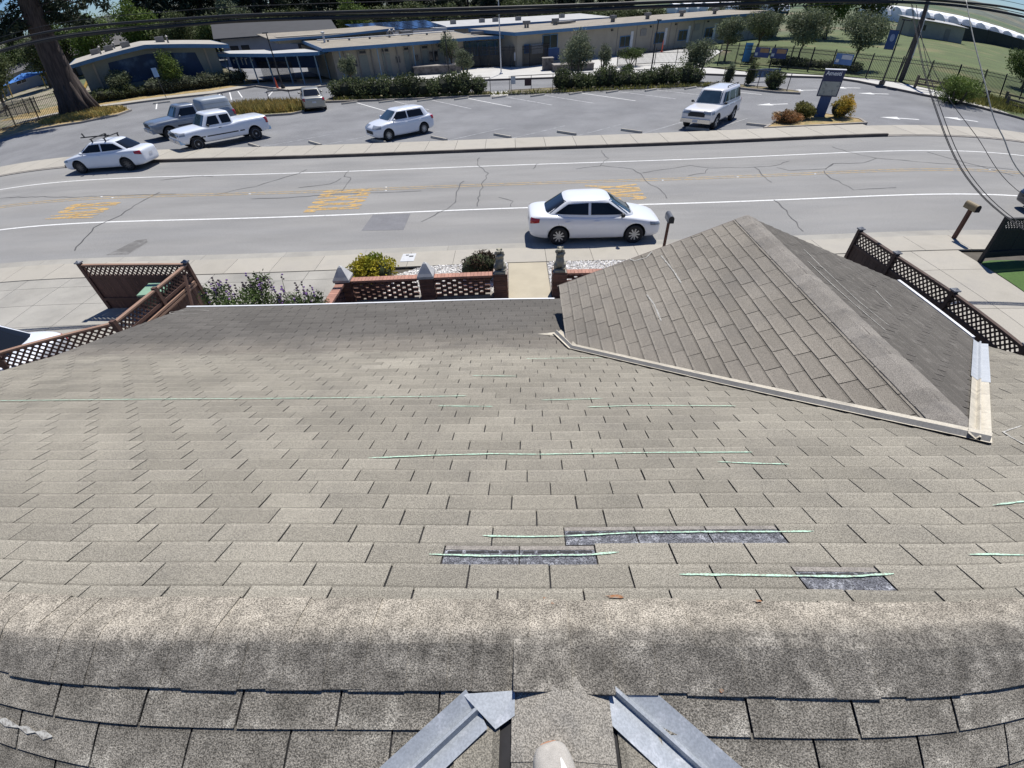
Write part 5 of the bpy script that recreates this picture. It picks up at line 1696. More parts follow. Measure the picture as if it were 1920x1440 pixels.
# white extended-cab pickup
pk_st = [(2.78, .62, .88, .84), (2.74, .48, .98, .94), (2.5, .40, 1.06, .98), (1.8, .36, 1.12, 1.0), (1.2, .35, 1.16, 1.0), (.3, .34, 1.16, 1.0), (-.72, .35, 1.16, 1.0), (-.80, .36, 1.22, 1.0), (-1.6, .36, 1.24, 1.0), (-2.5, .40, 1.25, 1.0), (-2.74, .46, 1.24, .97), (-2.78, .56, 1.18, .92)]
pick = hatch('white extended-cab pickup truck with covered bed parked beside the grey camper pickup', (-18.55, 32.95), 227.5, P_WHITE2, 'pickups in the parking lot', 5.56, 1.95, 1.80, 3.58, dict(
    name='pickup_truck', cat='pickup', fx=1.86, wr=.37, gap=.09, st=pk_st,
    cabins=[dict(x=(1.32, .80, -.62, -.74), zb=1.08, zr=1.74, wb=.95, wt=.76, n=7.0, ws=(.74, 1.18, .62, 1.68), rw=(.62, 1.22, .58, 1.60),
            win=[(1.02, .20, 1.20, .68, .20, 1.62), (.06, -.52, 1.20, .06, -.52, 1.62)])],
    fz=(.86, 1.02), rz=(.86, 1.18), grille=(.60, .78, 1.0), seams=[[(1.20, .45), (1.20, 1.12)], [(.12, .45), (.12, 1.12)], [(-.76, .42), (-.76, 1.20)]], trim=[([(2.2, .70), (1.3, .68)], .06), ([(1.2, .68), (-.7, .68)], .06), ([(-.8, .68), (-1.1, .68)], .06)],
    handles=((.28,), 1.02), hm=BLACKP, mirror=(.95, .98, 1.22), mm=BLACKP, bumper=(.56, .56, CHROME), rim=RIM, spokes=0, ww=.25))
# grey pickup with camper shell
cam_t = hatch('silver grey pickup truck with a ribbed camper shell parked next to the redwood', (-22.2, 36.35), 227, P_GREY, 'pickups in the parking lot', 5.60, 1.93, 1.80, 3.26, dict(
    name='pickup_truck', cat='pickup', fx=1.80, wr=.37, gap=.09, st=[(x, a, b_ - (.0 if x > 2 else .02), w_) for x, a, b_, w_ in pk_st],
    cabins=[dict(x=(1.25, .72, -.38, -.52), zb=1.06, zr=1.73, wb=.95, wt=.76, n=7.0, ws=(.74, 1.18, .62, 1.66), win=[(.96, -.24, 1.20, .60, -.24, 1.60)]),
            dict(name='camper_shell', x=(-.62, -.78, -2.66, -2.74), zb=1.16, zr=1.86, wb=.97, wt=.70, n=9.0, crown=.07, mat=M('camper_shell_grey', (0.27, 0.31, 0.35), 0.45, 0.05, 2.0), rw=(.62, 1.30, .56, 1.74))],
    fz=(.86, 1.0), rz=(.86, 1.18), grille=(.55, .74, .96), seams=[[(1.14, .45), (1.14, 1.10)], [(-.54, .42), (-.54, 1.18)]], trim=[([(1.2, .72), (-.5, .72)], .07)],
    handles=((.0,), 1.02), mirror=(.88, .98, 1.22), mm=P_GREY, bumper=(.56, .56, P_GREY), rim=RIM, spokes=6, ww=.25))
for zz, yy in ((1.40, .955), (1.62, .86)):
    for sg in (-1, 1):
        MB().bar((-.72, sg * yy * .965, zz), (-2.66, sg * yy * .965, zz), .03, .02).build('shell_rib', M('camper_shell_trim', (0.16, 0.185, 0.21), 0.5), cam_t)
# dark car at the right edge
sedan('dark blue car parked on the street past the black fence', (21.9, 17.0), 178, P_DARK, 'cars parked on the street', 4.6, 1.8, 1.5, 2.65, RIM_D, 7)
# ------------------------------------------------------------------ the school across the street
WALLB = M('school_wall_beige', (0.300, 0.272, 0.220), 0.9, 0.08, 1.2, 0.06, 40.0)
WALLG = M('school_wall_grey_green', (0.20, 0.215, 0.19), 0.9, 0.08, 1.2, 0.06, 40.0)
ROOFG = M('school_roof_gravel', (0.275, 0.245, 0.195), 0.95, 0.10, 0.8, 0.16, 18.0, second=(0.225, 0.202, 0.165), second_scale=.5, second_lo=.48, second_hi=.65)
ROOFW = M('school_roof_pale', (0.40, 0.40, 0.39), 0.9, 0.08, 0.8)
BLUEF = M('fascia_blue', (0.055, 0.150, 0.290), 0.6, 0.08, 2.0)
BLUEP = M('panel_navy', (0.012, 0.045, 0.140), 0.6, 0.10, 2.0)
MURAL = M('mural_dark_blue', (0.012, 0.035, 0.085), 0.7, 0.3, 0.9, second=(0.07, 0.12, 0.19), second_scale=0.8, second_lo=0.52, second_hi=0.68)
TEAL = M('window_teal', (0.015, 0.085, 0.12), 0.15, 0.2, 1.0)
WGLASS = M('window_dark_glass', (0.020, 0.026, 0.034), 0.12, 0.2, 1.0)
POSTB = M('post_pale_blue', (0.16, 0.25, 0.32), 0.6, 0.06, 3.0)
BLACKI = M('iron_black', (0.014, 0.014, 0.016), 0.5, 0.1, 4.0)
VENT = M('roof_vent_metal', (0.20, 0.195, 0.19), 0.5, 0.1, 3.0, metal=.3)
SOLAR = M('solar_cell_blue', (0.018, 0.030, 0.060), 0.15, 0.1, 1.0, coat=.4)
FRAMEW = M('frame_pale', (0.50, 0.51, 0.52), 0.5)
DOORM = M('door_dull', (0.20, 0.19, 0.17), 0.7)

def roof_slab(name, pts, t, mat, parent, fascia=None, ft=.28):
    """pts: four (or more) corner points of the roof's top, in order"""
    n = len(pts)
    vs = [tuple(p) for p in pts] + [(p[0], p[1], p[2] - t) for p in pts]
    fs = [tuple(range(n)), tuple(range(2 * n - 1, n - 1, -1))] + [(i, n + i, n + (i + 1) % n, (i + 1) % n) for i in range(n)]
    o = MB().add(vs, fs).build(name, mat, parent)
    return o
def fascia(pts, parent, h=.30, t=.06, mat=BLUEF):
    mb = MB()
    for a, b in zip(pts[:-1], pts[1:]):
        a, b = Vector(a), Vector(b)
        mb.bar(a - Vector((0, 0, h / 2 - .03)), b - Vector((0, 0, h / 2 - .03)), t, h)
    return mb.build('fascia', mat, parent)
def window(parent, s, z, w_, h, y=-.03, mat=WGLASS, fr=BLUEF, panes=2, sill=True, name='window'):
    f = MB()
    fw = .07
    f.box((s, y, z + h / 2), (w_, .07, fw)).box((s, y, z - h / 2), (w_, .07, fw)).box((s - w_ / 2, y, z), (fw, .07, h + fw)).box((s + w_ / 2, y, z), (fw, .07, h + fw))
    for k_ in range(1, panes):
        f.box((s - w_ / 2 + w_ * k_ / panes, y, z), (.045, .06, h))
    o = f.build(name, fr, parent)
    MB().box((s, y + .012, z), (w_ - .02, .03, h - .02)).build('pane', mat, o)
    return o
def box_part(name, c, d, mat, parent, **k_):
    return MB().box(c, d, **k_).build(name, mat, parent)

# --- left building with the gable front and mural
L_ = thing('school_building', 'grey-green school building with low blue-trimmed gable and dark blue mural', 'building', (-43.24, 55.6, 0), R(34))
mb = MB()
mb.add([(0, 0, 0), (13.1, 0, 0), (13.1, 0, 3.35), (6.5, 0, 4.0), (0, 0, 3.55), (0, 12, 0), (13.1, 12, 0), (13.1, 12, 3.35), (6.5, 12, 4.0), (0, 12, 3.55)],
       [(0, 1, 2, 3, 4), (9, 8, 7, 6, 5), (0, 5, 6, 1), (1, 6, 7, 2), (4, 9, 5, 0), (2, 7, 8, 3), (3, 8, 9, 4)])
mb.build('wall', WALLG, L_)
ROOFT = M('school_roof_tan_pale', (0.36, 0.335, 0.29), 0.95, 0.10, 0.8, 0.12, 18.0)
roof_slab('roof', [(-1.0, -1.0, 3.66), (6.5, -1.0, 4.24), (6.5, 13, 4.24), (-1.0, 13, 3.66)], .12, ROOFT, L_)
roof_slab('roof', [(6.5, -1.0, 4.24), (14.4, -1.0, 3.52), (14.4, 13, 3.52), (6.5, 13, 4.24)], .12, ROOFT, L_)
fascia([(-1.0, -1.02, 3.64), (6.5, -1.02, 4.22), (14.4, -1.02, 3.50)], L_, .34)
fascia([(-1.02, -1.0, 3.64), (-1.02, 13, 3.64)], L_, .30)
fascia([(14.42, -1.0, 3.50), (14.42, 13, 3.50)], L_, .30)
MB().add([(2.3, -.03, 1.15), (11.3, -.03, 1.0), (11.0, -.03, 3.05), (6.5, -.03, 3.42), (2.6, -.03, 3.15)], [(0, 1, 2, 3, 4)]).build('mural', MURAL, L_)
for s_, w_ in ((1.2, .05), (12.0, .05)):
    box_part('pilaster', (s_, -.05, 1.7), (.18, .1, 3.3), WALLB, L_)
for k_ in range(4):
    box_part('pilaster', (-.04, 1.0 + k_ * 2.6, 1.7), (.1, .25, 3.4), WALLB, L_)
for (a, b_, c) in ((3.0, 6.5, 3.98), (1.5, 7.5, 3.86), (4.8, 4.0, 4.12), (8.4, 6.0, 4.08)):
    box_part('roof_unit', (a, b_, c + .25), (.9, .8, .55), VENT, L_)
for (a, b_) in ((2.2, 3.0), (3.6, 9.0), (9.0, 3.0)):
    MB().lathe([(.09, 3.8), (.09, 4.55), (.16, 4.6), (.02, 4.75)], 8, (a, b_, 0)).build('vent_pipe', VENT, L_)

# --- canopy walkway between the two buildings
cn = thing('walkway_canopy', 'flat blue-edged walkway canopy on pale blue posts between the school buildings', 'canopy', (0, 0, 0))
cpts = [(-33.6, 63.6, 2.72), (-25.2, 60.0, 2.72), (-20.4, 60.4, 2.72), (-20.0, 65.0, 2.72), (-33.0, 67.4, 2.72)]
roof_slab('canopy_roof', cpts, .10, ROOFW, cn)
fascia([cpts[4], cpts[0], cpts[1], cpts[2], cpts[3]], cn, .30)
for p in ((-24.3, 61.4), (-22.75, 60.7), (-21.0, 61.0), (-28.5, 62.2), (-32.2, 63.9), (-30.5, 63.1), (-26.4, 61.5), (-21.0, 64.4)):
    box_part('post', (p[0], p[1], 1.32), (.11, .11, 2.64), POSTB, cn)
MB().box((-26.8, 66.2, 1.75), (9.0, .06, 1.5), R(-9)).build('back_panel', BLUEP, cn)
sb = thing('school_banner', 'navy blue banner with white marks hanging under the walkway canopy', 'banner', (-30.6, 64.6, 0), R(-12))
box_part('cloth', (0, 0, 1.75), (3.2, .03, 1.1), BLUEP, sb)
for k_, (s_, h_) in enumerate(((-1.2, .30), (-.75, .55), (-.1, .62), (.4, .55), (1.1, .25))):
    MB().box((s_, -.02, 1.85), (.12, .012, h_)).box((s_ + .1, -.02, 1.85 + h_ / 2), (.28, .012, .1)).build('white_mark', FRAMEW, sb)
gf = thing('picket_gate', 'black picket gate standing under the walkway canopy', 'gate', (-26.3, 62.9, 0), R(-20))
mb = MB()
for k_ in range(38):
    mb.box((-2.2 + k_ * .12, 0, .95), (.03, .03, 1.9))
mb.build('picket', BLACKI, gf, kind='stuff')
MB().box((0, 0, 1.75), (4.6, .05, .05)).box((0, 0, .2), (4.6, .05, .05)).build('rail', BLACKI, gf)

# --- middle classroom wing
C_ = thing('school_building', 'long beige classroom wing with blue fascia, tan gravel roof and white roof pipe', 'building', (-19.2, 62.2, 0), R(33))
MB().box((8.0, 6.5, 1.35), (16.4, 13, 2.7)).build('wall', WALLB, C_)
roof_slab('roof', [(-1.4, -1.1, 2.98), (17.9, -1.1, 2.98), (17.9, 7.0, 3.42), (-1.4, 7.0, 3.42)], .10, ROOFG, C_)
roof_slab('roof', [(-1.4, 7.0, 3.42), (17.9, 7.0, 3.42), (17.9, 14, 3.10), (-1.4, 14, 3.10)], .10, ROOFG, C_)
fascia([(-1.42, 13, 3.12), (-1.42, 7.0, 3.40), (-1.42, -1.12, 2.96), (17.92, -1.12, 2.96), (17.92, 7.0, 3.40)], C_, .30)
MB().box((2.8, 9.9, 3.52), (13.6, 6.0, .62)).build('monitor_wall', WALLB, C_)
roof_slab('monitor_roof', [(-5.0, 6.2, 3.72), (2.0, 6.2, 3.72), (2.0, 13.4, 4.0), (-5.0, 13.4, 4.0)], .08, ROOFG, C_)
roof_slab('monitor_roof', [(2.0, 6.2, 3.72), (10.2, 6.2, 4.02), (10.2, 13.4, 4.12), (2.0, 13.4, 4.0)], .08, ROOFG, C_)
fascia([(-5.02, 6.18, 3.71), (2.0, 6.18, 3.71), (10.22, 6.18, 4.0)], C_, .22)
MB().tube([(-.4, 4.0, 3.45), (17.2, 4.0, 3.45)], .055, 8).build('roof_pipe', FRAMEW, C_)
for k_ in range(7):
    box_part('pipe_block', (.8 + k_ * 2.5, 4.0, 3.33), (.18, .22, .18), DOORM, C_)
MB().lathe([(.12, 3.1), (.12, 4.0), (.22, 4.05), (.22, 4.15), (.02, 4.2)], 10, (.3, 3.6, 0)).build('vent_pipe', FRAMEW, C_)
for s_, d_ in ((8.6, 5.2), (9.3, 5.6)):
    MB().tube([(s_, d_, 3.3), (s_, d_, 3.75), (s_ + .25, d_ - .1, 3.9), (s_ + .4, d_ - .1, 3.7)], .17, 10).build('roof_duct', VENT, C_, smooth=True)
box_part('roof_unit', (11.2, 5.6, 3.55), (1.5, 1.1, .35), VENT, C_)
for k_ in range(6):
    MB().add([(8.0 + k_ * 2.05, 12.0, 3.66), (9.9 + k_ * 2.05, 12.0, 3.66), (9.3 + k_ * 2.05, 17.5, 4.30), (7.4 + k_ * 2.05, 17.5, 4.30), (8.0 + k_ * 2.05, 12.0, 3.60), (9.9 + k_ * 2.05, 12.0, 3.60), (9.3 + k_ * 2.05, 17.5, 4.24), (7.4 + k_ * 2.05, 17.5, 4.24)],
             [(0, 1, 2, 3), (7, 6, 5, 4), (0, 4, 5, 1), (1, 5, 6, 2), (2, 6, 7, 3), (3, 7, 4, 0)]).build('solar_panel', SOLAR, C_)
MB().box((13.0, 15, 3.2), (14.5, 6.2, .5)).build('solar_deck', FRAMEW, C_)
# front: piers, doors, high vents, notice boards
for s_ in np.arange(1.1, 16.0, 1.55):
    box_part('pilaster', (s_, -.06, 1.35), (.14, .12, 2.6), DOORM, C_)
for s_ in (3.2, 5.9, 8.6, 10.9, 13.0):
    box_part('door', (s_, -.03, 1.05), (.95, .05, 2.1), WALLG, C_)
    window(C_, s_, 2.38, .8, .30, -.04, WGLASS, DOORM, 1, name='transom_window')
for s_, w_, h_ in ((11.9, 1.3, 1.0), (7.3, .5, .6), (9.7, .45, .6), (1.9, .9, .6)):
    window(C_, s_, 1.45, w_, h_, -.05, WGLASS, DOORM, 2)
box_part('blue_panel', (-.03, 1.6, 1.25), (.05, 2.6, 1.9), BLUEP, C_)
MB().ball((-.065, 1.5, 1.35), (.012, .32, .42), 12, 8).build('panel_emblem', FRAMEW, C_)
for s_ in (.3, 4.6, 9.0, 13.6):
    box_part('post', (s_, -1.0, 1.42), (.09, .09, 2.7), POSTB, C_)

# --- entrance link
E_ = thing('school_building', 'low entrance block with teal glazing and blue fascia behind the black gates', 'building', (-6.2, 72.6, 0), R(8))
MB().box((4.0, 3.0, 1.4), (8.0, 6.0, 2.8)).build('wall', WALLB, E_)
roof_slab('roof', [(-1.5, -1.4, 2.95), (9.0, -1.4, 2.95), (9.0, 6, 3.0), (-1.5, 6, 3.0)], .12, ROOFG, E_)
fascia([(-1.5, -1.42, 2.94), (9.0, -1.42, 2.94)], E_, .30)
for k_ in range(5):
    window(E_, .7 + k_ * 1.1, 1.75, 1.0, 1.35, -.04, TEAL, BLUEF, 2)
box_part('roof_unit', (3.0, 1.8, 3.2), (2.6, .5, .3), VENT, E_)

# --- right wing
F_ = thing('school_building', 'beige flat-roofed classroom wing with blue-framed windows behind the olive trees', 'building', (20.29, 82.0, 0), R(33))
MB().box((4.0, 5.0, 1.52), (53.8, 10, 3.04)).build('wall', WALLB, F_)
roof_slab('roof', [(-23.6, -.6, 3.36), (31.6, -.6, 3.36), (31.6, 10.6, 3.5), (-23.6, 10.6, 3.5)], .10, ROOFG, F_)
fascia([(-23.62, 10.6, 3.48), (-23.62, -.62, 3.34), (31.6, -.62, 3.34)], F_, .32)
for s_ in (-4.9, 1.85, 6.8, 12.7, 18.6, 24.4):
    window(F_, s_, 1.42, 1.85, 1.15, -.04, WGLASS, BLUEF, 2)
    box_part('wall_panel', (s_ + 1.25, -.03, 1.5), (.5, .05, 1.9), FRAMEW, F_)
    box_part('panel_joint', (s_ - 1.5, -.02, 1.5), (.06, .05, 3.0), DOORM, F_)
    box_part('panel_joint', (s_ + 2.1, -.02, 1.5), (.06, .05, 3.0), DOORM, F_)
for s_ in (-1.5, 9.7, 21.5):
    box_part('wall_vent', (s_, -.04, 2.2), (1.2, .06, .75), VENT, F_)
for s_ in (-7.5, -.2, 4.9, 12.0):
    box_part('wall_lamp', (s_, -.08, 2.75), (.25, .16, .16), BLACKI, F_)
window(F_, -17.9, 2.2, 2.3, 1.3, -.04, WGLASS, BLUEF, 2)
window(F_, -21.4, 1.7, .9, .8, -.04, BLUEP, BLUEF, 1)
box_part('notice_board', (-19.9, -.05, 1.6), (1.7, .08, .9), FRAMEW, F_)
box_part('blue_panel', (-17.6, -.05, .9), (2.4, .06, 1.2), BLUEP, F_)
for s_, d_ in ((-12.5, 6), (-4.5, 3.2), (2.5, 3.4), (9.6, 3.2), (17.0, 3.0), (-18, 5)):
    MB().box((s_, d_, 3.95), (.75, .7, .35)).box((s_ - .2, d_, 3.6), (.12, .3, .45)).box((s_ + .2, d_, 3.6), (.12, .3, .45)).build('roof_vent_unit', VENT, F_)
box_part('roof_hatch', (-10, 7.4, 3.62), (3.2, 1.6, .2), DOORM, F_)

# --- further roofs
G_ = thing('school_building', 'rear school block with pale flat roof beyond the entrance', 'building', (-9.0, 90.0, 0), R(24))
MB().box((13, 5, 1.55), (32, 10, 3.1)).build('wall', WALLB, G_)
roof_slab('roof', [(-3.6, -.6, 3.35), (29.6, -.6, 3.35), (29.6, 10.6, 3.75), (-3.6, 10.6, 3.75)], .12, ROOFW, G_)
fascia([(-3.6, -.62, 3.33), (29.6, -.62, 3.33)], G_, .3)
for s_ in (2, 7, 9.4, 13.6, 22):
    box_part('roof_vent_unit', (s_, 4, 3.75), (.8, .7, .5), VENT, G_)
H_ = thing('hall_building', 'tall dark grey hall behind the walkway canopy', 'building', (-42.0, 84.0, 0), R(24))
MB().box((8, 6, 1.7), (16, 12, 3.4)).build('wall', M('hall_wall_pale', (0.30, 0.31, 0.34), 0.8, 0.06, 1.0), H_)
roof_slab('roof', [(-.8, -1.2, 3.3), (16.8, -1.2, 3.3), (16.8, 6, 5.0), (-.8, 6, 5.0)], .15, M('hall_roof_slate', (0.036, 0.038, 0.043), 0.85, 0.1, 1.0), H_)
roof_slab('roof', [(-.8, 6, 5.0), (16.8, 6, 5.0), (16.8, 13, 3.3), (-.8, 13, 3.3)], .15, MATS['hall_roof_slate'], H_)
for s_ in (1.5, 3.0, 11, 12.5):
    box_part('door', (s_, -.03, 1.2), (1.1, .06, 2.2), BLACKI, H_)
P_ = thing('portable_building', 'grey portable classroom with flat pale roof on the playing field', 'building', (74.0, 105.0, 0), R(-14))
MB().box((5.2, 3.2, 1.45), (10.4, 6.4, 2.9)).build('wall', M('portable_wall_grey', (0.30, 0.285, 0.245), 0.85, 0.08, 1.0), P_)
roof_slab('roof', [(-.4, -.5, 3.0), (10.8, -.5, 3.0), (10.8, 6.8, 3.1), (-.4, 6.8, 3.1)], .1, ROOFW, P_)
box_part('door', (7.2, -.03, 1.1), (1.0, .06, 2.0), DOORM, P_)
window(P_, 2.2, 1.7, 1.4, .9, -.03, WGLASS, BLACKI, 2)
box_part('roof_unit', (4.4, 2.6, 3.25), (1.4, .8, .3), BLACKI, P_)

# --- houses at the left edge
SID = M('house_siding_grey', (0.27, 0.275, 0.28), 0.85, 0.08, 1.0)
RFG = M('house_roof_grey', (0.125, 0.122, 0.125), 0.9, 0.1, 1.0, 0.1, 10.0)
def far_house(label, loc, rz, w_, d_, hw, hr, wall, roofm, wins=3):
    h = thing('house', label, 'house', (*loc, 0), R(rz))
    MB().box((0, 0, hw / 2), (w_, d_, hw)).build('wall', wall, h)
    e = .5
    mb = MB()
    mb.add([(-w_ / 2 - e, -d_ / 2 - e, hw - .1), (w_ / 2 + e, -d_ / 2 - e, hw - .1), (w_ / 2 + e, 0, hr), (-w_ / 2 - e, 0, hr), (-w_ / 2 - e, d_ / 2 + e, hw - .1), (w_ / 2 + e, d_ / 2 + e, hw - .1)], [(0, 1, 2, 3), (3, 2, 5, 4), (0, 3, 4), (1, 5, 2), (0, 4, 5, 1)])
    mb.build('roof', roofm, h)
    for k_ in range(wins):
        window(h, -w_ / 2 + w_ * (k_ + .5) / wins, hw * .55, w_ / wins * .42, hw * .38, -d_ / 2 - .03, WGLASS, FRAMEW, 2)
    return h
h1 = far_house('grey sided house with dark shingle roof left of the redwood', (-79, 92), 42, 20, 10, 3.2, 5.3, SID, RFG, 5)
MB().add([(-3, -5.6, 3.0), (1, -5.6, 3.0), (-1, -5.6, 4.3), (-1, -2.2, 4.3), (-3, -3.2, 3.2), (1, -3.2, 3.2)], [(0, 1, 2), (0, 2, 3, 4), (1, 5, 3, 2)]).build('porch_gable', RFG, h1)
far_house('white walled house with low grey roof beyond the grey house', (-96, 118), 30, 18, 9, 3.0, 4.8, M('house_wall_white', (0.55, 0.54, 0.52), 0.8, 0.05, 1.0), RFG, 4)
far_house('blue-grey house partly hidden behind the mural building', (-66, 104), 36, 14, 9, 3.4, 5.6, M('house_wall_bluegrey', (0.16, 0.21, 0.28), 0.8, 0.05, 1.0), RFG, 3)

# ------------------------------------------------------------------ iron fences, gates
def iron_fence(name, label, cat, pts, h=1.85, sp=.13, post_every=2.4, mat=BLACKI):
    f = thing(name, label, cat, (0, 0, 0))
    pk = MB()
    for a, b in zip(pts[:-1], pts[1:]):
        a, b = Vector(a), Vector(b)
        l = (b - a).length; d = (b - a) / l; ang = math.atan2(d.y, d.x)
        MB().box((*((a + b) / 2), h - .12), (l, .045, .045), ang).build('rail', mat, f)
        MB().box((*((a + b) / 2), h - .38), (l, .04, .04), ang).build('rail', mat, f)
        MB().box((*((a + b) / 2), .18), (l, .045, .045), ang).build('rail', mat, f)
        s = sp
        while s < l:
            p = a + d * s
            pk.box((p.x, p.y, h / 2 + .04), (.028, .028, h - .06), ang)
            s += sp
        n = max(1, round(l / post_every))
        for k_ in range(n):
            p = a + d * (l * k_ / n)
            MB().box((p.x, p.y, (h + .1) / 2), (.085, .085, h + .1), ang).build('post', mat, f)
    pk.build('picket', mat, f, kind='stuff')
    return f
iron_fence('iron_fence', 'black iron picket fence around the playing field', 'fence', [(23.8, 63.3), (26.6, 60.6), (28.9, 57.3), (30.9, 53.0), (32.7, 49.9), (36.4, 46.9), (41, 45.6), (47, 44.6), (56, 43.6), (70, 42.0)], 1.85)
iron_fence('iron_gate', 'black iron entrance gates and pickets before the school doors', 'gate', [(-7.2, 70.6), (-3.7, 71.0), (0.2, 70.0), (2.6, 69.9), (4.4, 71.2), (7.2, 74.6)], 2.05, .09, 1.6)
gs = thing('gate_sign', 'white notice with blue emblem fixed to the black entrance gates', 'sign', (1.0, 69.9, 1.05), R(0))
box_part('plate', (0, 0, 0), (.62, .03, .80), FRAMEW, gs)
MB().ball((0, -.02, .05), (.20, .012, .26), 12, 8).build('emblem', M('emblem_blue_grey', (0.30, 0.36, 0.45), 0.6), gs)
iron_fence('iron_fence', 'rusty picket fence and gate beside the redwood trunk', 'fence', [(-41.6, 48.6), (-45.3, 46.4), (-50.5, 46.0), (-60, 50)], 2.1, .15, 2.6, M('iron_rusty', (0.095, 0.062, 0.035), 0.8, 0.2, 2.0))
iron_fence('iron_fence', 'grey picket fence around the playground behind the redwood', 'fence', [(-48, 53), (-60, 58), (-72, 70)], 1.6, .16, 2.6, M('iron_grey', (0.13, 0.13, 0.12), 0.7))
iron_fence('iron_fence', 'dark picket gate beside the clipped shrub under the right wing', 'fence', [(12.8, 65.6), (17.4, 66.4), (22.0, 65.0)], 1.5, .14, 2.3)

# pipe fence in the hedge strip
pf = thing('pipe_fence', 'thin pipe rail fence running through the hedge strip', 'fence', (0, 0, 0))
PIPE = M('pipe_dark_steel', (0.05, 0.05, 0.052), 0.6, 0.1, 4.0)
pp = [(-16.3, 49.9), (-8, 49.6), (-1.75, 49.4)]
pp2 = [(0.15, 49.5), (4.0, 49.9), (9.6, 50.3), (15.6, 50.4), (19.3, 49.2), (21.2, 46.2), (22.6, 43.8)]
for poly in (pp, pp2):
    MB().tube([(x, y, 1.25) for x, y in poly], .028, 6).build('rail', PIPE, pf)
    for x, y in poly:
        MB().tube([(x, y, .1), (x, y, 1.27)], .03, 6).build('post', PIPE, pf)
for x, y in ((-.0, 49.45), (2.0, 49.65)):
    MB().tube([(x, y, .1), (x, y, 1.27)], .03, 6).build('post', PIPE, pf)
sg_ = thing('fence_sign', 'small white notice hung on the pipe fence gap', 'sign', (.35, 49.5, .95), R(4)); box_part('plate', (0, -.04, 0), (.42, .02, .55), FRAMEW, sg_)
sg_ = thing('fence_sign', 'small maroon notice hung on the pipe fence gap', 'sign', (1.7, 49.6, .75), R(4)); box_part('plate', (0, -.04, 0), (.62, .02, .5), M('sign_maroon', (0.05, 0.022, 0.025), 0.6), sg_)
pf2 = thing('pipe_fence', 'broken pipe rail posts standing on the grass island', 'fence', (0, 0, 0))
for x, y, h_ in ((-24.0, 45.0, 1.25), (-20.6, 45.8, 1.15), (-19.0, 46.4, 1.2)):
    MB().tube([(x, y, .1), (x, y, h_)], .03, 6).build('post', PIPE, pf2)
MB().tube([(-20.6, 45.8, 1.15), (-17.2, 47.0, 1.12)], .028, 6).build('rail', PIPE, pf2)

# ------------------------------------------------------------------ poles, signs, banners, cones
def lamp_pole(label, x, y, h, ang=0):
    l = thing('light_pole', label, 'light pole', (x, y, 0), R(ang))
    MB().box((0, 0, .15), (.32, .32, .3)).build('base', BLACKI, l)
    MB().tube([(0, 0, .2), (0, 0, h)], [.07, .05], 10).build('pole', BLACKI, l)
    MB().box((0, -.25, h + .02), (.28, .75, .09)).build('lamp_head', BLACKI, l)
lamp_pole('black parking lot light pole by the field fence and utility pole', 31.95, 46.3, 4.75, 20)
lamp_pole('black light pole beside the right hedge in front of the flat-roofed wing', 14.93, 57.9, 4.3)
lamp_pole('black light pole beside the walkway canopy', -24.05, 57.7, 4.5)
lamp_pole('black light pole with banner behind the left hedge', -6.6, 60.4, 4.0)
fp_ = thing('flagpole', 'white flagpole standing on the pale plaza', 'flagpole', (-.91, 63.6, 0))
MB().lathe([(.22, 0), (.2, .12), (.09, .16)], 12).build('base', FRAMEW, fp_)
MB().tube([(0, 0, 0), (0, 0, 9.5)], [.075, .045], 10).build('pole', FRAMEW, fp_)
MB().ball((0, 0, 9.55), .1, 10, 8).build('finial', FRAMEW, fp_)
up_ = thing('utility_pole', 'dark wooden utility pole behind the field fence', 'utility pole', (34.9, 48.2, 0))
WOODP = M('utility_pole_wood', (0.062, 0.055, 0.050), 0.9, 0.2, 2.0)
MB().tube([(0, 0, 0), (.1, 0, 11.5)], [.19, .12], 12).build('pole', WOODP, up_)
MB().box((.1, 0, 10.4), (2.2, .12, .14)).build('crossarm', WOODP, up_)
MB().tube([(.17, -.1, .2), (.2, -.1, 6.5)], .05, 6).build('conduit', FRAMEW, up_)
MB().tube([(-.9, -.6, 0), (.0, 0, 6.2)], .06, 6).build('stay', WOODP, up_)

ms = thing('entrance_sign', 'tall blue school sign with a pale message board on the planted bed', 'sign', (20.05, 33.75, 0), R(-28))
SIGNB = M('sign_blue', (0.030, 0.075, 0.19), 0.5, 0.08, 2.0)
MB().box((0, 0, .62), (.62, .34, 1.24)).build('pedestal', SIGNB, ms)
cab_ = MB().box((0, 0, 1.88), (1.12, .42, 1.36)).build('cabinet', M('sign_navy', (0.022, 0.030, 0.085), 0.45, 0.05, 2.0), ms)
MB().box((0, -.215, 1.62), (1.0, .03, .72)).build('message_board', M('message_board_pale', (0.36, 0.37, 0.33), 0.35, 0.12, 3.0, second=(0.24, 0.26, 0.24), second_scale=5.0, second_lo=0.55, second_hi=0.62), ms)
MB().box((0, 0, 2.575), (1.16, .46, .03)).build('top_trim', FRAMEW, ms)
cu = bpy.data.curves.new('sign_text', 'FONT'); cu.body = 'Amesti'; cu.size = .30; cu.extrude = .006; cu.align_x = 'CENTER'; cu.offset = .006
tmp = bpy.data.objects.new('sign_text', cu); COL.objects.link(tmp)
bpy.context.view_layer.update()
tme = bpy.data.meshes.new_from_object(tmp.evaluated_get(bpy.context.evaluated_depsgraph_get()))
bpy.data.objects.remove(tmp)
to = link('sign_text', tme, M('sign_letter_white', (0.75, 0.76, 0.78), 0.5), ms)
to.rotation_euler = (R(90), 0, 0); to.location = (-.03, -.225, 2.30)

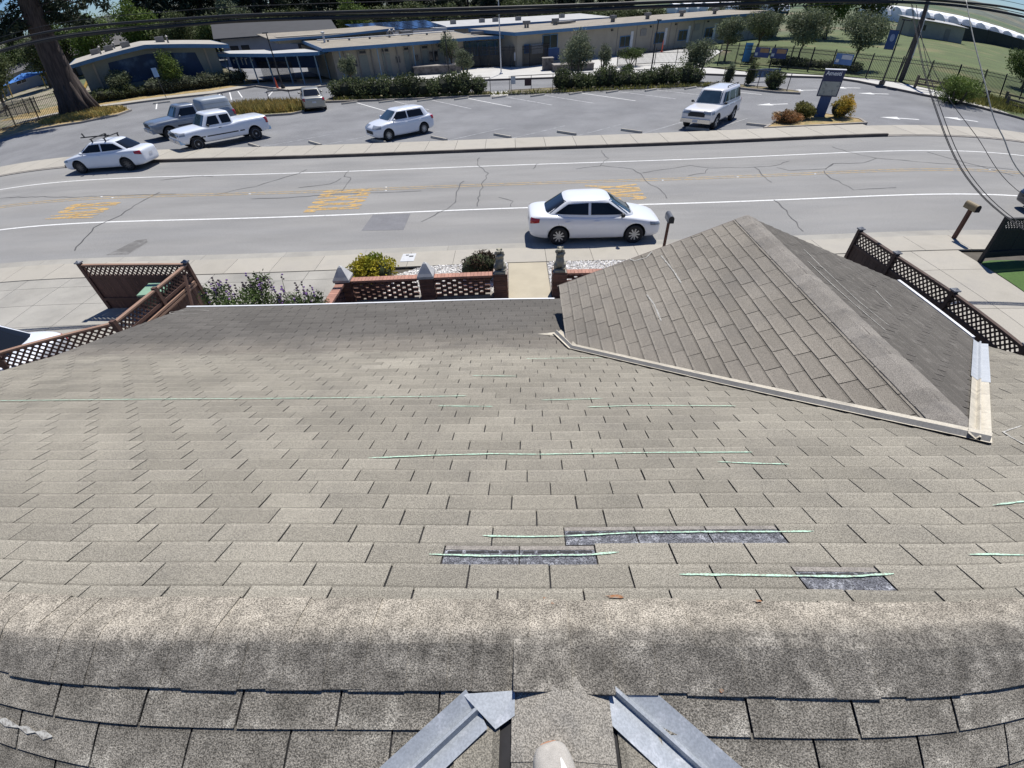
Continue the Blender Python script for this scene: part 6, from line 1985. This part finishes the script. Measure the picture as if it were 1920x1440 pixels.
ds = thing('parking_sign', 'small blue parking sign on a thin pole before the mural building', 'sign', (-34.4, 53.8, 0), R(30))
MB().tube([(0, 0, 0), (0, 0, 2.5)], .03, 6).build('pole', PIPE, ds)
box_part('plate', (0, -.04, 2.15), (.45, .03, .75), M('sign_light_blue', (0.25, 0.38, 0.55), 0.5), ds)
for (x, y, ang, lab, c1, c2) in ((27.0, 59.9, -56, 'dark blue and orange banner on the field fence between olive trunks', (0.05, 0.07, 0.20), (0.36, 0.20, 0.10)),
                                 (28.1, 58.4, -54, 'dark blue and orange banner with white corner on the field fence', (0.045, 0.06, 0.17), (0.40, 0.22, 0.12)),
                                 (31.4, 52.1, -62, 'pale blue banner with white ends tied to the field fence', (0.08, 0.16, 0.34), (0.45, 0.47, 0.50))):
    bn_ = thing('fence_banner', lab, 'banner', (x, y, 0), R(ang))
    box_part('cloth', (0, -.05, 1.25), (1.7, .02, .85), M('banner_%d' % int(x * 10), c1, 0.7, 0.1, 3.0), bn_)
    box_part('stripe', (.25, -.066, 1.42), (1.0, .012, .34), M('banner_s%d' % int(x * 10), c2, 0.7, 0.1, 3.0), bn_)
    box_part('white_mark', (-.6, -.066, 1.1), (.3, .012, .25), FRAMEW, bn_)
vb = thing('tall_banner', 'blue vertical banner beside the field fence shrubs', 'banner', (26.0, 61.2, 0), R(-40))
box_part('cloth', (0, 0, 1.2), (.75, .03, 1.6), M('banner_sky_blue', (0.04, 0.20, 0.42), 0.7, 0.15, 2.0), vb)
MB().tube([(-.4, 0, 0), (-.4, 0, 2.1)], .025, 6).build('pole', PIPE, vb)
bs_ = thing('low_sign', 'low dark blue welcome sign board half hidden by island shrubs', 'sign', (23.4, 49.9, 0), R(-4))
box_part('board', (0, 0, .62), (2.3, .12, .62), M('sign_steel_blue', (0.05, 0.085, 0.15), 0.5, 0.2, 2.0, second=(0.14, 0.20, 0.30), second_scale=2.2, second_lo=.52, second_hi=.62), bs_)
for s_ in (-1.0, 1.0):
    box_part('leg', (s_, 0, .2), (.1, .1, .4), BLACKI, bs_)
pb_ = thing('pole_banner', 'dark blue banner with pale figure hanging from the light pole', 'banner', (31.95, 46.3, 0), R(-30))
box_part('cloth', (-.46, -.02, 3.25), (.72, .03, 1.35), BLUEP, pb_)
MB().ball((-.46, -.045, 3.4), (.18, .012, .28), 10, 8).build('pale_figure', M('banner_figure', (0.20, 0.25, 0.36), 0.6), pb_)
for z_ in (3.95, 2.55):
    MB().box((-.40, -.02, z_), (.85, .04, .04)).build('bracket', PIPE, pb_)
CONE = M('cone_orange_red', (0.62, 0.10, 0.045), 0.6, 0.05, 4.0)
def cone(label, x, y, h=.75):
    c = thing('traffic_cone', label, 'cone', (x, y, 0))
    MB().box((0, 0, .02), (.36, .36, .04)).build('base', CONE, c)
    MB().lathe([(.13, .03), (.03, h)], 12).build('cone_body', CONE, c)
    MB().lathe([(.098, .28), (.075, .44)], 12).build('white_band', FRAMEW, c)
cone('orange traffic cone on the walkway corner near the canopy', -24.6, 57.6, .95)
cone('tall orange delineator against the right classroom wing', 21.9, 80.6, 1.35)
# rough timber rails at the right
TIM = M('weathered_timber', (0.115, 0.095, 0.072), 0.9, 0.25, 2.0)
for lab, poly in (('weathered split rail fence below the field fence corner', [(34.0, 44.9), (35.6, 42.4), (37.2, 40.4)]), ('weathered split rail fence on the far right verge', [(40.2, 41.6), (44.0, 41.0), (48.5, 40.4), (54, 39.6)]), ('lower weathered rail fence beside the right kerb', [(38.2, 39.2), (42.5, 37.2), (48, 35.6)])):
    f = thing('rail_fence', lab, 'fence')
    for a, b in zip(poly[:-1], poly[1:]):
        for z_ in (.35, .72):
            MB().bar((*a, z_), (*b, z_), .09, .14).build('rail', TIM, f)
    for p in poly:
        MB().box((*p, .48), (.16, .16, .96)).build('post', TIM, f)
# stone planters by the plaza
STONE = M('planter_stone', (0.15, 0.135, 0.125), 0.9, 0.25, 2.0, second=(0.08, 0.072, 0.068), second_scale=3.0, second_lo=.48, second_hi=.6)
for lab, x, y, w_, d_, h_, ang in (('long low stone planter wall left of the plaza', -8.6, 66.4, 5.6, 1.6, .75, 10), ('square stone pier beside the right plaza planter', 4.6, 65.6, 1.2, 1.0, 1.1, 5), ('long low stone planter wall right of the plaza', 7.4, 64.2, 4.6, 1.6, .6, 5)):
    p = thing('stone_planter', lab, 'planter', (x, y, 0), R(ang))
    box_part('stone_wall', (0, 0, h_ / 2), (w_, d_, h_), STONE, p)
    box_part('coping', (0, 0, h_ + .04), (w_ + .1, d_ + .1, .08), KERB, p)
# ------------------------------------------------------------------ trees, hedges, shrubs
OLIVE = leaf_mat('leaf_olive_grey', (0.165, 0.190, 0.112), (0.105, 0.128, 0.066), .5)
GREEN = leaf_mat('leaf_mid_green', (0.085, 0.120, 0.035), (0.055, 0.085, 0.028), .5)
BRIGHT = leaf_mat('leaf_bright_green', (0.130, 0.180, 0.040), (0.085, 0.130, 0.030), .5)
DARKG = leaf_mat('leaf_conifer_dark', (0.030, 0.042, 0.022), (0.018, 0.028, 0.016), .6, .1)
HEDGE = leaf_mat('leaf_hedge', (0.100, 0.122, 0.048), (0.068, 0.086, 0.036), .5, .2)
SAGE = leaf_mat('leaf_sage', (0.165, 0.185, 0.115), (0.105, 0.125, 0.070), .5)
YEL = leaf_mat('leaf_golden', (0.50, 0.33, 0.045), (0.30, 0.28, 0.05), .45)
ORG = leaf_mat('leaf_rust_orange', (0.42, 0.22, 0.10), (0.25, 0.19, 0.07), .45)
YGR = leaf_mat('leaf_yellowish', (0.20, 0.19, 0.055), (0.13, 0.14, 0.04), .5)
STRAW = leaf_mat('blade_straw', (0.42, 0.32, 0.11), (0.24, 0.22, 0.07), .45)

def tree(label, x, y, trunk_h, cz, rx, rz, mat, n, leaf, seed, cat='tree', name='tree', trunk_r=.12, k_=.42, clumps=22, multi=1, droop=0.0, aspect=.45, group=None, inner=.35, ry=None):
    t = thing(name, label, cat, (x, y, 0), 0, group)
    q = random.Random(seed)
    cl = lumpy(0, 0, cz, rx, ry or rx, rz, clumps, seed, k_)
    pts = [Vector(c[:3]) for c in q.sample(cl, min(6, len(cl)))]
    if multi == 1:
        limbs(t, (0, 0, 0), (q.uniform(-.1, .1), q.uniform(-.1, .1), trunk_h + rz * .5), trunk_r, pts, seed)
    else:
        mb = MB()
        for m_ in range(multi):
            a = 2 * math.pi * m_ / multi + q.uniform(-.3, .3)
            mb.tube([(.08 * math.cos(a), .08 * math.sin(a), 0), (.3 * rx * math.cos(a), .3 * rx * math.sin(a), trunk_h), (.5 * rx * math.cos(a), .5 * rx * math.sin(a), cz + rz * .3)], [trunk_r, trunk_r * .7, trunk_r * .25], 6)
        mb.build('trunk', BARKM, t, smooth=True)
    leaf_cloud('crown', mat, t, cl, n, leaf, seed + 100, aspect, inner, droop)
    return t
# olives in front of the field
tree('first grey-green olive tree of the fence row, nearest the flat-roofed wing', 25.7, 66.4, 1.7, 2.75, 1.75, 1.25, OLIVE, 5200, .20, 31)
tree('second grey-green olive tree of the fence row, set back on the lawn', 32.4, 73.5, 1.8, 3.0, 2.5, 1.6, OLIVE, 8000, .22, 32)
tree('third grey-green olive tree of the fence row, between two banners and the sign', 31.4, 60.6, 1.9, 3.25, 2.4, 1.7, OLIVE, 8500, .20, 33)
tree('fourth grey-green olive tree of the fence row, beside the light pole', 34.9, 56.2, 1.9, 3.3, 2.45, 1.7, OLIVE, 8500, .20, 34)
tree('bushy grey-green tree growing out of the right hedge end', 17.75, 52.2, .9, 2.0, 1.75, 1.25, OLIVE, 5600, .17, 35, multi=4)
tree('pale weeping tree behind the right hedge', 6.9, 56.6, .8, 2.25, 1.95, 1.65, SAGE, 6500, .19, 36, multi=5, droop=.6)
tree('thin young sage tree beside the weeping tree', 10.0, 58.6, .5, 1.55, .85, 1.15, SAGE, 1800, .16, 37, multi=3)
tree('small sage-leaved tree in front of the beige wing door', -17.2, 59.6, .7, 1.6, 1.15, .95, SAGE, 3200, .17, 38)
tree('small bright olive tree at the end of the left hedge', -4.95, 61.6, .7, 1.65, 1.15, .85, SAGE, 3000, .17, 39, multi=3)
tree('slim dull green tree by the left stone planter', -6.9, 67.4, 1.0, 2.4, 1.35, 1.25, OLIVE, 2600, .18, 40)
tree('round-topped dark green clipped tree before the right wing', 14.4, 66.0, .55, 1.2, 1.75, .55, GREEN, 4200, .15, 41, multi=4, trunk_r=.06)
tree('tall light green shrub against the mural', -35.9, 58.6, .4, 1.95, 1.3, 1.6, BRIGHT, 4200, .17, 42, multi=3)
tree('wide dull green shrub against the left part of the mural', -40.2, 56.4, .4, 1.6, 1.35, 1.05, OLIVE, 3000, .17, 43, multi=3)
tree('leafy dark green tree at the right field edge', 52.5, 52.6, 1.0, 2.3, 2.6, 1.9, GREEN, 6000, .22, 44)
tree('green willowy shrub on the verge beside the service wires', 32.9, 38.6, .2, 1.05, 1.75, 1.0, BRIGHT, 5600, .20, 45, multi=5, cat='shrub', name='shrub', aspect=.25)

def hedge(label, pts, wd, h0, mat, n, leaf, seed, name='hedge', cat='hedge'):
    t = thing(name, label, cat)
    q = random.Random(seed)
    cl = []
    core = MB()
    for a, b in zip(pts[:-1], pts[1:]):
        a, b = Vector(a), Vector(b)
        l = (b - a).length
        m_ = max(2, int(l / .8))
        for i in range(m_):
            p = a.lerp(b, (i + .5) / m_)
            hh = h0 * q.uniform(.8, 1.15)
            for j in range(2):
                off = q.uniform(-.25, .25) * wd
                cl.append((p.x + q.uniform(-.2, .2), p.y + off, hh * .55 + .08, .75, wd * .5, hh * .52))
            core.ball((p.x, p.y, hh * .42 + .1), (.62, wd * .40, hh * .40), 8, 6)
    core.build('hedge_core', M('hedge_core_dark', (0.020, 0.024, 0.012), 0.95), t)
    leaf_cloud('foliage', mat, t, cl, n, leaf, seed, .5, .55, zmin=.08)
    return t
hedge('long clipped dark green hedge along the parking lot, left of the path', [(-16.2, 49.6), (-10, 48.9), (-4.6, 49.0), (-2.3, 49.2)], 1.7, 1.45, HEDGE, 15000, .17, 51)
hedge('long clipped dark green hedge along the parking lot, right of the path', [(4.2, 49.8), (9.6, 50.0), (14.6, 50.0), (17.4, 49.5)], 1.6, 1.35, HEDGE, 13000, .17, 52)
hedge('sage green hedge below the walkway canopy', [(-37.6, 56.4), (-33.2, 60.0), (-30.6, 63.6)], 1.6, 1.25, SAGE, 6500, .17, 53)
hedge('low dark planting at the foot of the mural building', [(-43.4, 53.4), (-40.2, 55.0), (-37.2, 57.6)], 1.5, 1.0, HEDGE, 5000, .16, 54)
hedge('dark clipped hedge behind the field fence olive trunks', [(28.6, 60.2), (31.2, 56.4), (33.6, 52.6)], 1.3, .8, HEDGE, 5000, .16, 55)
def shrub(label, x, y, r_, h, mat, n, leaf, seed, aspect=.4, sx=1.0):
    t = thing('shrub', label, 'shrub', (x, y, .1))
    MB().ball((0, 0, h * .38), (r_ * .62 * sx, r_ * .62, h * .36), 10, 7).build('shrub_core', MATS['hedge_core_dark'], t)
    leaf_cloud('foliage', mat, t, lumpy(0, 0, h * .5, r_ * sx, r_, h * .52, 16, seed, .42), n, leaf, seed, aspect, .4, zmin=0)
shrub('golden yellow shrub on the right side of the school sign', 20.95, 33.2, .82, 1.25, YEL, 3600, .14, 61, .25)
shrub('yellowish green shrub on the left side of the school sign', 18.75, 33.4, .85, .95, YGR, 3600, .13, 62)
shrub('rust orange low shrub at the tip of the sign bed', 17.3, 32.5, .78, .72, ORG, 3400, .12, 63, .35, 1.25)
shrub('bronze reedy shrub in the island hedge before the blue low sign', 21.0, 47.6, .55, 1.9, HEDGE, 1500, .2, 64, .2)
shrub('thin bronze reedy shrub left of the island blue sign', 19.6, 48.8, .5, 1.7, OLIVE, 1300, .2, 65, .2)
shrub('dark green bush in front of the low blue sign', 22.0, 45.2, .95, 1.25, HEDGE, 2600, .15, 66)
shrub('round dark shrub beside the stone planter and weeping tree', 12.3, 57.6, .7, .95, GREEN, 1500, .14, 67)
shrub('low dark shrub under the first olive tree', 27.0, 62.6, .9, .8, HEDGE, 1600, .15, 68)

# weeds on the islands and dry grass under the redwood
def blades(name, label, poly_fn, n, h, mat, seed):
    g = np.random.default_rng(seed)
    P = poly_fn(g, n)
    n = len(P)
    a = g.uniform(0, 6.28, n)
    w_ = np.stack([np.cos(a), np.sin(a), 0 * a], 1) * (.035 + .03 * g.random(n))[:, None]
    base = np.concatenate([P, np.full((n, 1), .09)], 1)
    tip = base + np.stack([g.normal(0, .12, n), g.normal(0, .12, n), h * g.uniform(.4, 1.2, n)], 1)
    V = np.stack([base - w_, base + w_, tip + w_ * .2, tip - w_ * .2], 1)
    o = quads_mesh(name, V, mat, np.clip(g.normal(0, .5, n), -1, 1), None, 'stuff')
    return tag(o, label, 'grass')
def ell(cx, cy, rx, ry):
    def f(g, n):
        P = g.uniform(-1, 1, (n, 2)); P = P[(P ** 2).sum(1) < 1]
        return P * [rx, ry] + [cx, cy]
    return f
blades('island_grass', 'tall yellowing weeds covering the grass island', ell(-20.4, 44.4, 3.9, 2.0), 7000, .55, STRAW, 71)
blades('dry_grass', 'dry straw grass under the redwood', ell(-38.2, 46.6, 4.0, 2.6), 5000, .28, STRAW, 72)
blades('verge_grass', 'straw coloured weeds along the hedge foot', lambda g, n: np.stack([g.uniform(-16, 20, n), 48.35 + g.normal(0, .12, n) + .7 * (g.uniform(0, 1, n) > .9)], 1), 1500, .26, YGR, 73)
blades('verge_grass', 'rough weeds on the verge by the right kerb', ell(37.5, 40.0, 3.2, 2.6), 3000, .4, YGR, 74)

# redwood at the left with its lower boughs
rw = thing('redwood_tree', 'huge redwood trunk with dark hanging boughs beside the parking lot', 'tree', (-40.25, 49.1, 0))
RWB = M('redwood_bark', (0.060, 0.045, 0.038), 0.95, 0.3, 1.2, 0.3, 8.0, 0.8, 6.0, aniso=(1, 1, .15))
mb = MB()
tp = [(0, 0, -.1), (-.05, 0, .8), (-.1, -.05, 2.4), (-.35, -.2, 6), (-.8, -.6, 11), (-1.2, -1.0, 22), (-1.3, -1.1, 32)]
tr_ = [1.75, 1.35, 1.15, 1.02, .92, .6, .15]
mb.tube(tp, tr_, 18)
for k_ in range(11):
    a = 2 * math.pi * k_ / 11
    mb.tube([(1.5 * math.cos(a), 1.5 * math.sin(a), -.1), (1.15 * math.cos(a) - .03, 1.15 * math.sin(a), 1.2), (1.0 * math.cos(a) - .15, 1.0 * math.sin(a), 3.2)], [.42, .30, .08], 7)
mb.build('trunk', RWB, rw, smooth=True)
q = random.Random(9)
br, cl = MB(), []
for k_ in range(90):
    z_ = q.uniform(8.6, 30)
    a = q.uniform(0, 2 * math.pi)
    ln = q.uniform(2.5, 6.5) * (1 - (z_ - 8) / 34)
    s0 = Vector((-.6 - .02 * z_, -.5, z_))
    e0 = s0 + Vector((math.cos(a) * ln, math.sin(a) * ln, -q.uniform(.2, 1.8)))
    br.tube([s0, s0.lerp(e0, .5) + Vector((0, 0, .35)), e0], [.11, .07, .02], 5)
    for f in (.45, .7, .9, 1.05):
        p = s0.lerp(e0, f)
        cl.append((p.x, p.y, p.z - .25, .75, .75, .55))
for (x, y, z_) in ((-3.5, -.6, 9.4), (-4.4, -.5, 10.2), (-2.6, -.8, 10.6), (2.6, -.6, 9.2), (3.6, -.6, 8.2), (4.6, -.6, 8.5), (5.8, -.6, 8.6), (7.0, -.6, 8.1), (4.2, -.6, 7.0), (1.6, -.6, 9.9)):
    cl.append((x, y, z_, .8, .8, .6))
br.tube([(-.6, -.5, 9.6), (3.0, -.6, 9.4), (5.4, -.6, 8.2), (4.4, -.6, 6.9)], [.1, .07, .05, .02], 5)
br.tube([(-.6, -.5, 10.4), (-3.0, -.6, 10.3), (-4.6, -.6, 9.6)], [.1, .07, .03], 5)
br.build('bough', RWB, rw, smooth=True)
leaf_cloud('crown', DARKG, rw, cl, 30000, .50, 81, .30, .15, .5)

# background trees: meshes built once per kind, copied with their own scale and turn
def conifer_proto(seed, h=22, r_=4.2, n=7000):
    t = thing('conifer_tree', 'dark conifer', 'tree', (0, 0, 0))
    q = random.Random(seed)
    MB().tube([(0, 0, 0), (0, 0, h * .5), (0, 0, h * .97)], [.45, .3, .05], 8).build('trunk', RWB, t)
    cl = []
    for k_ in range(70):
        f = q.random() ** .8
        z_ = h * (.10 + .87 * f)
        rr = r_ * (1 - f) ** .75 * q.uniform(.45, 1.0) + .25
        a = q.uniform(0, 6.283)
        cl.append((rr * .7 * math.cos(a), rr * .7 * math.sin(a), z_, .35 * r_ * (1.15 - f), .35 * r_ * (1.15 - f), .9))
    leaf_cloud('crown', DARKG, t, cl, n, .55, seed, .35, .2, .5)
    return t
def broad_proto(seed, mat, h=10, r_=4.0, n=5200):
    t = thing('broadleaf_tree', 'broadleaf tree', 'tree', (0, 0, 0))
    cl = lumpy(0, 0, h * .60, r_, r_, h * .42, 26, seed, .40)
    limbs(t, (0, 0, 0), (0, 0, h * .7), .28, [c[:3] for c in cl[:6]], seed)
    leaf_cloud('crown', mat, t, cl, n, .42, seed, .5, .35)
    return t
protos = dict(c1=conifer_proto(91), c2=conifer_proto(92, 20, 5.2), b1=broad_proto(93, GREEN), b2=broad_proto(94, BRIGHT), b3=broad_proto(95, HEDGE), b4=broad_proto(96, OLIVE))
used = set()
def put(kind, az, dist, sc, label, group=None, sz=None):
    src = protos[kind]
    if kind in used:
        o = copy_tree(src)
    else:
        o = src; used.add(kind)
    o.location = (dist * math.sin(R(az)), dist * math.cos(R(az)), 0)
    o.rotation_euler = (0, 0, R(az * 37 % 360))
    o.scale = (sc, sc, sz or sc)
    o['label'] = label
    if group:
        o['group'] = group
    elif 'group' in o:
        del o['group']
GD = 'dark conifers behind the school'
q = random.Random(17)
az = -31.4
i_ = 0
while az < 11.5:
    put('c1' if i_ % 2 else 'c2', az, q.uniform(116, 142), q.uniform(.95, 1.2) * (1.0 if az < -15 else .86 - .012 * (az + 15)), 'dark conifer in the tall row behind the school roofs', GD)
    az += q.uniform(1.1, 1.6); i_ += 1
put('b2', -14.6, 112, .78, 'bright green broadleaf tree among the dark conifers behind the solar panels')
put('b4', -24.6, 112, .85, 'olive brown broadleaf tree in front of the conifers behind the walkway canopy')
GB = 'dark bushy trees low behind the school roofs'
az = -32.0
while az < 15.5:
    put('b3', az, q.uniform(112, 118), q.uniform(.85, 1.05), 'dark bushy tree in the low row behind the school roofs', GB, q.uniform(.52, .66) if az < 4 else q.uniform(.40, .48))
    az += q.uniform(1.5, 2.0)
put('b4', 19.6, 128, .62, 'round yellow-green tree standing by the white field tunnels', None, .46)
put('b3', 24.6, 108, 1.2, 'large dark broadleaf tree behind the second olive tree')
put('b3', 27.6, 112, 1.25, 'large dark broadleaf tree behind the third olive tree')
put('b2', 29.0, 104, .95, 'brighter green broadleaf tree between the two dark trees')
put('b3', 31.9, 106, 1.15, 'dark broadleaf tree beside the portable classroom')
put('b3', 22.2, 116, .9, 'dark broadleaf tree at the end of the flat-roofed wing', None, .8)
for az, dist, sc, kd, lab in ((-42.5, 120, .95, 'b1', 'green tree beyond the grey sided house, left of the redwood boughs'), (-40.6, 104, .85, 'b3', 'dark green tree directly behind the grey sided house'), (-38.4, 116, .98, 'b1', 'green tree filling the gap right of the redwood trunk'),
                              (-36.4, 112, .92, 'b2', 'light green tree above the left end of the mural roof'), (-34.4, 124, .85, 'b4', 'olive coloured tree behind the mural building roof'), (-32.6, 114, .98, 'b2', 'light green tree next to the first tall conifer'),
                              (-44.5, 90, .8, 'b3', 'dark green tree over the white walled house'), (-29.8, 106, .7, 'b3', 'dark green bush-like tree behind the mural building ridge'), (-27.4, 104, .62, 'b1', 'small green tree beside the tall dark hall')):
    put(kd, az, dist, sc, lab)

# ------------------------------------------------------------------ farmland and hills
FIELD = M('crop_field_green', (0.070, 0.105, 0.040), 0.95, 0.15, 0.02, 0.25, 0.6, second=(0.045, 0.075, 0.030), second_scale=.05, second_lo=.45, second_hi=.6)
FIELD2 = M('crop_field_olive', (0.105, 0.115, 0.060), 0.95, 0.15, 0.02, 0.2, 0.5)
def sector(name, az0, az1, d0, d1, z, mat):
    n = 14
    poly = [(d0 * math.sin(R(az0 + (az1 - az0) * i / n)), d0 * math.cos(R(az0 + (az1 - az0) * i / n))) for i in range(n + 1)]
    poly += [(d1 * math.sin(R(az1 - (az1 - az0) * i / n)), d1 * math.cos(R(az1 - (az1 - az0) * i / n))) for i in range(n + 1)]
    return sheet_xy(name, poly, z, mat)
sector('crop_field', 14, 60, 260, 420, -.05, FIELD)
sector('crop_field', 14, 60, 420, 640, -.04, FIELD2)
sector('crop_field', 14, 60, 640, 1100, -.05, FIELD)
g = np.random.default_rng(3)
vs, fs = [], []
n = 120
for i in range(n + 1):
    az = -70 + 140 * i / n
    h_ = 34 + 13 * math.sin(az * .13 + 1) + 9 * math.sin(az * .37) + 5 * math.sin(az * .9 + 2) + g.uniform(-2, 2)
    for d_, k_ in ((1500, 0.0), (2000, .45), (2600, 1.0), (3400, .6)):
        vs.append((d_ * math.sin(R(az)), d_ * math.cos(R(az)), -1 + h_ * k_))
for i in range(n):
    for j in range(3):
        fs.append((i * 4 + j, (i + 1) * 4 + j, (i + 1) * 4 + j + 1, i * 4 + j + 1))
HILL = M('hill_scrub', (0.085, 0.100, 0.075), 0.95, 0.2, 0.006, 0.3, 0.03, second=(0.13, 0.125, 0.085), second_scale=0.004, second_lo=.5, second_hi=.6)
MB().add(vs, fs).build('hills', HILL, None, smooth=True, kind='structure')
# white hoop tunnels
TUN = M('tunnel_plastic_white', (0.78, 0.79, 0.80), 0.6, 0.06, 0.3, second=(0.62, 0.63, 0.65), second_scale=.2, second_lo=.55, second_hi=.7)
def hoop(label, x, y, ang, L_, w_, h_):
    mb = MB()
    vs = []
    for s_ in np.linspace(0, L_, 9):
        for a in np.linspace(0, math.pi, 9):
            vs.append((s_, w_ / 2 * math.cos(a), h_ * math.sin(a) + .15 * math.sin(s_ * 1.3 + a)))
    fs = [(i * 9 + j, i * 9 + j + 1, (i + 1) * 9 + j + 1, (i + 1) * 9 + j) for i in range(8) for j in range(8)]
    fs += [tuple(range(9)), tuple(range(80, 71, -1))]
    o = mb.add(vs, fs).build('hoop_tunnel', TUN, None, smooth=False)
    o.location = (x, y, 0); o.rotation_euler = (0, 0, R(ang))
    return tag(o, label, 'tunnel', 'white tunnels on the right field')
for k_ in range(22):
    azr = 31.5 + k_ * 1.12
    d0 = 186 + .9 * k_
    hoop('white plastic crop tunnel in the long row beyond the windbreak', d0 * math.sin(R(azr)), d0 * math.cos(R(azr)), 90 - azr - 26, 75, 5.2, 3.5)
for k_ in range(4):
    azr = 15.4 + k_ * .95
    o = hoop('white plastic crop tunnel seen over the flat-roofed wing', 230 * math.sin(R(azr)), 230 * math.cos(R(azr)), 90 - azr - 30, 30, 4.6, 2.6)
    o['group'] = 'white tunnels behind the wing'
o = hoop('single white tunnel end beside the round yellow-green tree', 90, 205, 50, 14, 8, 2.6); del o['group']
wbk = thing('windbreak_fence', 'long dark windbreak fence at the edge of the playing field', 'fence')
WB = M('windbreak_mesh_dark', (0.020, 0.024, 0.020), 0.9, 0.2, 0.6)
pts = [(84, 109), (91, 112.5), (105, 120), (123, 128), (145, 138), (175, 150)]
for a, b in zip(pts[:-1], pts[1:]):
    a, b = Vector(a), Vector(b); l = (b - a).length
    MB().box((*((a + b) / 2), 1.5), (l, .12, 3.0), math.atan2((b - a).y, (b - a).x)).build('mesh_panel', WB, wbk)
    MB().box((a.x, a.y, 1.6), (.2, .2, 3.2)).build('post', WB, wbk)
# playground bits behind the redwood
pg = thing('playground_awning', 'bright blue playground awning on yellow posts behind the redwood', 'awning', (-71.5, 78.5, 0), R(30))
MB().add([(-3, -2, 2.2), (3, -2, 2.2), (3, 2, 2.2), (-3, 2, 2.2), (0, 0, 3.0)], [(0, 1, 4), (1, 2, 4), (2, 3, 4), (3, 0, 4)]).build('canopy', M('awning_blue', (0.05, 0.20, 0.55), 0.6, 0.05, 1.0), pg)
for x, y in ((-3, -2), (3, -2), (3, 2), (-3, 2)):
    MB().box((x, y, 1.1), (.15, .15, 2.2)).build('post', M('post_yellow', (0.55, 0.36, 0.08), 0.6), pg)
sd_ = thing('playground_slide', 'yellow playground slide between the redwood and the mural building', 'slide', (-52.0, 66.5, 0), R(70))
MB().add([(-.5, -.3, .3), (2.2, -.3, 2.6), (2.2, .3, 2.6), (-.5, .3, .3), (-.5, -.3, .2), (2.2, -.3, 2.5), (2.2, .3, 2.5), (-.5, .3, .2)], [(0, 1, 2, 3), (7, 6, 5, 4), (0, 4, 5, 1), (1, 5, 6, 2), (2, 6, 7, 3), (3, 7, 4, 0)]).build('chute', MATS['post_yellow'], sd_)
MB().box((2.4, 0, 1.3), (.12, .6, 2.6)).build('ladder', FRAMEW, sd_)
